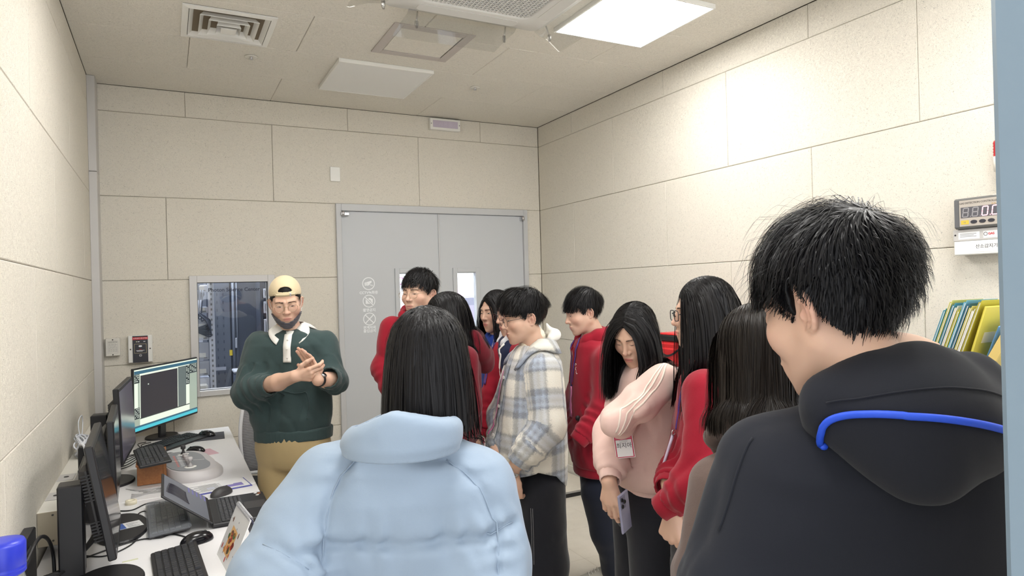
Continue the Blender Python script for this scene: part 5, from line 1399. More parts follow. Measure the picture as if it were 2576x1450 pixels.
# square supply diffuser with nested cones
o = empty('air_diffuser', (-2.8125, -1.417, H)); tag(o, 'white square louvred air diffuser in the ceiling above the left wall', 'air vent')
def sqring(r0, z0, r1, z1, th=.003):
    m = MB(); v = []
    for (r, z) in ((r0, z0), (r1, z1), (r1, z1 + th), (r0, z0 + th)):
        v += [(-r, -r, z), (r, -r, z), (r, r, z), (-r, r, z)]
    f = []
    for i in range(4):
        for k in range(4): f.append((4 * i + k, 4 * i + (k + 1) % 4, 4 * ((i + 1) % 4) + (k + 1) % 4, 4 * ((i + 1) % 4) + k))
    m.add(v, f); return m
m = sqring(.236, -.006, .205, -.010, .008); m.build('vent_frame', M['whitep'], o)
for r, z in ((.202, -.008), (.150, -.014), (.105, -.020), (.062, -.026)):
    sqring(r, z, r * .72, z + .055).build('vent_cone', M['whitep'], o)
m = MB(); m.box((-.040, -.040, -.030), (.040, .040, -.026)); m.build('vent_core', M['whitep'], o)
m = MB(); m.box((-.22, -.22, .085), (.22, .22, .09)); m.build('vent_box', pmat('duct_blue_grey', srgb(110, 124, 158), .6), o)
# access hatch
o = empty('access_hatch', (-1.73, -1.6065, H)); tag(o, 'square grey metal access hatch frame in the ceiling by the cassette', 'hatch')
m = MB(); a, b, w = .250, .2465, .055
m.box((-a, -b, -.007), (-a + w, b, 0), .001); m.box((a - w, -b, -.007), (a, b, 0), .001); m.box((-a + w, -b, -.007), (a - w, -b + w, 0), .001); m.box((-a + w, b - w, -.007), (a - w, b, 0), .001); m.build('hatch_frame', pmat('hatch_grey', srgb(186, 178, 172), .5), o)
link('hatch_panel', panel_mesh(-a + w + .002, a - w - .002, -b + w + .002, b - w - .002, .010, lambda u, v, w_: (u, v, .006 - w_), 'hatch_panel', mat=MC), o)
# sprinkler heads
for k, (x, y, lb) in enumerate(((-2.643, -.969, 'small recessed sprinkler head in the ceiling right of the air diffuser'), (-1.064, -.919, 'small recessed sprinkler head in the ceiling right of the unlit panel'))):
    o = empty('sprinkler', (x, y, H)); tag(o, lb, 'sprinkler')
    m = MB(); m.lathe([(.012, -.001), (.038, -.0015), (.040, -.004), (.034, -.008), (.012, -.004)], 24); m.build('escutcheon', M['offw'], o)
    m = MB(); m.lathe([(.008, 0), (.008, -.012), (.004, -.016), (.012, -.018), (.012, -.020)], 14); m.build('sprinkler_head', M['steel'], o)
# ceiling cassette with clear wind deflectors
M['acw'] = pmat('cassette_white', srgb(212, 211, 207), .4); M['acd'] = pmat('cassette_dark_grey', srgb(96, 96, 98), .7)
AX, AY = -1.675, -2.58; ac = empty('air_conditioner', (AX, AY, H)); tag(ac, 'white four way ceiling cassette air conditioner with grille', 'air conditioner')
def rsq(a, r, n=6):
    p = []
    for cx, cy, s in ((a - r, a - r, 0), (-a + r, a - r, 1), (-a + r, -a + r, 2), (a - r, -a + r, 3)):
        for k in range(n + 1): t_ = (s + k / n) * pi / 2; p.append((cx + r * cos(t_), cy + r * sin(t_)))
    return p
def loftsq(name, rows, mat, par):
    m = MB(); v = []; n = None
    for a, r, z in rows:
        p = rsq(a, r); n = len(p); v += [(x, y, z) for x, y in p]
    f = [(i * n + k, i * n + (k + 1) % n, (i + 1) * n + (k + 1) % n, (i + 1) * n + k) for i in range(len(rows) - 1) for k in range(n)]
    m.add(v, [q[::-1] for q in f], True); return m.build(name, mat, par)
loftsq('cassette_panel', [(.475, .06, 0), (.475, .06, -.020), (.462, .06, -.034), (.330, .05, -.040), (.322, .05, -.036), (.318, .05, -.012)], M['acw'], ac)
m = MB(); m.box((-.32, -.32, -.012), (.32, .32, -.008)); m.build('grille_backing', M['acd'], ac)
m = MB(); N_ = 27; pt = .60 / N_
for i in range(N_ + 1):
    q = -.30 + i * pt; m.box((q - .0028, -.315, -.034), (q + .0028, .315, -.016)); m.box((-.315, q - .0028, -.033), (.315, q + .0028, -.017))
g_ = m.build('grille', M['acw'], ac); g_['kind'] = 'stuff'
for a in range(4):
    R_ = rotz(a * pi / 2); m = MB(); m.prism([(-.27, .358), (.27, .358), (.29, .375), (.29, .415), (.27, .432), (-.27, .432), (-.29, .415), (-.29, .375)], -.0405, -.037); m.xf(R_); m.build('outlet_flap', M['acw'], ac)
# deflector sheets: bent clear plastic with clips
def deflector(a, out, drop, hw, lbl):
    R_ = rotz(a); c = V(AX, AY, H); d = empty('wind_deflector', (AX, AY, H)); tag(d, lbl, 'deflector')
    prof = [(.445, -.034), (.475, -.052), (.475 + out * .45, -.052 - drop * .25), (.475 + out, -.052 - drop), (.475 + out + .012, -.050 - drop)]
    g = np.array([[(x, y, z) for y, z in prof] for x in np.linspace(-hw, hw, 3)]) @ R_.T
    m = MB(); m.sheet(g, .003, False); m.build('deflector_sheet', M['acrylic'], d)
    for x in (-hw * .82, hw * .82):
        m = MB(); m.tube(np.array([(x, .470, -.02), (x, .49, -.075), (x + .003, .495, -.105), (x, .488, -.112)]) @ R_.T, .0045, 6); m.lathe([(.010, -.075), (.011, -.095), (.006, -.112)], 10, (0, 0, 1), R_ @ V(x, .493, 0)); m.build('clip', M['clip'], d)
M['clip'] = glassm('clear_clip', (.80, .80, .80))
deflector(0, .26, .025, .32, 'clear plastic wind deflector on the far side of the ceiling cassette, below the hatch')
deflector(-pi / 2, .13, .075, .46, 'clear bent plastic wind deflector between the ceiling cassette and the lit panel')
deflector(pi / 2, .17, .05, .40, 'clear plastic wind deflector on the left side of the ceiling cassette')
# ---- back wall
def wallbox(name, x0, x1, z0, z1, d, mat, label, cat, b=.004):
    o = empty(name, ((x0 + x1) / 2, 0, (z0 + z1) / 2)); tag(o, label, cat); m = MB(); m.box((-(x1 - x0) / 2, -d, -(z1 - z0) / 2), ((x1 - x0) / 2, 0, (z1 - z0) / 2), b); m.build('housing', mat, o); return o
o = wallbox('sign_light', -1.095, -.813, 3.085, 3.185, .045, M['whitep'], 'unlit white framed lilac sign box high on the back wall by the ceiling', 'sign')
m = MB(); m.box((-.116, -.047, -.030), (.116, -.044, .030)); m.build('sign_face', pmat('lilac_sign_face', srgb(190, 180, 196), .5), o); text_mesh('사용중', .045, pmat('faint_letter', srgb(198, 189, 203), .5), 'lettering', o, RB, (0, -.0475, 0), .0003, spacing=1.1)
for x in (-.131, .131): m = MB(); m.lathe([(.004, 0), (.004, .002)], 8, (0, -1, 0), (x, -.045, 0)); m.build('screw', M['acd'], o)
o = wallbox('blank_plate', -1.955, -1.875, 2.594, 2.712, .012, M['whitep'], 'small blank white wall plate above the doors', 'wall plate', .003)
M['scr'] = pmat('screw_dark', srgb(90, 88, 84), .4, .7)
o = wallbox('detector_box', -3.540, -3.452, 1.287, 1.412, .045, M['offw'], 'small cream wall box with printed notice left of the black red-topped panel', 'wall box')
m = MB(); [m.box(q[0], q[1]) for q in (((-.031, -.0455, -.042), (.031, -.045, -.0413)), ((-.031, -.0455, .0413), (.031, -.045, .042)), ((-.031, -.0455, -.042), (-.0303, -.045, .042)), ((.0303, -.0455, -.042), (.031, -.045, .042)))]; m.build('notice_border', M['ink2'], o)
m = MB(); rr = np.random.RandomState(3)
for k in range(8):
    z_ = .022 - .0075 * k; x_ = -.027; 
    while x_ < .02: l = rr.uniform(.006, .02); m.box((x_, -.0456, z_), (min(x_ + l, .027), -.045, z_ + .0018)); x_ += l + .003
m.build('small_print', M['ink2'], o)
text_mesh('음압감지장치함', .0085, M['ink'], 'lettering', o, RB, (0, -.0456, .034), .0002)
for z_ in (.052, -.052): m = MB(); m.lathe([(.004, 0), (.0045, .002), (.002, .003)], 10, (0, -1, 0), (0, -.045, z_)); m.build('screw', M['scr'], o)
o = wallbox('control_panel', -3.404, -3.253, 1.230, 1.423, .040, M['whitep'], 'white wall box with black panel and red heading strip', 'control panel')
M['pblk'] = pmat('panel_charcoal', srgb(48, 48, 56), .45); M['pred'] = pmat('panel_red', srgb(196, 40, 50), .5)
m = MB(); m.box((-.048, -.042, -.095), (.048, -.040, .093)); m.build('face_plate', M['pblk'], o); m = MB(); m.box((-.048, -.0428, .066), (.048, -.042, .084)); m.build('heading_strip', M['pred'], o)
text_mesh('소화설비수동조작함', .0105, M['decal'], 'lettering', o, RB, (0, -.0432, .075), .0002)
m = MB(); 
for q in (((-.038, -.0426, -.030), (.038, -.042, -.0285)), ((-.038, -.0426, .0345), (.038, -.042, .036)), ((-.038, -.0426, -.030), (-.0365, -.042, .036)), ((.0365, -.0426, -.030), (.038, -.042, .036))): m.box(*q)
m.build('button_border', pmat('pale_gold_line', srgb(205, 195, 150), .5), o)
m = MB(); m.prism(rsq(.010, .006), 0, .004); m.xf(np.array([[1, 0, 0], [0, 0, -1.], [0, .6, 0]]), (0, -.042, .020)); m.build('push_button', M['decal'], o)
m = MB(); [m.box((-.026 + .004 * (k % 2), -.0426, -.012 - .005 * k), (.026 - .012 * k, -.042, -.0095 - .005 * k)) for k in range(2)]; m.build('small_print', M['decal'], o); m = MB(); m.box((-.008, -.0426, -.004), (.008, -.042, -.002)); m.build('red_print', M['pred'], o)
ring(0, -.046, .0085, .0015, M['decal'], 24, o, 'emblem_ring', -.042); m = MB(); m.box((-.005, -.0426, -.047), (.005, -.042, -.045)); m.build('emblem_bar', M['decal'], o)
for x in (-.024, .012): m = MB(); m.box((x + .008, -.0426, .050), (x + .020, -.042, .054)); m.build('label_mark', M['decal'], o)
m = MB(); m.lathe([(.0035, 0), (.0035, .002)], 10, (0, -1, 0), (-.023, -.042, .052)); m.build('indicator_lamp', pmat('pale_green_lamp', srgb(215, 225, 180), .4), o)
for x in (-.061, .061): m = MB(); m.lathe([(.005, 0), (.005, .002), (.002, .003)], 10, (0, -1, 0), (x, -.040, 0)); m.build('screw', M['scr'], o)
# ---- right wall: gas detector
RR = np.array([[0, 0, -1.], [-1, 0, 0], [0, 1, 0]])     # text facing -x: local x -> -y
def rbox(lo, hi, b, name, mat, par): m = MB(); m.box(lo, hi, b); return m.build(name, mat, par)
g = empty('gas_detector', (0, -3.86, 1.955)); tag(g, 'grey gas detection controller with glowing red digits on the right wall', 'gas detector')
M['gcase'] = pmat('gauge_case', srgb(104, 104, 102), .45); M['gface'] = pmat('gauge_face', srgb(176, 168, 158), .5); M['seg'] = pmat('dark_segment', srgb(150, 148, 150), .5); M['disp'] = pmat('display_window', srgb(86, 86, 92), .3); M['segon'] = emis('red_digit', (1.0, .06, .20), .75); M['redlens'] = pmat('red_beacon_lens', srgb(190, 22, 34), .25)
rbox((-.085, -.115, -.066), (0, .095, .066), .006, 'gauge_case', M['gcase'], g); f_ = rbox((-.087, -.105, -.056), (-.085, .070, .056), 0, 'gauge_face', M['gface'], g); rbox((-.0872, .072, -.058), (-.085, .090, .058), 0, 'case_strip', M['acd'], g)
text_mesh('GAS DETECTION CONTROLLER', .0112, M['ink'], 'lettering', f_, RR, (-.0873, -.008, .043), .0002, spacing=.95)
d_ = rbox((-.0876, -.095, -.020), (-.087, .064, .026), 0, 'display_window', M['disp'], g)
def digit(cy, on, ch):
    s = dict(a=(0, 1), g=(0, 0), d=(0, -1)); w_, h_ = .0105, .0185; segs = {'a': ((-w_, h_), (w_, h_)), 'd': ((-w_, -h_), (w_, -h_)), 'g': ((-w_, 0), (w_, 0)), 'f': ((-w_, 0), (-w_, h_)), 'b': ((w_, 0), (w_, h_)), 'e': ((-w_, -h_), (-w_, 0)), 'c': ((w_, -h_), (w_, 0))}
    m = MB(); n_ = 0
    for k, (p, q) in segs.items():
        if on and k == 'g': continue
        x0, x1 = min(p[0], q[0]) - .0022, max(p[0], q[0]) + .0022; z0, z1 = min(p[1], q[1]) - .0022, max(p[1], q[1]) + .0022
        if k in 'agd': x0 += .003; x1 -= .003
        else: z0 += .003; z1 -= .003
        sh = lambda z: .12 * z
        m.add([(-.0880, cy - x0 - sh(z0), z0 + .003), (-.0880, cy - x1 - sh(z0), z0 + .003), (-.0880, cy - x1 - sh(z1), z1 + .003), (-.0880, cy - x0 - sh(z1), z1 + .003)], [(0, 1, 2, 3)]); n_ += 1
    m.add([(-.0880, cy - .0175, -.017), (-.0880, cy - .0215, -.017), (-.0880, cy - .0215, -.013), (-.0880, cy - .0175, -.013)], [(0, 1, 2, 3)])
    return m.build('digit', M['segon'] if on else M['seg'], d_)
for k, on in enumerate((False, False, True, True)): digit(.044 - .0385 * k, on, '0')
rbox((-.0875, .032, -.048), (-.087, .064, -.030), 0, 'yellow_label', pmat('yellow_label', srgb(206, 180, 70), .5), f_)
text_mesh('H2', .008, M['ink2'], 'lettering', f_, RR, (-.0877, .048, -.039), .0002)
for k, y in enumerate((.012, -.022, -.056)):
    m = MB(); m.prism([(y + .013 * cos(a) * (1 if abs(cos(a)) < 1 else 1), .0075 * sin(a)) for a in np.linspace(0, 2 * pi, 20, endpoint=False)], 0, .002); m.xf(np.array([[0, 0, -1.], [1, 0, 0], [0, 1, 0]]), (-.087, 0, -.039)); m.build('push_button', M['pblk'], f_)
text_mesh('O₂ %', .007, pmat('amber_print', srgb(200, 150, 40), .5), 'lettering', f_, RR, (-.0877, -.066, .0305), .0002)
j = empty('junction_box', (0, -3.86, 1.862)); tag(j, 'slim grey box with printed labels directly under the gas detector', 'wall box')
rbox((-.07, -.10, -.026), (0, .108, .026), .003, 'housing', M['alu'], j); rbox((-.0706, .0, -.018), (-.07, .085, .012), 0, 'printed_label', M['card'], j); rbox((-.0706, -.095, -.018), (-.07, -.015, .012), 0, 'printed_label', M['card'], j)
m = MB(); [m.box((-.0710, .012 + .01 * (k % 2), .004 - .006 * k), (-.0706, .078, .0062 - .006 * k)) for k in range(3)]; m.build('small_print', M['ink2'], j)
text_mesh('GAS', .013, M['pred'], 'lettering', j, RR, (-.0709, -.046, -.001), .0002, bold=.0005); ring(0, 0, .008, .002, M['ink'], 20, j, 'emblem_ring'); q = [c for c in j.children if c.name.startswith('emblem_ring')][0]; q.rotation_euler = (0, 0, -pi / 2); q.location = (-.0704, -.024, -.001)
m = MB(); m.lathe([(.004, 0), (.004, .001)], 10, (-1, 0, 0), (-.0702, .098, .002)); m.build('screw_hole', M['ink'], j)
j = empty('sensor_box', (0, -3.865, 1.806)); tag(j, 'white box with a Korean name label, lowest of the gas detector stack', 'wall box')
rbox((-.075, -.10, -.030), (0, .108, .029), .003, 'housing', M['whitep'], j); rbox((-.0757, -.078, -.020), (-.075, .030, .024), .0003, 'name_label', M['card'], j); text_mesh('산소감지기', .019, M['ink'], 'lettering', j, RR, (-.0760, -.024, .003), .0002)
b_ = empty('warning_beacon', (-.05, -3.945, 2.021)); tag(b_, 'red warning beacon on a white stem above the gas detector', 'beacon')
m = MB(); m.lathe([(.020, .0), (.020, .008), (.009, .010), (.009, .075), (.017, .078), (.018, .092), (.030, .098), (.032, .160)], 24); m.build('beacon_stem', M['offw'], b_)
m = MB(); m.lathe([(.0315, .160)] + [(.0315 if k % 2 else .0295, .162 + .006 * k) for k in range(10)] + [(.028, .226), (.012, .230)], 24); m.build('beacon_lens', M['redlens'], b_)
m = MB(); m.box((-.03, -.025, -.002), (.05, .025, .003)); m.build('bracket', M['offw'], b_)
# ---- cabinet with file holder and first-aid bag along the right wall
cb = empty('low_cabinet', (-.24, -4.02, 0)); tag(cb, 'dark topped low cabinet along the right wall under the folders', 'cabinet')
rbox((-.22, -.62, 0), (.225, .42, 1.24), .004, 'cabinet_body', M['offw'], cb); rbox((-.235, -.63, 1.24), (.226, .43, 1.262), .003, 'cabinet_top', M['pblk'], cb)
m = MB(); m.box((-.224, -.60, .05), (-.22, -.11, 1.2), .002); dd = m.build('door', M['offw'], cb); m = MB(); m.tube([(-.224, -.16, .7), (-.25, -.16, .7), (-.25, -.16, .85), (-.224, -.16, .85)], .005, 6); m.build('handle', M['steel'], dd)
m = MB(); m.box((-.224, -.10, .05), (-.22, .40, 1.2), .002); dd = m.build('door', M['offw'], cb); m = MB(); m.tube([(-.224, -.05, .7), (-.25, -.05, .7), (-.25, -.05, .85), (-.224, -.05, .85)], .005, 6); m.build('handle', M['steel'], dd)
cols = [(66, 150, 170), (205, 200, 110), (70, 140, 160), (225, 222, 205), (196, 190, 70), (120, 180, 200), (60, 110, 130), (214, 205, 120), (236, 234, 224), (190, 180, 60)]
lab = ['teal', 'pale yellow', 'blue-green', 'white', 'mustard', 'light blue', 'slate', 'straw', 'cream', 'olive yellow']
for k in range(10):
    fo = empty('file_folder', (-.25, -3.768 - .0135 * k, 1.262)); tag(fo, '%s folder, %s from the far end of the leaning row on the low cabinet' % (lab[k], ['first', 'second', 'third', 'fourth', 'fifth', 'sixth', 'seventh', 'eighth', 'ninth', 'tenth'][k]), 'folder', 'folders on the low cabinet')
    R_ = rotx(20 * D2R); hh = .31 + .012 * ((k * 7) % 4)
    mt = pmat('folder_' + lab[k].replace(' ', '_'), srgb(*cols[k]), .5); m = MB(); m.box((-.11, -.0045, 0), (.11, -.0030, hh)); m.box((-.11, .0030, 0), (.11, .0045, hh - .01)); m.box((.108, -.0045, 0), (.111, .0045, hh - .01)); m.xf(R_, (0, 0, .002)); m.build('folder_cover', mt, fo)
    m = MB(); m.box((-.106, -.0028, .003), (.106, .0028, hh - .014)); m.xf(R_, (0, 0, .002)); m.build('papers', M['card'], fo)
def envelope(name, loc, w_, h_, th, R_, mat, label, extra=None):
    o = empty(name, loc); tag(o, label, 'envelope'); m = MB(); m.box((-w_ / 2, -th / 2, 0), (w_ / 2, th / 2, h_), .003); m.xf(R_); m.build('envelope_body', mat, o)
    m = MB(); m.add(np.array([(-w_ / 2 + .004, th / 2 + .0005, h_ - .004), (w_ / 2 - .004, th / 2 + .0005, h_ - .004), (w_ * .3, th / 2 + .0008, h_ * .72), (-w_ * .3, th / 2 + .0008, h_ * .72)]) @ R_.T, [(0, 1, 2, 3)]); m.build('flap', mat, o)
    m = MB(); m.box((-w_ * .33, -th / 2 - .0012, h_ * .52), (w_ * .33, -th / 2 - .0004, h_ * .66)); m.xf(R_); m.build('label', M['card2'], o); m = MB(); m.lathe([(.009, 0), (.010, .003), (.006, .004)], 14, (0, -1, 0), (w_ * .36, -th / 2, h_ * .92)); m.xf(R_); m.build('snap_button', M['steel'], o)
    return o
M['card2'] = pmat('manila_label', srgb(226, 214, 176), .6); M['yel'] = pmat('yellow_plastic_folder', srgb(206, 192, 74), .35); M['manila'] = pmat('manila_paper', srgb(226, 200, 122), .6); M['bluepl'] = pmat('blue_plastic_folder', srgb(96, 150, 214), .35)
envelope('document_folder', (-.25, -3.935, 1.264), .235, .315, .008, rotx(17 * D2R) @ roty(0), M['yel'], 'large yellow plastic document folder with a snap button behind the manila envelope')
envelope('document_folder', (-.20, -3.957, 1.264), .20, .270, .008, rotx(25 * D2R) @ roty(-10 * D2R), M['bluepl'], 'blue plastic folder peeking behind the thick manila envelope')
envelope('padded_envelope', (-.27, -3.985, 1.264), .16, .250, .035, rotx(30 * D2R) @ roty(-6 * D2R), M['manila'], 'thick manila envelope leaning nearest in the folder row')
# white cabinet carrying the red bag
wc = empty('white_cabinet', (-.22, -2.17, 0)); tag(wc, 'white box cabinet under the red first aid bag by the right wall', 'cabinet')
rbox((-.20, -.18, 0), (.20, .17, 1.165), .006, 'cabinet_body', M['whitep'], wc); rbox((-.203, -.17, .06), (-.20, .16, 1.12), .002, 'door', M['whitep'], wc); rbox((-.2045, -.06, 1.05), (-.203, -.01, 1.115), 0, 'printed_label', M['card'], wc)
m = MB(); [m.box((-.2050, -.055 + .006 * k, 1.06), (-.2045, -.052 + .006 * k, 1.105)) for k in range(3)]; m.build('small_print', M['ink2'], wc)
rb = empty('first_aid_bag', (-.24, -2.175, 1.165)); tag(rb, 'bright red soft bag with black zip and handle on the white cabinet', 'bag'); M['rednylon'] = cloth_mat('red_nylon', srgb(204, 30, 34), .6, 700, .2, .06)
m = MB(); m.box((-.10, -.14, .0), (.10, .14, .155), .018); m.build('bag_body', M['rednylon'], rb)
m = MB(); m.box((-.095, -.135, .150), (.095, .135, .200), .012); m.build('bag_lid', M['rubber'], rb); m = MB(); m.box((-.090, -.132, .190), (.090, .132, .206), .008); m.build('bag_top', M['rednylon'], rb)
m = MB(); m.box((-.112, -.105, .02), (-.095, .105, .115), .012); pk = m.build('front_pocket', M['rednylon'], rb)
m = MB(); m.sheet(np.array([[(-.114 - .008 * sin(pi * t_), y - .012 * 0, .112 - .045 * sin(pi * t_) + dz) for dz in (-.007, .007)] for t_, y in zip(np.linspace(0, 1, 12), np.linspace(.10, -.10, 12))]), .003); m.build('handle_strap', M['rubber'], rb)
# ---------------------------------------------------------------- server room seen through the window
M['rackw'] = pmat('rack_white', srgb(206, 210, 222), .5); M['rackd'] = pmat('rack_dark_blue', srgb(72, 78, 92), .45); M['rackm'] = pmat('rack_mid', srgb(98, 104, 116), .5); M['gear'] = pmat('gear_grey', srgb(176, 180, 192), .5)
m = MB(); m.box((-4.2, 2.2, -.02), (-1.95, 2.3, 3.0)); m.box((-4.24, .17, -.02), (-4.2, 2.3, 3)); m.box((-2.28, .17, -.02), (-2.245, 2.3, 3)); struct(m.build('wall_server_room', M['rackw']))
m = MB(); m.box((-4.2, .17, -.06), (-2.2, 2.3, 0)); struct(m.build('floor_server_room', M['tile'])); m = MB(); m.box((-4.2, .17, 2.9), (-2.2, 2.3, 2.96)); struct(m.build('ceiling_server_room', M['rackw']))
m = MB(); m.box((-3.3, .45, 2.86), (-2.4, .85, 2.88)); lp = m.build('server_room_light', emis('server_lamp', (.93, .97, 1.0), 16.0)); tag(lp, 'ceiling light of the server room beyond the observation window', 'light')
rk = empty('equipment_rack', (-2.93, .55, 0)); tag(rk, 'open white equipment rack with devices at the left of the observation window', 'rack')
for x in (-.24, .10):
    m = MB(); m.box((x - .022, -.02, 0), (x + .022, .02, 2.1), .002); ps = m.build('perforated_post', M['rackw'], rk)
    m = MB(); [m.box((x - .006, -.0215, .10 + .042 * k), (x + .006, -.0195, .118 + .042 * k)) for k in range(46)]; h_ = m.build('post_holes', M['ink2'], ps); h_['kind'] = 'stuff'
for k, (z0, z1, dp, mt, nm) in enumerate(((.92, 1.02, .25, 'rackw', 'power_unit'), (1.04, 1.16, .05, 'gear', 'terminal_panel'), (1.17, 1.31, .05, 'gear', 'breaker_panel'), (1.33, 1.40, .3, 'rackw', 'power_unit'), (1.41, 1.50, .12, 'gear', 'patch_unit'), (1.55, 1.60, .35, 'rackw', 'shelf_unit'), (1.72, 1.78, .35, 'rackw', 'shelf_unit'))):
    m = MB(); m.box((-.215, -.01, z0), (.075, dp, z1), .004); u_ = m.build(nm, M[mt], rk)
    m = MB(); m.box((-.02, -.013, z0 + .02), (.05, -.010, min(z0 + .055, z1 - .006)), .001); m.build('face_plate', M['whitep'], u_)
    m = MB(); m.box((.035, -.016, z0 + .012), (.06, -.012, z0 + .02)); m.build('latch', M['ink2'], u_)
m = MB()
for k in range(9):
    x = -.12 + .02 * k; m.tube(smooth_path([(x, -.03, 1.74), (x - .02, -.09, 1.66 - .02 * k), (-.03 + .01 * k, -.10, 1.58 - .01 * k), (.09, -.04, 1.48 - .015 * k), (-.05, -.03, 1.42)], 6), .005, 5)
m.build('cable', M['rackd'], rk)
m = MB(); m.lathe([(.05, 1.66), (.075, 1.70), (.07, 1.80), (.04, 1.84)], 16, c=(-.02, .05, 0)); m.build('cable_bundle', M['rackd'], rk)
m = MB(); m.box((-.10, -.035, .905), (.06, .02, .975), .015); m.build('adapter', M['whitep'], rk)
sc_ = empty('server_cabinet', (-2.60, .98, 0)); tag(sc_, 'tall dark blue server cabinet in the middle of the observation window', 'cabinet')
m = MB(); m.box((-.245, 0, 0), (.255, .8, 2.15), .006); m.build('cabinet_body', M['rackd'], sc_)
m = MB(); m.box((-.235, -.018, .05), (-.055, -.002, 2.1), .004); dd = m.build('door', M['rackm'], sc_); m = MB(); [m.box((-.215 + .05 * i, -.0195, .5 + .07 * j), (-.206 + .05 * i, -.0178, .525 + .07 * j)) for i in range(3) for j in range(18)]; h_ = m.build('vent_slots', M['rackd'], dd); h_['kind'] = 'stuff'
m = MB(); m.box((-.045, -.018, .05), (.245, -.002, 2.1), .004); dd = m.build('door', M['rackd'], sc_)
m = MB(); m.tube([(-.03, -.02, .4), (-.03, -.02, 2.0)], .011, 8); m.tube([(-.0, -.02, .4), (-.0, -.02, 2.0)], .006, 8); m.build('door_edge_rail', M['rackm'], dd)
m = MB(); m.box((-.020, -.035, 1.22), (-.004, -.018, 1.31), .003); m.build('handle', M['gear'], dd); m = MB(); m.box((-.068, -.020, 1.155), (-.044, -.018, 1.205)); m.build('yellow_label', pmat('yellow_tag', srgb(214, 190, 60), .5), dd)
m = MB(); m.box((-.20, -.0205, 1.03), (-.10, -.018, 1.06)); m.build('nameplate', M['gear'], sc_)
bn = empty('clear_bin', (-2.56, .80, .72)); tag(bn, 'translucent pale plastic bin at the bottom of the observation window', 'bin'); m = MB(); m.box((-.09, -.09, 0), (.10, .09, .30), .02); m.build('bin_body', pmat('frosted_plastic', srgb(150, 164, 186), .4, **{'Alpha': .75}), bn); m = MB(); m.box((-.10, -.10, .30), (.11, .10, .325), .008); m.build('bin_lid', M['rackw'], bn)
m = MB(); m.box((-2.71, .66, .0), (-2.465, .92, .72), .004); st_ = m.build('plinth', M['rackm']); tag(st_, 'low dark plinth under the translucent bin in the server room', 'plinth')
sh = empty('device_shelf', (-2.36, .60, 0)); tag(sh, 'shelf of white instruments at the right edge of the observation window', 'shelf')
m = MB(); m.box((-.085, -.02, 0), (-.065, .3, 2.1)); m.box((.055, -.02, 0), (.075, .3, 2.1)); m.build('shelf_upright', M['rackd'], sh)
for z0, z1, nm in ((1.66, 1.74, 'instrument'), (1.53, 1.63, 'instrument'), (1.30, 1.48, 'breaker_panel'), (1.10, 1.26, 'instrument'), (.92, 1.06, 'instrument')):
    m = MB(); m.box((-.06, -.03, z0), (.05, .25, z1), .004); u_ = m.build(nm, M['rackw'], sh); m = MB(); m.box((-.045, -.033, z0 + .02), (-.005, -.030, z1 - .02)); m.build('display', M['rackm'], u_); m = MB(); m.box((.008, -.034, z0 + .015), (.035, -.030, z1 - .015)); m.build('dark_slot', M['rackd'], u_)

# ---------------------------------------------------------------- desks and what stands on them
DZ = .73
M['top'] = pmat('white_laminate', srgb(226, 225, 226), .28); M['edge'] = pmat('laminate_edge', srgb(196, 194, 190), .4); M['blk'] = pmat('black_plastic', srgb(30, 30, 33), .42); M['blk2'] = pmat('dark_grey_plastic', srgb(58, 57, 58), .5); M['scrn'] = pmat('dark_screen', srgb(20, 22, 28), .12)
M['key'] = pmat('key_plastic', srgb(42, 43, 47), .45); M['keyg'] = pmat('covered_key', srgb(96, 96, 98), .35); M['cable'] = pmat('cable_black', srgb(26, 26, 28), .5); M['cablew'] = pmat('cable_white', srgb(214, 216, 222), .45)
def desk(y0, y1, label):
    o = empty('desk', (-3.185, (y0 + y1) / 2, 0)); tag(o, label, 'desk'); a = (y1 - y0) / 2
    m = MB(); m.box((-.405, -a + .001, DZ - .025), (.41, a - .001, DZ), .002); m.build('desktop', M['top'], o)
    for x in (-.36, .34):
        for y in (-a + .06, a - .06): m = MB(); m.box((x - .02, y - .02, 0), (x + .02, y + .02, DZ - .025), .002); m.build('leg', M['alu'], o)
    m = MB(); m.box((-.38, -a + .05, .3), (-.36, a - .05, DZ - .03)); m.build('modesty_panel', M['edge'], o)
    m = MB(); m.box((-.36, -a + .05, DZ - .065), (.36, -a + .07, DZ - .025)); m.box((-.36, a - .07, DZ - .065), (.36, a - .05, DZ - .025)); m.build('rail', M['alu'], o); return o
desk(-1.838, -.16, 'white desk section along the left wall carrying the large lit monitor')
desk(-3.70, -1.842, 'white desk section nearest the camera with laptop and calendar')
rw = empty('cable_trunking', (-3.5655, -1.33, .84)); tag(rw, 'beige cable trunking along the left wall behind the monitors', 'trunking')
m = MB(); m.box((-.0345, -1.14, -.065), (.0345, 1.14, .065), .003); m.build('trunking_body', M['offw'], rw); m = MB(); m.box((-.033, -1.143, -.063), (.033, -1.139, .063), .001); m.build('end_cap', pmat('beige_end_cap', srgb(176, 166, 146), .5), rw)
for y in (-.93, -.62): m = MB(); m.box((-.030, y - .055, .065), (.030, y + .055, .069), .001); q = m.build('outlet_plate', M['alu'], rw); m = MB(); m.lathe([(.010, 0), (.009, .002)], 12, c=(.0, y, .069)); m.build('socket', M['blk2'], q)
for z_ in (.05, -.045): m = MB(); m.lathe([(.004, 0), (.003, .002)], 8, (0, -1, 0), (.015, -1.143, z_)); m.build('screw', M['scr'], rw)

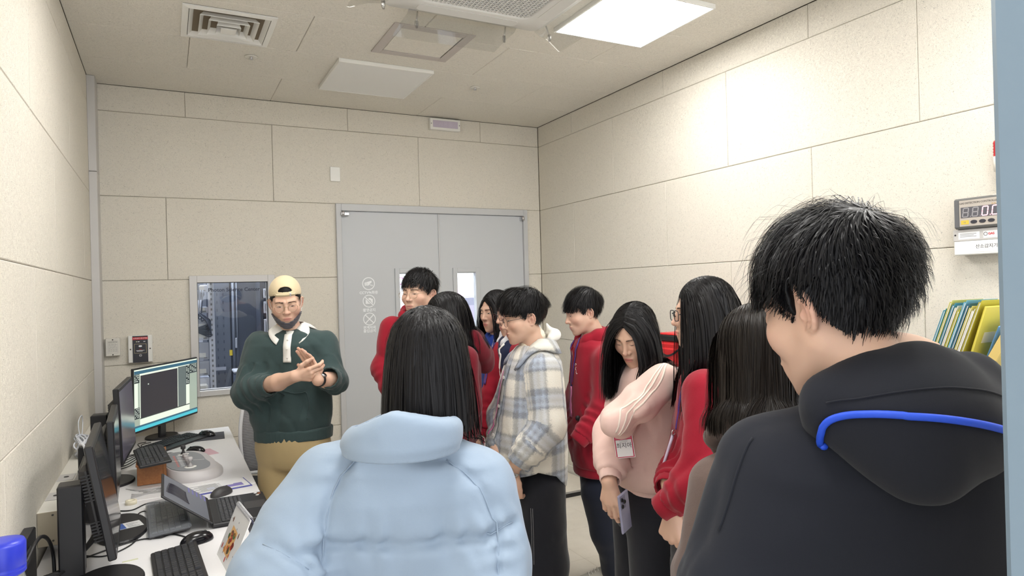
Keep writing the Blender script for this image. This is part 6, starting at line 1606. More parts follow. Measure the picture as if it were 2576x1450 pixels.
def monitor(label, base, yaw, tilt, pc, w, h, pole, ph, thick=.022, big=False, screen=None, vents=True, baser=(.12, .10), sticker=False):
    """base point on desk, yaw of the screen normal, pc = panel centre (world), pole position and height"""
    b = V(*base, DZ); o = empty('monitor', b); tag(o, label, 'monitor'); R_ = rotz(yaw * D2R) @ roty(-tilt * D2R); c = np.array(pc) - b
    def bx(name, lo, hi, bev, mat, par): m = MB(); m.box(lo, hi, bev); m.xf(R_, c); return m.build(name, mat, par)
    p = bx('panel', (-thick, -w / 2, -h / 2), (0, w / 2, h / 2), .004, M['blk'], o)
    bz = .010 if big else .018
    s = bx('screen', (0, -w / 2 + bz, -h / 2 + bz + .004), (.0012, w / 2 - bz, h / 2 - bz), 0, screen or M['scrn'], p)
    if not big:
        hs = bx('back_housing', (-thick - .040, -w * .30, -h * .36), (-thick + .002, w * .30, h * .30), .018, M['blk2'], o)
        if vents:
            for k in range(11):
                bx('vent_slat', (-thick - .0425, -w * .25, h * .26 - .012 * k), (-thick - .039, w * .25, h * .26 - .012 * k - .006), 0, M['blk'], hs)
            for k in range(16):
                zz = h * .22 - .011 * k if k < 9 else -h * .20 - .011 * (k - 9)
                bx('side_slot', (-thick - .037, -w * .302 - .0006, zz), (-thick - .006, -w * .299, zz - .005), 0, M['blk'], hs)
    q = V(*pole, 0) - V(base[0], base[1], 0); m = MB(); Rz = rotz(yaw * D2R)
    if big: m.box((-.025, -.035, .008), (-.004, .035, ph), .006)
    else: m.box((-.040, -.040, .012), (.035, .040, ph), .005)
    m.xf(Rz, q); pl = m.build('pole', M['blk'], o)
    a0 = q + V(0, 0, ph - .05); a1 = c + R_ @ V(-thick - .03, 0, 0); d = a1 - a0; m = MB()
    m.tube([a0, a0 + d * .5, a1], .026, 6, smooth=False); m.build('arm', M['blk'], o)
    m = MB(); n = 40; pr = [(baser[0] * cos(t_), baser[1] * sin(t_)) for t_ in np.linspace(0, 2 * pi, n, endpoint=False)]
    v = [(x, y, .0) for x, y in pr] + [(x, y, .007) for x, y in pr] + [(x * .96, y * .96, .012) for x, y in pr]; m.add(v, [(i * n + k, i * n + (k + 1) % n, (i + 1) * n + (k + 1) % n, (i + 1) * n + k) for i in range(2) for k in range(n)] + [tuple(range(2 * n, 3 * n)), tuple(range(n))[::-1]])
    m.xf(Rz); bs = m.build('base', M['blk'], o)
    if sticker:
        m = MB(); m.box((-.020, -.040, .0121), (.075, .040, .0127)); m.xf(rotz(.25)); q_ = m.build('sticker', M['card'], bs)
        m = MB(); m.box((-.018, -.038, .0127), (.012, .038, .0130)); m.xf(rotz(.25)); m.build('sticker_band', pmat('blue_band', srgb(60, 92, 160), .5), q_)
        m = MB(); [m.box((.020, -.03 + .012 * k, .0127), (.062 - .01 * (k % 3), -.026 + .012 * k, .0130)) for k in range(5)]; m.xf(rotz(.25)); m.build('small_print', M['ink2'], q_)
    return o, R_, c
# the large lit monitor and its picture
M['glow'] = lambda n, c, s: emis('screen_' + n, srgb(*c), s)
def _em(n, c): m = pmat('screen_' + n, (0, 0, 0), .3); b = m.node_tree.nodes['Principled BSDF']; b.inputs['Emission Color'].default_value = (*srgb(*c), 1); b.inputs['Emission Strength'].default_value = .46; return m
SW = {k: _em(k, c) for k, c in dict(bg=(150, 162, 148), dark=(44, 42, 48), slate=(92, 102, 100), pale=(216, 226, 208), teal=(70, 178, 192), deep=(50, 92, 112), ink=(48, 56, 56), txt=(190, 200, 188)).items()}
pl_ = V(-3.352, -.713, 1.06); pr_ = V(-2.972, -.108, 1.06); cen = (pl_ + pr_) / 2; yaw_ = degrees(atan2(pr_[1] - pl_[1], pr_[0] - pl_[0])) - 90
w_, h_ = .722, .408
mo, R_, c_ = monitor('large lit monitor showing a dark image window, in the back left corner', (cen[0] - .045, cen[1] + .13), yaw_, -1, (cen[0], cen[1], 1.045), w_, h_, (cen[0] - .03, cen[1] + .085), .34, .016, True, SW['bg'], baser=(.095, .12))
scn = [q for p_ in mo.children for q in p_.children if q.name.startswith('screen')][0]
def px(name, u0, v0, u1, v1, mat, k=1, par=scn):
    W, Hh = w_ - .02, h_ - .024
    m = MB(); x = .0012 + .0003 * k; y0, y1 = -W / 2 + u0 * W, -W / 2 + u1 * W; z0, z1 = Hh / 2 + .002 - v0 * Hh, Hh / 2 + .002 - v1 * Hh
    m.add([(x, y0, z1), (x, y1, z1), (x, y1, z0), (x, y0, z0)], [(0, 1, 2, 3)]); m.xf(R_, c_); return m.build(name, mat, par)
px('title_bar', 0, 0, 1, .022, SW['pale']); px('menu_bar', 0, .022, 1, .075, SW['deep'], 1); px('taskbar', 0, .945, 1, 1, SW['teal']); px('status_bar', 0, .915, 1, .945, SW['deep'])
px('window_frame', .075, .075, .86, .915, SW['pale']); px('image_view', .085, .105, .655, .80, SW['dark'], 2); px('side_panel', .665, .09, .80, .80, SW['slate'], 2); px('tool_column', .80, .09, .865, .44, SW['ink'], 2); px('tool_column', .868, .08, .995, .25, SW['ink'], 2)
px('tool_column', .0, .08, .072, .22, SW['ink'], 2); px('tool_list', .0, .22, .05, .62, SW['pale'], 2); px('tool_column', .0, .62, .072, .80, SW['ink'], 2); px('splitter', .075, .80, .86, .815, SW['ink'], 3)
m = MB()
for (u0, u1, v0, v1, nx, ny) in ((.805, .86, .10, .43, 2, 12), (.875, .99, .09, .24, 4, 6), (.004, .068, .09, .21, 4, 4), (.004, .068, .63, .79, 4, 6)):
    W, Hh = w_ - .02, h_ - .024
    for i in range(nx):
        for j in range(ny):
            if (i * 7 + j * 5) % 4 == 0: continue
            u = u0 + (u1 - u0) * i / nx; v = v0 + (v1 - v0) * j / ny; y0 = -W / 2 + u * W; y1 = y0 + (u1 - u0) / nx * W * .7; z1 = Hh / 2 + .002 - v * Hh; z0 = z1 - (v1 - v0) / ny * Hh * .5
            m.add([(.0024, y0, z0), (.0024, y1, z0), (.0024, y1, z1), (.0024, y0, z1)], [(0, 1, 2, 3)])
m.xf(R_, c_); m.build('menu_marks', SW['txt'], scn); px('star_mark', .19, .26, .205, .28, SW['txt'], 4)
M['lav'] = pmat('lavender_screen', srgb(112, 106, 126), .16)
monitor('black monitor overlapping the left edge of the large lit one', (-3.425, -1.42), -3.5, 2, (-3.352, -1.40, 1.055), .56, .38, (-3.475, -1.40), .36, .026, screen=M['lav'], baser=(.10, .13))
monitor('black monitor third from the camera-side end, with a white sticker on its round base', (-3.345, -2.26), 1.5, 1, (-3.362, -2.08, 1.02), .50, .345, (-3.465, -2.08), .33, .026, baser=(.10, .20), sticker=True)
monitor('black monitor nearest the camera, leaning back on its square pole', (-3.355, -2.84), 1.5, 9, (-3.362, -2.605, 1.005), .50, .395, (-3.462, -2.72), .325, .026, baser=(.11, .15))

KEYS = {}
def keyboard(label, cx, cy, rz, z=DZ, w=.45, d=.15, tiltd=5, rows=6, mat=None, kmat=None, numpad=True, cover=False, joined=False, name='keyboard', palm=.0):
    o = empty(name, (cx, cy, z), rz); tag(o, label, 'keyboard'); mat = mat or M['blk']; kmat = kmat or M['key']
    R_ = rotx(tiltd * D2R); m = MB(); m.box((-w / 2, -d / 2 - palm, .0), (w / 2, d / 2, .014), .004); m.xf(R_, (0, 0, .007)); m.build('keyboard_body', mat, o)
    ks = (w - .03) / (22.6 if numpad else 15.4); rowd = (d - .022) / rows; kmesh = {}
    def kk(x, y, wd):
        k = round(wd, 4)
        if k not in kmesh:
            mm = MB(); a, b_ = k / 2 - .0012, rowd / 2 - .0012; mm.add([(-a, -b_, 0), (a, -b_, 0), (a, b_, 0), (-a, b_, 0), (-a + .0018, -b_ + .0015, .0065), (a - .0018, -b_ + .0015, .0065), (a - .0018, b_ - .002, .0065), (-a + .0018, b_ - .002, .0065)], [(0, 1, 5, 4), (1, 2, 6, 5), (2, 3, 7, 6), (3, 0, 4, 7), (4, 5, 6, 7)])
            kmesh[k] = new_mesh('key', np.concatenate(mm.v), mm.f, [kmat], smooth=False)
        q = link('key', kmesh[k], o); p = R_ @ V(x, y, .0135) + V(0, 0, .007); q.location = p; q.rotation_euler = (tiltd * D2R, 0, 0)
    for r in range(rows):
        y = d / 2 - .011 - rowd * (r + .5); x = -w / 2 + .015
        lay = ([1] * 13 + [2]) if r == 1 else ([1.5] + [1] * 12 + [1.5]) if r == 2 else ([1.75] + [1] * 11 + [2.25]) if r == 3 else ([2.25] + [1] * 10 + [2.75]) if r == 4 else ([1.25] * 3 + [6.25] + [1.25] * 4) if r == 5 else ([1] + [1.08] * 12)
        for wd in lay: kk(x + ks * wd / 2, y, ks * wd); x += ks * wd
        if numpad:
            x = -w / 2 + .015 + 15.3 * ks
            for i in range(3):
                if r in (0, 1, 2) or (r == 4 and i == 1) or r == 5: kk(x + ks * (i + .5), y, ks)
            x += 3.3 * ks
            if r > 0:
                for i in range(4): kk(x + ks * (i + .5), y, ks)
    if cover:
        m = MB(); m.box((-w / 2 - .004, -d / 2 - .004, .002), (w / 2 + .004, d / 2 + .004, .026), .008); m.xf(R_, (0, 0, .007)); m.build('clear_cover', M['film'], o)
    return o
M['film'] = pmat('grey_film', srgb(150, 155, 162), .22, **{'Alpha': .45})
keyboard('black keyboard nearest the camera, below the rounded mouse', -3.14, -2.885, -90 * D2R + .06, w=.47, d=.155)
keyboard('grey keyboard under a clear silicone cover between monitor base and laptop', -3.175, -2.225, -90 * D2R + .04, w=.46, d=.15, mat=M['blk2'], kmat=M['keyg'], cover=True)
keyboard('black keyboard resting on the wooden box', -3.245, -1.455, -90 * D2R + .10, z=DZ + .108, w=.44, d=.145, tiltd=4)
keyboard('black keyboard in front of the large lit monitor', -3.15, -.575, 50 * D2R, w=.45, d=.13, palm=.05)
bx_ = empty('wooden_box', (-3.246, -1.42, DZ)); tag(bx_, 'small brown wooden box supporting a keyboard', 'box'); M['wood'] = pmat('oiled_wood', srgb(158, 100, 54), .5); t = NT(M['wood']); sxyz = t.new('ShaderNodeMapping'); t.link(t.coord(), sxyz.inputs[0]); sxyz.inputs['Scale'].default_value = (30, 3, 30); t.link(t.mix(t.noise(sxyz.outputs[0], 3, 4, .6), srgb(128, 76, 40), srgb(184, 124, 72)), t.b.inputs['Base Color'])
for lo, hi, nm in (((-.065, -.155, .002), (.065, -.143, .098), 'side_panel'), ((-.065, .143, .002), (.065, .155, .098), 'side_panel'), ((-.065, -.143, .002), (-.053, .143, .098), 'side_panel'), ((.053, -.158, .0), (.068, .158, .125), 'side_panel'), ((-.070, -.160, .098), (.053, .160, .108), 'top_board')):
    m = MB(); m.box(lo, hi, .002); m.build(nm, M['wood'], bx_)
def mouse(label, x, y, rz, s=1.0, mat=None, wheel=True):
    o = empty('computer_mouse', (x, y, DZ), rz); tag(o, label, 'mouse')
    def f(P):
        d = ell(P, (0, 0, .004), (.034 * s, .060 * s, .036 * s)); d = smax(d, -(ell(P, (.046 * s, .005, .016), (.018, .05, .012))), .006); d = smax(d, -(ell(P, (-.046 * s, .005, .016), (.018, .05, .012))), .006); return smax(d, .0005 - P[:, 2], .002)
    v, q = nets(f, (-.05, -.08, -.01), (.05, .08, .05), .0035); link('mouse_body', new_mesh('mouse_body', v, q, [mat or M['gloss']]), o)
    m = MB(); m.lathe([(.006, -.0035), (.008, -.002), (.008, .002), (.006, .0035)], 14, (1, 0, 0), (0, .030 * s, .030 * s)); m.build('scroll_wheel', M['rubber'], o)
    m = MB(); m.tube([(0, .012 * s, .0395 * s), (0, .045 * s, .029 * s), (0, .057 * s, .015 * s)], .0007, 4); m.build('button_seam', M['rubber'], o); return o
M['gloss'] = pmat('glossy_black_plastic', srgb(22, 22, 26), .18); M['pad'] = pmat('grey_pad', srgb(74, 74, 80), .8); M['padp'] = pmat('pink_pad', srgb(206, 170, 180), .6); M['padr'] = pmat('red_cloth', srgb(205, 60, 80), .7)
def pad(label, x, y, rz, a, b, mat): o = empty('mouse_pad', (x, y, DZ), rz); tag(o, label, 'mouse pad'); m = MB(); m.box((-a, -b, 0), (a, b, .003), .001); m.build('pad_sheet', mat, o)
pad('dark grey mouse pad at the far end of the desk', -2.93, -.47, -.05, .105, .125, M['pad']); pad('pale pink paper pad under the mouse behind the joystick console', -2.972, -.965, .25, .058, .085, M['padp'])
DZ0 = DZ; DZ = DZ0 + .003
mouse('black mouse on the dark grey mouse pad', -2.935, -.455, 1.05); mouse('black mouse on the pink pad behind the joystick console', -3.02, -.93, 1.15, .95)
DZ = DZ0
mouse('matt black sculpted mouse between papers and laptop', -2.945, -1.965, -.9, 1.0, M['blk2']); mouse('black rounded mouse above the nearest keyboard', -3.075, -2.585, -1.25, 1.05)
m = MB(); m.box((-.05, -.015, 0), (.05, .015, .004)); q = m.build('red_ribbon', M['padr']); q.location = (-3.085, -.935, DZ); tag(q, 'small red cloth strip beside the mouse on the pink pad', 'cloth')
# joystick console
co = empty('joystick_console', (-3.035, -1.36, DZ), .08); tag(co, 'rounded grey joystick control console with knobs on the desk', 'control console'); M['cons'] = pmat('console_grey', srgb(190, 186, 186), .4); M['cons2'] = pmat('console_panel', srgb(132, 134, 138), .45)
pts = [(.13 * (abs(cos(a)) ** .75) * np.sign(cos(a)) * (1 + (.12 if sin(a) < 0 else 0)), .295 * (abs(sin(a)) ** .62) * np.sign(sin(a))) for a in np.linspace(0, 2 * pi, 44, endpoint=False)]
n = len(pts); v = []
for k_, z_ in ((1.0, 0), (1.0, .016), (.985, .026), (.88, .056), (.85, .059)):
    v += [((x - .02) * k_ - .10 * (1 - k_), y * (k_ if k_ > .9 else k_ * 1.08), z_ * (1 - .25 * (x + .13) / .26)) for x, y in pts]
m = MB(); m.add(v, [(i * n + k, i * n + (k + 1) % n, (i + 1) * n + (k + 1) % n, (i + 1) * n + k) for i in range(4) for k in range(n)], True); m.add(v[4 * n:], [tuple(range(n))]); m.build('console_body', M['cons'], co)
top = lambda x, y, dz=0: (x * .74 - .044, y * .84, .0595 * (1 - .25 * (x + .13) / .26) + .0015 + dz)
m = MB(); g = [top(x, y) for x, y in pts]; m.add(g, [tuple(range(n))]); m.build('control_panel', M['cons2'], co)
m = MB(); m.add([top(-.13, -.004, .001), top(.12, -.004, .001), top(.12, .004, .001), top(-.13, .004, .001)], [(0, 1, 2, 3)]); m.build('divider_line', M['whitep'], co)
for y in (-.20, .20):
    c = V(*top(-.0, y)); m = MB(); m.lathe([(.030, 0), (.030, .003), (.012, .004)], 24, c=c); dk = m.build('joystick_ring', M['whitep'], co)
    m = MB(); m.lathe([(.016, .003), (.007, .018), (.006, .030), (.013, .034), (.013, .050), (.009, .054)], 18, c=c); m.build('joystick', M['cons'] if y < 0 else M['blk2'], dk)
for y in (-.115, -.05, .03, .10): c = V(*top(.0, y)); m = MB(); m.lathe([(.014, 0), (.0125, .018), (.013, .022), (.010, .024)], 18, c=c); m.build('knob', M['cons'], co)
for k in range(10):
    y = -.16 + .035 * k; c = V(*top(-.07, y, .0004)); m = MB(); m.box(c + V(-.006, -.007, 0), c + V(.004, .007, .001)); m.build('red_mark', pmat('salmon_print', srgb(206, 130, 125), .5) if k == 0 else bpy.data.materials['salmon_print'], co); m = MB(); m.box(c + V(.012, -.004, 0), c + V(.03, .002, .001)); m.build('white_mark', M['decal'], co)
# papers with blue folder edge
for (x, y, rz, lb, kf) in ((-2.955, -1.82, .14, 'printed paper sheets with purple chart beside the console', 1),):
    o = empty('paper_sheets', (x, y, DZ), rz); tag(o, lb, 'paper'); m = MB(); m.box((-.145, -.085, .0), (.148, .095, .004), .001); m.build('blue_folder', pmat('navy_folder', srgb(70, 72, 150), .5), o)
    m = MB(); m.box((-.14, -.075, .0045), (.14, .10, .0065)); s = m.build('sheet', M['card'], o)
    m = MB(); [m.box((-.12 + .02 * (k % 3), -.06 + .013 * k, .0065), (.02 - .015 * (k % 2), -.054 + .013 * k, .0069)) for k in range(10)]; m.build('small_print', M['ink2'], s); m = MB(); m.box((.03, -.055, .0065), (.115, -.012, .0069)); m.box((.075, -.012, .0065), (.115, .0, .0069)); m.build('purple_chart', pmat('purple_print', srgb(128, 120, 182), .6), s); m = MB(); m.box((-.05, -.035, .0066), (-.015, .0, .0070)); m.build('grey_chart', M['gear'], s)
# laptop
lt = empty('laptop', (-2.892, -2.270, DZ)); tag(lt, 'open black laptop seen from the side with a striped picture on its screen', 'laptop')
m = MB(); m.box((-.120, -.191, .004), (.120, .191, .020), .004); bd = m.build('laptop_base', M['blk'], lt)
m = MB(); m.box((.020, -.055, .0201), (.108, .055, .0207)); m.build('touchpad', M['blk2'], bd); m = MB(); m.box((-.112, -.18, .0201), (-.090, .18, .0212)); m.build('speaker_bar', M['rubber'], bd)
km = None
for r in range(6):
    for k in range(16):
        if km is None: mm = MB(); mm.box((-.0072, -.0098, 0), (.0072, .0098, .0028), .0012); km = new_mesh('key', np.concatenate(mm.v), mm.f, [M['key']], smooth=False)
        q = link('key', km, lt, (-.076 + .0172 * r, -.165 + .022 * k, .0203))
th_ = 142 * D2R; dx, dz_ = cos(th_), sin(th_); Rl = np.array([[dx, 0, -dz_], [0, 1, 0], [dz_, 0, dx]])     # local x runs up the lid
m = MB(); m.box((0, -.191, -.004), (.235, .191, .004), .003); m.xf(Rl, (-.118, 0, .021)); ld = m.build('lid', M['blk'], lt)
def lidbox(name, a, b, c, d, z, mat, par): m = MB(); m.box((a, c, -z - .0006), (b, d, -z)); m.xf(Rl, (-.118, 0, .021)); return m.build(name, mat, par)
ls = lidbox('screen', .018, .225, -.180, .180, .004, _em('laptop', (92, 94, 100)), ld)
for k in range(9):
    m = MB(); m.tube(np.array([(.11 + .012 * sin(3 * t_ + k * .2) + .17 * t_, -.10 + .02 * k + .02 * sin(5 * t_), -.0050) for t_ in np.linspace(0, .55, 12)]) , .0028, 4); m.xf(Rl, (-.118, 0, .021)); m.build('wave_line', SW['dark'], ls)
for k in range(5): lidbox('violet_stripe', .02 + .02 * k, .028 + .02 * k, .10, .178, .0047, _em('violet', (96, 92, 140)) if k == 0 else bpy.data.materials['screen_violet'], ls)
for (x, y, c) in ((.09, .14, (230, 225, 220)), (.10, .165, (190, 120, 80)), (.085, .175, (235, 235, 235))): m = MB(); m.lathe([(.008, .0201), (.008, .0206)], 10, c=(x, y, 0)); m.build('sticker', pmat('sticker_%d' % c[1], srgb(*c), .5), bd)
m = MB(); [m.box((-.09 + .03 * k, -.1915, .008), (-.075 + .03 * k, -.1905, .014)) for k in range(4)]; m.build('port', M['rubber'], bd)
# dark sleeve behind the lid
m = MB(); m.box((-.05, -.06, 0), (.03, .06, .018), .006); q = m.build('adapter', M['blk']); q.location = (-3.135, -1.99, DZ); tag(q, 'flat black adapter lying behind the laptop lid', 'adapter')
# desk calendar
ca = empty('desk_calendar', (-2.925, -2.862, DZ), .10); tag(ca, 'standing spiral desk calendar with a food illustration', 'calendar')
m = MB(); g = np.array([[(-.075 + .073 * t_, y, .004 + .168 * t_) for t_ in (0, .5, 1)] for y in (-.115, .115)]); m.sheet(g, .004, False); pg = m.build('front_page', M['card'], ca)
m = MB(); g = np.array([[(.055 - .053 * t_, y, .004 + .168 * t_) for t_ in (0, .5, 1)] for y in (-.115, .115)]); m.sheet(g, .004, False); m.build('back_board', pmat('navy_board', srgb(52, 54, 80), .6), ca)
m = MB(); m.box((-.078, -.115, 0), (.06, .115, .003)); m.build('foot_board', M['card'], ca)
for k in range(26): m = MB(); y = -.108 + .0086 * k; m.tube([(.0 + .008 * cos(a), y, .172 + .009 * sin(a)) for a in np.linspace(0, 6.0, 10)], .0011, 4); m.build('spiral_ring', M['steel'], ca)
def cal(name, u, v, r, mat, sq=1.0):
    m = MB(); c = V(-.075 + .073 * v, u, .004 + .168 * v); e = unit(V(.073, 0, .168)); nn = V(-.917, 0, .398); P = [c + nn * .0026 + e * r * sin(a) + V(0, r * sq * cos(a), 0) for a in np.linspace(0, 2 * pi, 14, endpoint=False)]; m.add(P, [tuple(range(14))[::-1]]); return m.build(name, mat, pg)
fd = {k: pmat('print_' + k, srgb(*c), .6) for k, c in dict(orange=(214, 140, 70), sand=(222, 176, 118), red=(196, 66, 50), green=(86, 112, 70), brown=(120, 84, 66)).items()}
e_ = unit(V(.073, 0, .168)); nn_ = V(-.917, 0, .398)
m = MB(); P = [V(-.075 + .073 * v, u, .004 + .168 * v) + nn_ * .0024 for u, v in ((.055, .14), (-.03, .12), (-.035, .62), (.05, .66))]; m.add(P, [(3, 2, 1, 0)]); m.build('illustration_board', fd['sand'], pg)
rr = np.random.RandomState(5)
for k in range(22): cal('illustration', rr.uniform(-.03, .055), rr.uniform(.14, .62), rr.uniform(.005, .012), fd[['orange', 'red', 'green', 'brown'][k % 4]], rr.uniform(.6, 1.6))
for k in range(9): cal('ink_mark', rr.uniform(-.09, .09), rr.uniform(.1, .9), .003, M['ink2'], 1.5)
for (u, v, c) in ((.075, .74, 'brown'), (-.055, .60, 'brown'), (.09, .2, 'red'), (.0, .07, 'red')): cal('illustration', u, v, .010, fd[c], .6)
# small things, tapes, stylus, cables
m = MB(); m.lathe([(.014, 0), (.024, 0), (.024, .018), (.014, .018), (.014, 0)], 24); q = m.build('tape_roll', pmat('cream_tape', srgb(222, 214, 190), .5)); q.location = (-3.325, -1.885, DZ); tag(q, 'small cream tape roll on the desk behind the keyboard', 'tape')
m = MB(); m.box((-.025, -.003, 0), (.025, .003, .003)); q = m.build('paper_strip', pmat('pale_green_strip', srgb(206, 208, 176), .6)); q.location = (-3.297, -2.655, DZ); q.rotation_euler = (0, 0, .15); tag(q, 'thin pale green strip lying in front of the nearest monitor', 'strip')
def wire(label, pts, r=.0028, mat=None, name='cable', n=8): m = MB(); m.tube(smooth_path(pts, n), r, 6); q = m.build(name, mat or M['cable']); tag(q, label, 'cable'); return q
z = DZ + .003
wire('thin black cable looping from the covered keyboard', [(-3.245, -2.16, z + .01), (-3.265, -2.05, z), (-3.29, -2.08, z), (-3.285, -2.2, z), (-3.27, -2.33, z), (-3.30, -2.48, z), (-3.38, -2.56, z), (-3.47, -2.5, z)])
wire('thin black cable running along the desk from the nearest mouse', [(-3.095, -2.53, z), (-3.16, -2.44, z), (-3.20, -2.46, z), (-3.27, -2.44, z), (-3.36, -2.48, z), (-3.47, -2.56, z)])
wire('thin black cable from the nearest keyboard to the pole', [(-3.21, -2.98, z), (-3.27, -2.96, z), (-3.33, -2.93, z + .014), (-3.44, -2.93, z), (-3.53, -2.9, z)], .0025)
wire('long thin black cable from the laptop toward the monitors', [(-3.135, -2.02, z), (-3.19, -1.95, z), (-3.26, -1.93, z), (-3.32, -2.0, z), (-3.40, -1.96, z), (-3.5, -1.9, z)])
wire('thin cable of the far mouse along the back of the desk', [(-2.975, -.41, z), (-3.02, -.33, z), (-3.06, -.36, z), (-3.11, -.26, z), (-3.19, -.22, z), (-3.25, -.25, z)], .0022)
wire('thin cable from the pink pad mouse to the keyboard', [(-3.075, -.90, z), (-3.12, -.88, z), (-3.17, -.86, z), (-3.24, -.92, z)], .0022)
for k in range(7):
    x0 = -3.395 + .004 * k; wire('black cable in the bundle hanging under the nearest monitor', [(x0, -2.58 - .012 * k, .86), (-3.42 - .006 * k, -2.60 - .018 * k, .82 - .006 * k), (-3.46 - .006 * k, -2.66 - .02 * k, .77), (-3.52 - .004 * k, -2.70 - .02 * k, .745 + .006 * k), (-3.56, -2.85 - .02 * k, .74)], .0038)['group'] = 'cable bundle under the nearest monitor'
for k in range(6):
    wire('black cable in the tangle under the large lit monitor', [(-3.30 + .03 * k, -.42 - .05 * k, z + .004 * k), (-3.34 + .02 * k, -.58 - .04 * k, z + .02), (-3.30 + .015 * k, -.75 + .03 * k, z + .004 * k), (-3.40 + .01 * k, -.86 - .05 * k, z + .012), (-3.46, -1.02 - .03 * k, z + .004)], .003)['group'] = 'cable tangle under the large lit monitor'
for k in range(5):
    wire('thin pale cable lying tangled before the wooden box', [(-3.36 + .02 * k, -1.60 - .03 * k, z), (-3.30 + .02 * k, -1.66 - .02 * k, z), (-3.22 + .01 * k, -1.68 + .012 * k, z), (-3.19, -1.74 - .01 * k, z), (-3.26 + .015 * k, -1.75 + .01 * k, z), (-3.33, -1.72 - .02 * k, z)], .0016, pmat('grey_cable', srgb(170, 168, 168), .5) if k == 0 else bpy.data.materials['grey_cable'])['group'] = 'pale cables before the wooden box'
wire('white cable hooked over a monitor pole', [(-3.478, -2.10, .86), (-3.470, -2.13, .98), (-3.475, -2.15, 1.06), (-3.485, -2.13, 1.075), (-3.50, -2.10, 1.068)], .0055, M['cablew'])
# coil of white network cable on the trunking
coil = empty('cable_coil', (-3.565, -1.50, .905)); tag(coil, 'tied coil of white network cable on the trunking against the left wall', 'cable'); rr = np.random.RandomState(9)
for k in range(9):
    a0 = rr.uniform(0, 6); ra, rb_ = .038 + .012 * rr.rand(), .075 + .03 * rr.rand(); tx_ = rr.normal() * .12; m = MB()
    m.tube([(np.clip(.006 + .020 * cos(t_ * 2 + k) + .006 * k * .5, -.028, .05), rb_ * cos(t_ + a0), .052 + ra * sin(t_ + a0) * (1 + tx_)) for t_ in np.linspace(0, 2 * pi, 28)], .0038, 6, closed=False); m.build('cable_loop', M['cablew'], coil)
m = MB(); m.tube(smooth_path([(.01, .0, .08), (.0, .03, .16), (.01, .08, .19), (.012, .10, .15), (.012, .05, .09)], 6), .0025, 5); m.build('cable_tie', M['cablew'], coil)
# power adapter board and bottle
pb_ = empty('power_box', (-3.600, -2.90, .745)); tag(pb_, 'flat black box standing against the left wall behind the blue capped bottle', 'power box')
m = MB(); m.box((.001, -.20, .0), (.036, .17, .185), .004); m.build('housing', M['blk'], pb_); m = MB(); m.box((.036, -.12, .12), (.043, .05, .16), .003); m.build('socket_strip', M['blk2'], pb_)
wire('thick black cable arching from the black box beside the bottle', [(-3.555, -2.98, .89), (-3.54, -2.90, .925), (-3.535, -2.81, .915), (-3.53, -2.72, .87), (-3.525, -2.68, .81), (-3.52, -2.70, .75)], .006)
bo = empty('water_bottle', (-3.515, -3.512, DZ)); tag(bo, 'clear bottle with a ribbed blue screw cap at the left edge of the picture', 'bottle'); M['bcap'] = pmat('blue_cap_plastic', srgb(44, 58, 196), .35)
m = MB(); m.lathe([(.040, 0), (.050, .006), (.050, .25), (.047, .29), (.042, .315), (.042, .33)], 36); m.build('bottle_body', pmat('clear_bottle', srgb(190, 196, 200), .1, **{'Transmission Weight': .85, 'IOR': 1.3}), bo)
m = MB(); m.lathe([(.044, .315), (.047, .318), (.047, .322), (.0455, .324), (.047, .327), (.047, .331), (.0455, .333), (.047, .336), (.0475, .385), (.044, .392), (.020, .394)], 36); m.build('bottle_cap', M['bcap'], bo)
m = MB(); m.lathe([(.030, .02), (.043, .03), (.043, .21), (.02, .215)], 24); m.build('bottle_contents', pmat('dark_contents', srgb(60, 62, 64), .6), bo)
# office chair behind the presenter
oc = empty('office_chair', (-2.56, -.80, 0), 0); tag(oc, 'office chair with white frame and grey mesh back behind the presenter', 'chair')
M['mesh'] = pmat('chair_mesh', srgb(122, 122, 126), .8); t = NT(M['mesh']); wv = t.new('ShaderNodeTexWave'); wv.inputs['Scale'].default_value = 55; wv.inputs['Distortion'].default_value = 2; wv.bands_direction = 'Z'; t.link(t.coord(), wv.inputs[0]); t.link(t.ramp(wv.outputs[0], [(.3, srgb(90, 90, 96)), (.7, srgb(176, 176, 178))]), t.b.inputs['Base Color']); t.bump(wv.outputs[0], .4, .004)
M['cfr'] = pmat('white_chair_frame', srgb(226, 226, 228), .35)
Rc = rotz(-35 * D2R)
def cb_(u, v): return Rc @ V(u * (.225 - .03 * (v - .5) ** 2 * 4), .0 + .05 * (1 - u * u) - .0 + .10 * (v - .2) ** 2, .50 + .56 * v)
g = np.array([[cb_(u, v) for u in np.linspace(-1, 1, 13)] for v in np.linspace(0, 1, 13)]); m = MB(); m.sheet(g, .004); m.build('mesh_back', M['mesh'], oc)
m = MB(); ed = [cb_(-1, v) for v in np.linspace(0, 1, 12)] + [cb_(u, 1) + V(0, 0, .012 * (1 - u * u)) for u in np.linspace(-.9, .9, 9)] + [cb_(1, v) for v in np.linspace(1, 0, 12)] + [cb_(u, 0) for u in np.linspace(.9, -.9, 9)]; m.tube(ed, .013, 8, closed=True); m.build('back_frame', M['cfr'], oc)
m = MB(); m.box((-.24, -.27, .44), (.24, .22, .50), .025); m.xf(Rc, Rc @ V(0, -.24, 0)); m.build('seat', M['blk'], oc); m = MB(); m.tube([Rc @ V(0, .06, .62), Rc @ V(0, .08, .46), Rc @ V(0, -.1, .42)], .025, 8); m.build('back_support', M['cfr'], oc)
m = MB(); m.lathe([(.03, .10), (.03, .25), (.022, .25), (.022, .44)], 16, c=Rc @ V(0, -.24, 0)); m.build('gas_lift', M['blk'], oc)
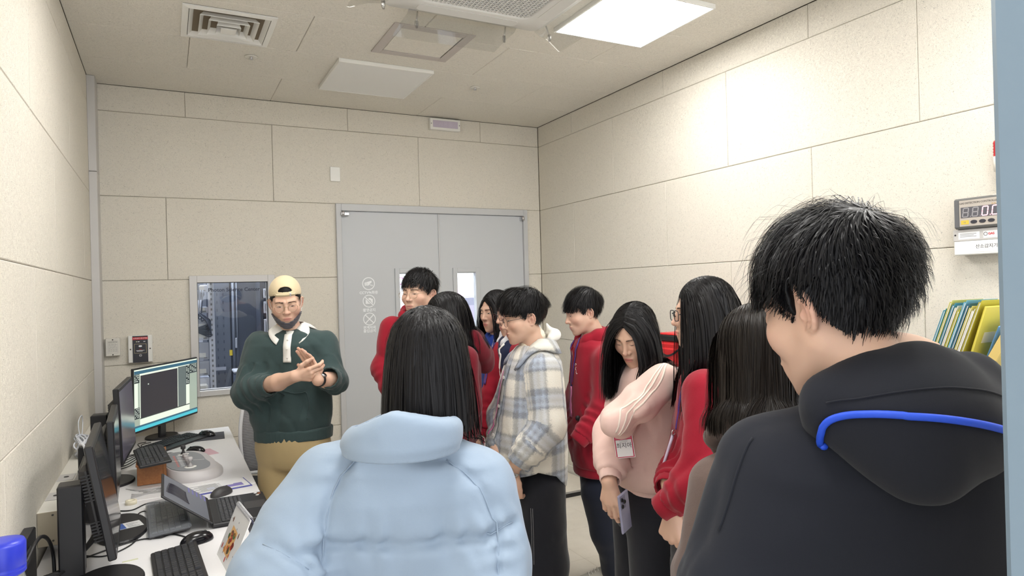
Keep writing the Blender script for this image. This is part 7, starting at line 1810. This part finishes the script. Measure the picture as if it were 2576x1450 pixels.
for k in range(5): a = k * 2 * pi / 5; d = V(cos(a), sin(a), 0); c = Rc @ V(0, -.24, 0); m = MB(); m.tube([c + V(0, 0, .11), c + d * .15 + V(0, 0, .10), c + d * .29 + V(0, 0, .075)], [.03, .024, .018], 8); lg = m.build('leg', M['blk'], oc); m = MB(); m.lathe([(.015, -.02), (.027, -.015), (.027, .015), (.015, .02)], 14, V(-d[1], d[0], 0), c + d * .29 + V(0, 0, .028)); m.build('castor', M['rubber'], lg)
for s in (1, -1): m = MB(); m.tube([Rc @ V(.26 * s, -.2, .46), Rc @ V(.29 * s, -.2, .55), Rc @ V(.29 * s, -.2, .67)], .014, 8); m.box(Rc @ V(.29 * s, -.2, .68) - V(.03, .10, .012), Rc @ V(.29 * s, -.2, .68) + V(.03, .10, .012), .01); m.build('armrest', M['blk'], oc)
presenter()
# ---- students by the door
o, tp, f, sp, org = simple_student('door_student', 'person in red hoodie with round glasses standing against the grey doors', M['red'],
    ch(HS, seed=7, dens=.75, top=.07, fringe=.052, side=.03, mess=.10, comb=(0, -.7, 0), line=(.072, .045, -.012, -.03, -.066)), seed=21, gl=('wire', .0009, (.0235, .0205), False), tr='navyp')
N = neck_frame(sp); cloth('undershirt', lambda P: smax(cone(P, N(0, .012, -.06), N(0, .0, .03), .058, .056), -cone(P, N(0, .012, -.08), N(0, 0, .08), .053, .052), .002), N(0, 0, -.1) - V(.1, .1, 0), N(0, 0, .06) + V(.1, .1, 0), .006, M['white'], o, org)
simple_student('hidden_student', 'person with dark hair in shade-darkened red hoodie, mostly hidden behind the pale blue jacket', M['red_shaded'],
    ch(HL, seed=9, dens=.5, zend=1.40, cap=.004), seed=31)
# ---- girl in the royal blue jacket
o, tp, f, sp, org = simple_student('blue_student', 'person in royal blue jacket farthest back in the row, long dark hair behind the shoulders', M['blue'],
    ch(HL, seed=12, dens=.55, zend=1.36, part=-.005, face=(.074, .11, .12)), False, seed=41, topname='jacket', band=False)
collar(sp, f, tp, org, M['blue'], .058, .020, .035, 20, .03)
lanyard(f, [neck_frame(sp)(.05, .05, .0), neck_frame(sp)(.035, .12, -.16), neck_frame(sp)(.02, .14, -.30)], o, org, .012, M['strapw'])
ba = snap(f, [neck_frame(sp)(.03, .2, -.38)], .012)[0]
badge_card(o, org, ba, V(*frame(190)[1], 0) + CAMD * .4, UP + IMR * .12, .062, .088, M['crimson'], M['pinkprint'])
# ---- student with glasses, navy vest over a red hoodie
o, tp, f, sp, org = simple_student('vest_student', 'person with thin glasses in red hoodie and navy vest beside the plaid jacket', M['red'],
    ch(HS, seed=15, dens=.6, top=.08, fringe=.070, side=.06, mess=.04, comb=(0, -.3, 0), line=(.070, .04, -.02, -.04, -.066)), False, seed=51, gl=('dwire', .0009, (.0225, .021), False), band=False)
N = neck_frame(sp)
vt = top_fn(dict(sp, top=[r[:3] + [r[3] + .010, r[4] + .010] for r in sp['top']]), 52, .004, arms=False, hem=.98, extra=lambda P, d: smax(d, -cone(P, np.array(sp['arms'][0]['p'][0]) + V(0, 0, -.02), np.array(sp['arms'][0]['p'][2]), .085, .10), .01))
lo, hi = bounds(sp); ve = cloth('vest', vt, lo, hi, .009, M['navy'], o, org)
hood(sp, ve, org, M['grey'], .008, .95, -.005, seed=8)
m = strip_on(vt, [N(.055, .06, -.05), N(.06, .12, -.15), N(.06, .14, -.30)], .012, .003, 8, .002); m.xf(t=-org); m.build('piping', M['white'], ve)
lanyard(f, [N(-.035, .09, -.06), N(-.03, .14, -.18), N(-.02, .15, -.26)], o, org, .012, M['purple'])
ba = snap(f, [N(-.02, .2, -.34)], .012)[0]
badge_card(o, org, ba, V(*frame(172)[1], 0) + CAMD * .5, UP + IMR * .15, .062, .088, M['crimson'], M['pinkprint'])

# ---- plaid jacket
def plaid():
    sp, org = start('plaid_student')
    wl = np.array(sp['fore'][0]['p'])[-1]; wr = np.array(sp['fore'][1]['p'])[-1]
    hands = [dict(wrist=wl, d=-UP * .9 - IMR * .05 - CAMD * .1, nrm=CAMD * .85 - IMR * .4, curl=[(.5, .7, .4), (.6, .8, .4), (.7, .8, .4), (.8, .9, .4)], thumb=(.35, .5), side=1, forearm=(sp['fore'][0]['p'], sp['fore'][0]['r'])),
             dict(wrist=wr, d=-UP * .78 + IMR * .5 + CAMD * .1, nrm=CAMD * .5 - IMR * .6 + UP * .3, curl=[(.4, .7, .4), (.5, .8, .4), (.6, .8, .4), (.7, .9, .4)], thumb=(.5, .4), side=1, forearm=(sp['fore'][1]['p'], sp['fore'][1]['r']))]
    o, _ = make_body('person', sp, hands, org)
    tag(o, 'person in blue and grey plaid jacket over cream turtleneck, hands held together', 'person')
    L, F = frame(sp['yaw'])
    S = np.array(sp['top']); ctr = S[:, 1:3].mean(0)
    def hemf(P, z0):
        fw = (P[:, :2] - ctr) @ np.array(F)
        return z0 + np.interp(fw, [-.19, -.13, -.06, .03, .12, .2], [.02, .045, .13, .16, .13, .10])
    f = top_fn(sp, 61, .010, hemfn=hemf, base=.003); lo, hi = bounds(sp)
    def uv(v):
        P = v.astype(np.float32); dt = loft(P, S, L, F, .02)
        x = v[:, :2] - ctr; u = np.arctan2(x @ np.array(L), x @ np.array(F)) * .19; w = v[:, 2].copy()
        for a in sp['arms']:
            p = np.array(a['p'], float); da = chain(P, p, a['r'], .03); m = da < dt - .004
            seg = np.cumsum([0] + list(np.linalg.norm(np.diff(p, axis=0), axis=1))); best = np.full(len(v), 9.); uu = np.zeros(len(v)); ww = np.zeros(len(v))
            for i in range(len(p) - 1):
                e = unit(p[i + 1] - p[i]); h = np.clip((v - p[i]) @ e, 0, seg[i + 1] - seg[i]); q = v - p[i] - h[:, None] * e; dd = np.linalg.norm(q, axis=1)
                e1 = unit(np.cross(e, V(F[0], F[1], .1))); e2 = np.cross(e, e1); k = dd < best
                best[k] = dd[k]; uu[k] = (np.arctan2(q @ e1, q @ e2) * .075)[k]; ww[k] = (seg[i] + (v - p[i]) @ e)[k]
            u = np.where(m, uu + .05, u); w = np.where(m, ww + .03, w)
        return np.stack([u, w, w * 0], 1)
    tp = cloth('jacket', f, lo, hi, .0075, M['plaid'], o, org, uv)
    N = neck_frame(sp)
    cst = cloth('turtleneck', lambda P: cone(P, N(0, .02, -.09), N(0, .004, .035), .072, .060) + .0012 * np.sin(np.arctan2(P[:, 1] - N(0, 0, 0)[1], P[:, 0] - N(0, 0, 0)[0]) * 46), N(0, 0, -.18) - V(.13, .13, 0), N(0, 0, .12) + V(.13, .13, 0), .0045, M['cream'], o, org)
    # jacket collar: spread flaps with wool texture
    g = []
    for a in np.linspace(38, 322, 34):
        ar = a * D2R; near = max(0, 1 - min(a - 38, 322 - a) / 45.); row = []
        top = N(.074 * sin(ar), .074 * cos(ar) - .015, .030 - .055 * near); rr = .074 + .060 + .045 * near
        lo_ = snap(f, [N(rr * sin(ar), rr * cos(ar) - .015, -.03 - .07 * near)], .012)[0]
        g.append([top, top * .7 + lo_ * .3 + V(0, 0, .012), top * .35 + lo_ * .65 + V(0, 0, .008), lo_])
    g = np.array(g); m = MB(); m.sheet(g, .010); m.xf(t=-org)
    me = new_mesh('collar', np.concatenate(m.v), m.f, [M['plaid']], uvw=np.concatenate(m.v) @ np.array([[1, 0, 0], [.6, 0, 0], [0, 1, 0]]) * .9 + V(.02, .10, 0)); link('collar', me, tp)
    # white hood edge behind the neck
    hb = lambda P: smin(chain(P, [N(.05, -.07, .03), N(.03, -.095, .045), N(-.03, -.10, .045), N(-.05, -.07, .03)], [.018, .024, .024, .018], .02), cone(P, N(.0, -.085, .05), N(.005, -.065, .095), .02, .006), .02) + .002 * fold_noise(P, 4, .5)
    cloth('hood', hb, N(0, -.08, -.02) - V(.14, .14, 0), N(0, -.08, .14) + V(.14, .14, 0), .006, M['white'], o, org)
    # front placket edges and buttons
    p = strip_on(f, [N(.028, .10, -.09), N(.032, .19, -.25), N(.030, .22, -.45), N(.028, .22, -.58)], .034, .005, 8, .005); p.xf(t=-org)
    v = np.concatenate(p.v); link('placket', new_mesh('placket', v, p.f, [M['plaid']], uvw=np.stack([v[:, 0] * .2 + .04, v[:, 2] + .03, v[:, 2] * 0], 1)), tp)
    for t_ in (-.13, -.27, -.42):
        c = snap(f, [N(.034, .2, t_)], .011)[0]; m = MB(); m.lathe([(.008, 0), (.008, .002), (.006, .0035), (.004, .0025)], 14, CAMD * .6 + V(F[0], F[1], 0), c - org); m.build('button', M['button'], tp)
    c = np.array(sp['arms'][0]['p'])[-1] + V(.0, -.05, .05)
    # lanyard end with a pink card seen at the front edge
    lanyard(f, [N(.0, .13, -.12), N(.012, .21, -.30), N(.012, .24, -.40)], o, org, .010, M['pinkl'], .012)
    ba = snap(f, [N(.015, .3, -.47)], .014)[0]; badge_card(o, org, ba, V(F[0], F[1], 0) + CAMD * .10, UP, .07, .10, M['crimson'], M['pinkprint'])
    e = unit(wl - np.array(sp['fore'][0]['p'])[0]); wristwatch(o, org, wl + e * .004, e, CAMD * .9 - IMR * .45 + UP * .1, .031, M['steel'], .021)
    tr, ft = trousers(sp, o, org, M['black'], .011, 63, .010, .03)
    k_ = np.array(sp['legs'][0]['p'])
    for dx in (-.006, .006): m = MB(); m.tube(snap(ft, [k_[0] + CAMD * .11 - IMR * (.062 + dx) - UP * (.05 + .12 * j) for j in range(10)], .0006) - org, .0010, 4); m.build('stitching', M['ink2'], tr)
    shoe(sp, o, org, M['shoed'], M['sole'])
    add_hair(sp, ch(HS, seed=17, top=.080, fringe=.070, fdrop=.036, side=.022, mess=.09, clump=.20, comb=(0, -.55, 0), cap=.012, wave=.10, line=(.074, .048, -.006, -.02, -.060),
        layers=[dict(n=1100, w=.0035, vol=.008, zmin=.045), dict(n=4200, w=.0015, vol=.016, zmin=.05), dict(n=1900, w=.0012, vol=.002, zmax=.06, steps=5)]), o, org)
    glasses(sp['head'], o, M['dwire'], M['lens'], org, .0009, (.0245, .0225))
    return sp, org, o
plaid()

# ---- student in red hoodie, hand in pocket
sp0, _ = start('red_student'); _w = np.array(sp0['arms'][1]['p'])[-1]
o, tp, f, sp, org = simple_student('red_student', 'person in red hoodie with dark trousers looking down, right of the plaid jacket', M['red'],
    ch(HS, seed=19, dens=.8, top=.085, fringe=.085, fdrop=.040, side=.036, mess=.05, clump=.10, comb=(0, -.5, 0), line=(.070, .046, -.010, -.03, -.066)), seed=71, tr='navyp', fold=.011, shoem='shoe',
    hands_spec=[dict(wrist=_w + V(-.005, -.01, -.035), d=-UP + IMR * .25, nrm=CAMD + UP * .1, curl=CURL, side=1, h=.004)])
N = neck_frame(sp)
lanyard(f, [N(.055, .06, .0), N(.050, .13, -.10), N(.030, .18, -.26)], o, org, .010, M['purple'], .006)
lanyard(f, [N(-.04, .08, -.03), N(-.005, .15, -.14), N(.020, .18, -.26)], o, org, .010, M['purple'], .006)
m = strip_on(f, [N(.026, .2, -.26), N(.028, .2, -.42)], .026, .008, 8, .002); m.xf(t=-org); m.build('badge', M['pinkl'], o)
m = MB()                                           # small white chest embroidery
for k in range(3):
    c = np.array([N(.075 + .012 * cos(a) + .012 * k, .2, -.13 - .022 * k + .010 * sin(a)) for a in np.linspace(.3 + k, 4 + k, 9)]); m.tube(snap(f, c, .001) - org, .0011, 4)
m.build('embroidery', M['white'], tp)
c = snap(f, [N(.10, .16, -.42)], .004)[0]; m = MB(); m.lathe([(.014, -.004), (.015, .002), (.012, .005)], 16, CAMD, c - org); m.build('earphone_case', M['rubber'], o)

# ---- student in the pale pink sweatshirt
def pink():
    sp0, org = start('pink_student'); wr = np.array(sp0['fore'][0]['p'])[-1]
    pl = np.array(sp0['arms'][0]['p'])[-1]
    hs = [dict(wrist=wr, d=-UP * .97 + IMR * .06, nrm=-IMR * .45 + CAMD * .88, curl=[(.20, .45, .4), (.25, .5, .4), (.3, .55, .45), (.35, .6, .5)], thumb=(.30, .5), side=1, forearm=(sp0['fore'][0]['p'], sp0['fore'][0]['r']), h=.0026),
          dict(wrist=pl + IMR * .01, d=IMR + UP * .05, nrm=CAMD, curl=REL, side=1, h=.0045)]
    o, tp, f, sp, org = simple_student('pink_student', 'person with long black hair in pale pink sweatshirt, arm across the belly, looking down', M['pink'],
        ch(HL, seed=23, dens=.75, zend=1.235, lvar=.08, part=.006, face=(.066, .10, .105), layers=[dict(n=900, w=.006, vol=.007, steps=11), dict(n=5600, w=.0016, vol=.015, steps=12, zj=.02)]), False, seed=81, topname='sweatshirt', h=.0075, fold=.010, hands_spec=hs)
    p = np.array(sp['arms'][0]['p']); N = neck_frame(sp)
    for k in (-1, 0, 1):
        e = unit(p[2] - p[0]); off = np.cross(e, CAMD); off = unit(off) * .015 * k
        pts = [p[0] + UP * .07 + V(0, 0, 0) + off * .6 - e * .03, p[0] + CAMD * .05 + UP * .045 + off + e * .05, p[1] + CAMD * .06 + UP * .03 + off, p[2] - e * .03 + CAMD * .06 + UP * .01 + off, p[2] + CAMD * .05 - UP * .035 + off + e * .0]
        m = strip_on(f, pts, .0065, .0003, 9, .0012); m.xf(t=-org); m.build('stripe', M['stripe'], tp)
    m = strip_on(f, [N(.062 * sin(a), .062 * cos(a) - .01, .0) for a in np.linspace(0, 6.1, 14)], .022, .003, 3, .003); m.xf(t=-org); m.build('neckband', M['pink'], tp)
    ba = snap(f, [np.array(sp['badge'])], .016)[0]
    bd = badge_card(o, org, ba, CAMD * .9 - IMR * .25 + UP * .1, UP - IMR * .14, .070, .092, M['crimson'], M['pinkprint'], '최지아')
    # phone in the hanging hand
    d = unit(UP * .93 - IMR * .10 + CAMD * .1); n = unit(CAMD * .62 + IMR * .75 + UP * .15); r = np.cross(d, n); n = np.cross(r, d)
    c = wr - UP * .104 + IMR * .050 + CAMD * .026
    Rm = np.stack([r, d, n], 1); ph = empty('smartphone', c)
    tag(ph, 'pale lilac smartphone with three camera lenses held by the person in pink', 'phone')
    def pb(name, lo, hi, b, mat, par):
        m = MB(); m.box(lo, hi, b); m.xf(Rm); return m.build(name, mat, par)
    pb('phone_case', (-.036, -.074, -.005), (.036, .074, .005), .006, M['phone'], ph)
    pb('camera_plate', (-.032, .018, .005), (.004, .066, .0075), .002, M['phone2'], ph)
    for (x, y) in ((-.022, .030), (-.022, .054), (-.005, .042)):
        m = MB(); m.lathe([(.0075, .0075), (.0075, .010), (.0055, .0105), (.005, .0092)], 16); m.xf(t=(x, y, 0)); m.xf(Rm); m.build('camera_lens', M['watchface'], ph)
M['phone'] = pmat('lilac_phone', srgb(150, 150, 175), .2, .3); M['phone2'] = pmat('lilac_phone_plate', srgb(120, 120, 145), .2, .3)
pink()

# ---- student with glasses and very long hair
sp0, org = start('long_hair_student'); a0 = np.array(sp0['fore'][0]['p'])[-1]; a1 = np.array(sp0['fore'][1]['p'])[-1]
o, tp, f, sp, org = simple_student('long_hair_student', 'person in profile with square glasses and very long black hair in red hoodie', M['red'],
    ch(HL, seed=27, dens=.72, zend=1.245, lvar=.06, part=-.01, back=.45, len=.56, face=(.072, .105, .125), layers=[dict(n=1000, w=.006, vol=.007, steps=11), dict(n=6000, w=.0016, vol=.015, steps=12, zj=.03)]), False, seed=91, fold=.013, gl=('dwire', .0016, (.0225, .0185), True), h=.0075,
    hands_spec=[dict(wrist=a0, d=-UP * .95 - IMR * .05, nrm=CAMD * .8 - IMR * .5, curl=CURL, side=1, forearm=(sp0['fore'][0]['p'], sp0['fore'][0]['r'])), dict(wrist=a1, d=-UP * .9 + IMR * .3, nrm=CAMD * .6 - IMR * .7, curl=CURL, side=1, forearm=(sp0['fore'][1]['p'], sp0['fore'][1]['r']))])
N = neck_frame(sp)
lanyard(f, [N(.03, .09, -.10), N(.035, .13, -.18), N(.038, .15, -.24)], o, org, .012, M['purple'], .008)
c = snap(f, [N(.038, .2, -.25)], .012)[0] - org; F3 = V(*frame(sp['yaw'])[1], 0); m = MB(); m.sheet(np.array([[c + F3 * .012 * k - UP * .035 * k - CAMD * .004 + IMR * s * .005 for s in (-1, 1)] for k in range(5)]), .003); m.build('badge', M['strapw'], o)
m = MB(); c = snap(f, [N(.038, .2, -.245)], .012)[0]; m.tube(c - org + np.array([(.007 * cos(a), 0, .009 * sin(a)) for a in np.linspace(0, 6, 12)]), .002, 5); m.build('clip', M['steel'], o)

# ---- bob haircut, brown hoodie
o, tp, f, sp, org = simple_student('bob_student', 'person with dark brown bob haircut in taupe hoodie, seen from behind beside the black hoodie', M['brown'],
    ch(HL, seed=33, dens=.75, zend=1.322, part=.0, back=.35, face=(.078, .105, .125), col=(.014, .0105, .0085), len=.34, layers=[dict(n=1200, w=.008, vol=.010, steps=11), dict(n=7000, w=.0016, vol=.018, steps=12, zj=.006)]), True, seed=101, h=.008, hk=1.12, hdz=.012)
# ---- tall student in the black hoodie (nearest, seen from behind)
def black_hoodie():
    sp, org = start('black_hoodie_student')
    o, _ = make_body('person', sp, dflt_hands(sp), org)
    tag(o, 'tall person in black hoodie with blue neck cord, nearest the door jamb, seen from behind', 'person')
    f = top_fn(sp, 111, .012, base=.005, armk=.07)
    groove = np.array(sp['seam'])
    f0 = f
    lo, hi = bounds(sp); tp = cloth('hoodie', f, lo, hi, .0075, M['blackh'], o, org)
    for a in sp['arms']: cuff(a, tp, org, M['blackh'])
    ring = [np.array(p) for p in sp['hoodl']]; vv = [np.array(p) for p in sp['hoodv']]; N = neck_frame(sp)
    def fh(P):
        d = chain(P, ring, [.024, .028, .030, .031, .031, .030, .026], .03)
        e = chain(P, vv, [.030, .036, .038, .036, .032], .04); d = smin(d, e, .05)
        d = smin(d, ell(P, (ring[3] + vv[2]) / 2 + CAMD * -.005, (.105, .085, .080)), .05)
        d = d + .004 * fold_noise(P, 44, 1.1)
        hc = np.array(sp['head']['c']) + V(.06, .04, 0)
        d = smax(d, -cone(P, N(.0, -.005, -.10), hc, .060, .066), .014)
        # opening rim: a soft pressed line following the collar edge
        return d
    c = (ring[3] + vv[2]) / 2
    ho = cloth('hood', fh, c - V(.36, .30, .24), c + V(.36, .30, .20), .0065, M['blackh'], tp, org)
    fa = sub(f, fh)
    # seams: shoulder seam and hood rim stitching
    m = MB()
    m.tube(snap(f, smooth_path(sp['seam'], 8), .0005) - org, .0022, 5); m.build('shoulder_seam', M['blackh'], tp)
    m = MB(); m.tube(snap(fa, smooth_path(sp['rim'], 8), .0004, 8) - org, .0016, 5); m.build('hood_seam', M['blackh'], ho)
    m = MB(); pts = snap(fa, smooth_path([np.array(p) + CAMD * .06 for p in sp['cord']], 10), .0045, 8)
    m.tube(pts - org, .0048, 8); cd = m.build('lanyard_cord', M['bluecord'], o)
    trousers(sp, o, org, M['black'], .014, 113); shoe(sp, o, org, M['shoed'], M['sole'])
    add_hair(sp, dict(style='short', side=.024, fdrop=.040, bdrop=.010, top=.080, fringe=.078, lift=.12, g=.20, mess=.05, clump=.16, cap=.014, comb=(0, -.45, 0), wave=.14, seed=37, whorl=(.01, .07, .125), col=(.006, .0058, .0072), line=(.074, .045, -.010, -.010, -.082, .052),
        layers=[dict(n=2000, w=.003, vol=.010, steps=7), dict(n=7500, w=.0012, vol=.018, steps=7), dict(n=260, w=.0006, vol=.040, steps=9, zmin=.06, lift=.5, omin=.6), dict(n=4500, w=.0008, vol=.003, zmax=.04, steps=5)]), o, org)
black_hoodie()

# ---- girl in the pale blue puffer jacket
def puffer():
    sp, org = start('puffer_student')
    o, _ = make_body('person', sp, dflt_hands(sp), org)
    tag(o, 'person with straight black hair in pale blue puffer jacket, seen from behind in the foreground', 'person')
    arms = [smooth_path(p, 10).astype(np.float32) for p in sp['armseam']]; slv = [smooth_path(p, 8).astype(np.float32) for p in sp['slvseam']]
    fb = top_fn(sp, 121, .0, armk=.06, base=0.0); arms = [snap(fb, a).astype(np.float32) for a in arms]; slv = [snap(fb, a).astype(np.float32) for a in slv]
    L, F = frame(sp['yaw']); S = np.array(sp['top']); cc = S[:, 1:3].mean(0).astype(np.float32)
    def dist(P, line):
        out = np.full(len(P), 9., np.float32)
        for i in range(0, len(line) - 1):
            out = np.minimum(out, cone(P, line[i], line[i + 1], 0, 0))
        return out
    def puff(P, d):
        x = P[:, :2] - cc; lat = np.abs(x @ np.array(L, np.float32))
        tors = np.clip((.185 - lat) / .02, 0, 1)
        nz = .006 * np.sin(P[:, 0] * 60 + P[:, 1] * 47) + .004 * np.sin(P[:, 0] * 130 + 1)
        for zs in sp['seamz']:
            u = np.abs(P[:, 2] - zs - nz * .4)
            pk = np.sin((P @ np.array([150., 110., 0], np.float32)) + 2 * np.sin(P[:, 0] * 40)) * .003
            d = d + tors * ((.013) * np.exp(-(u / .012) ** 2) + pk * np.exp(-(u / .05) ** 2) - .004 * np.exp(-((u - .07) / .05) ** 2))
        for a in arms:
            u = dist(P, a); pk = np.sin(P[:, 2] * 150 + 2 * np.sin(P[:, 2] * 37)) * .0025
            d = d + .010 * np.exp(-(u / .009) ** 2) + pk * np.exp(-(u / .045) ** 2) - .004 * np.exp(-((u - .05) / .035) ** 2)
        for a in slv:
            u = dist(P, a); d = d + .010 * np.exp(-(u / .010) ** 2) + .002 * np.sin(P @ np.array([140., 60, 70], np.float32)) * np.exp(-(u / .05) ** 2)
        return d
    f = top_fn(sp, 121, .009, puff=puff, armk=.06, base=.0035); lo, hi = bounds(sp, .18)
    tp = cloth('puffer_jacket', f, lo, hi, .0062, M['puff'], o, org)
    C = np.array(sp['col']); C = C[np.argsort(C[:, 0])]; zb = C[0, 0]
    def fc(P):
        CC = C.copy(); d = loft(P, np.vstack([[zb - .03, *C[0, 1:]], C, [C[-1, 0] + .03, C[-1, 1], C[-1, 2], C[-1, 3] * .8, C[-1, 4] * .8]]), L, F, .01)
        x = P[:, :2] - C[:, 1:3].mean(0).astype(np.float32); l = x @ np.array(L, np.float32); fw = x @ np.array(F, np.float32)
        ztop = zb + .080 - 1.1 * np.maximum(l - .0, 0) ** 1.4 - .45 * np.maximum(-l, 0) ** 1.2 - .25 * np.maximum(fw, 0)
        inner = loft(P, np.array([[zb - .05, *C[1, 1:3], .085, .075], [zb + .2, *C[-1, 1:3], .100, .088]]), L, F, .01)
        d = smax(d, P[:, 2] - ztop, .018)
        d = smax(d, -inner, .01)
        d = d + .0035 * fold_noise(P, 127, .9) + .006 * np.exp(-((P[:, 2] - zb + .004) / .008) ** 2)
        return smax(d, zb - .012 - P[:, 2], .01)
    col = cloth('collar', fc, V(C[:, 1].mean() - .22, C[:, 2].mean() - .22, zb - .04), V(C[:, 1].mean() + .22, C[:, 2].mean() + .22, zb + .14), .006, M['puff'], tp, org)
    for line in arms + slv:
        m = MB(); m.tube(snap(f, line[::3].astype(float), .0008, 4) - org, .0016, 5); m.build('seam_stitching', M['puff'], tp)
    for a in sp['arms']: cuff(a, tp, org, M['puff'])
    trousers(sp, o, org, M['navyp'], .014, 123); shoe(sp, o, org, M['shoed'], M['sole'])
    inner = lambda P: np.maximum(loft(P, np.array([[zb - .3, *C[1, 1:3], .05, .05], [zb + .3, *C[1, 1:3], .05, .05]]), L, F, .01), P[:, 2] - zb - .1)
    add_hair(sp, ch(HL, seed=41, zend=zb + .018, cap=.003, lvar=.03, part=.004, len=.46, g=.8, back=.2, face=(.01, .01, .01), col=(.0066, .006, .0066), layers=[dict(n=1800, w=.007, vol=.006, steps=12), dict(n=6500, w=.0019, vol=.014, steps=11, zj=.004), dict(n=260, w=.0006, vol=.022, steps=13, omin=.7)]), o, org)
    add_hair(sp, ch(HL, seed=43, zend=zb - .035, part=.004, len=.50, back=-.2, face=(.07, .1, .12), cap=None, col=(.0066, .006, .0066), layers=[dict(n=800, w=.0028, vol=.018, steps=11, zj=.01, ymax=-.02, xmax=-.02)]), o, org, f, 'side_hair')
puffer()
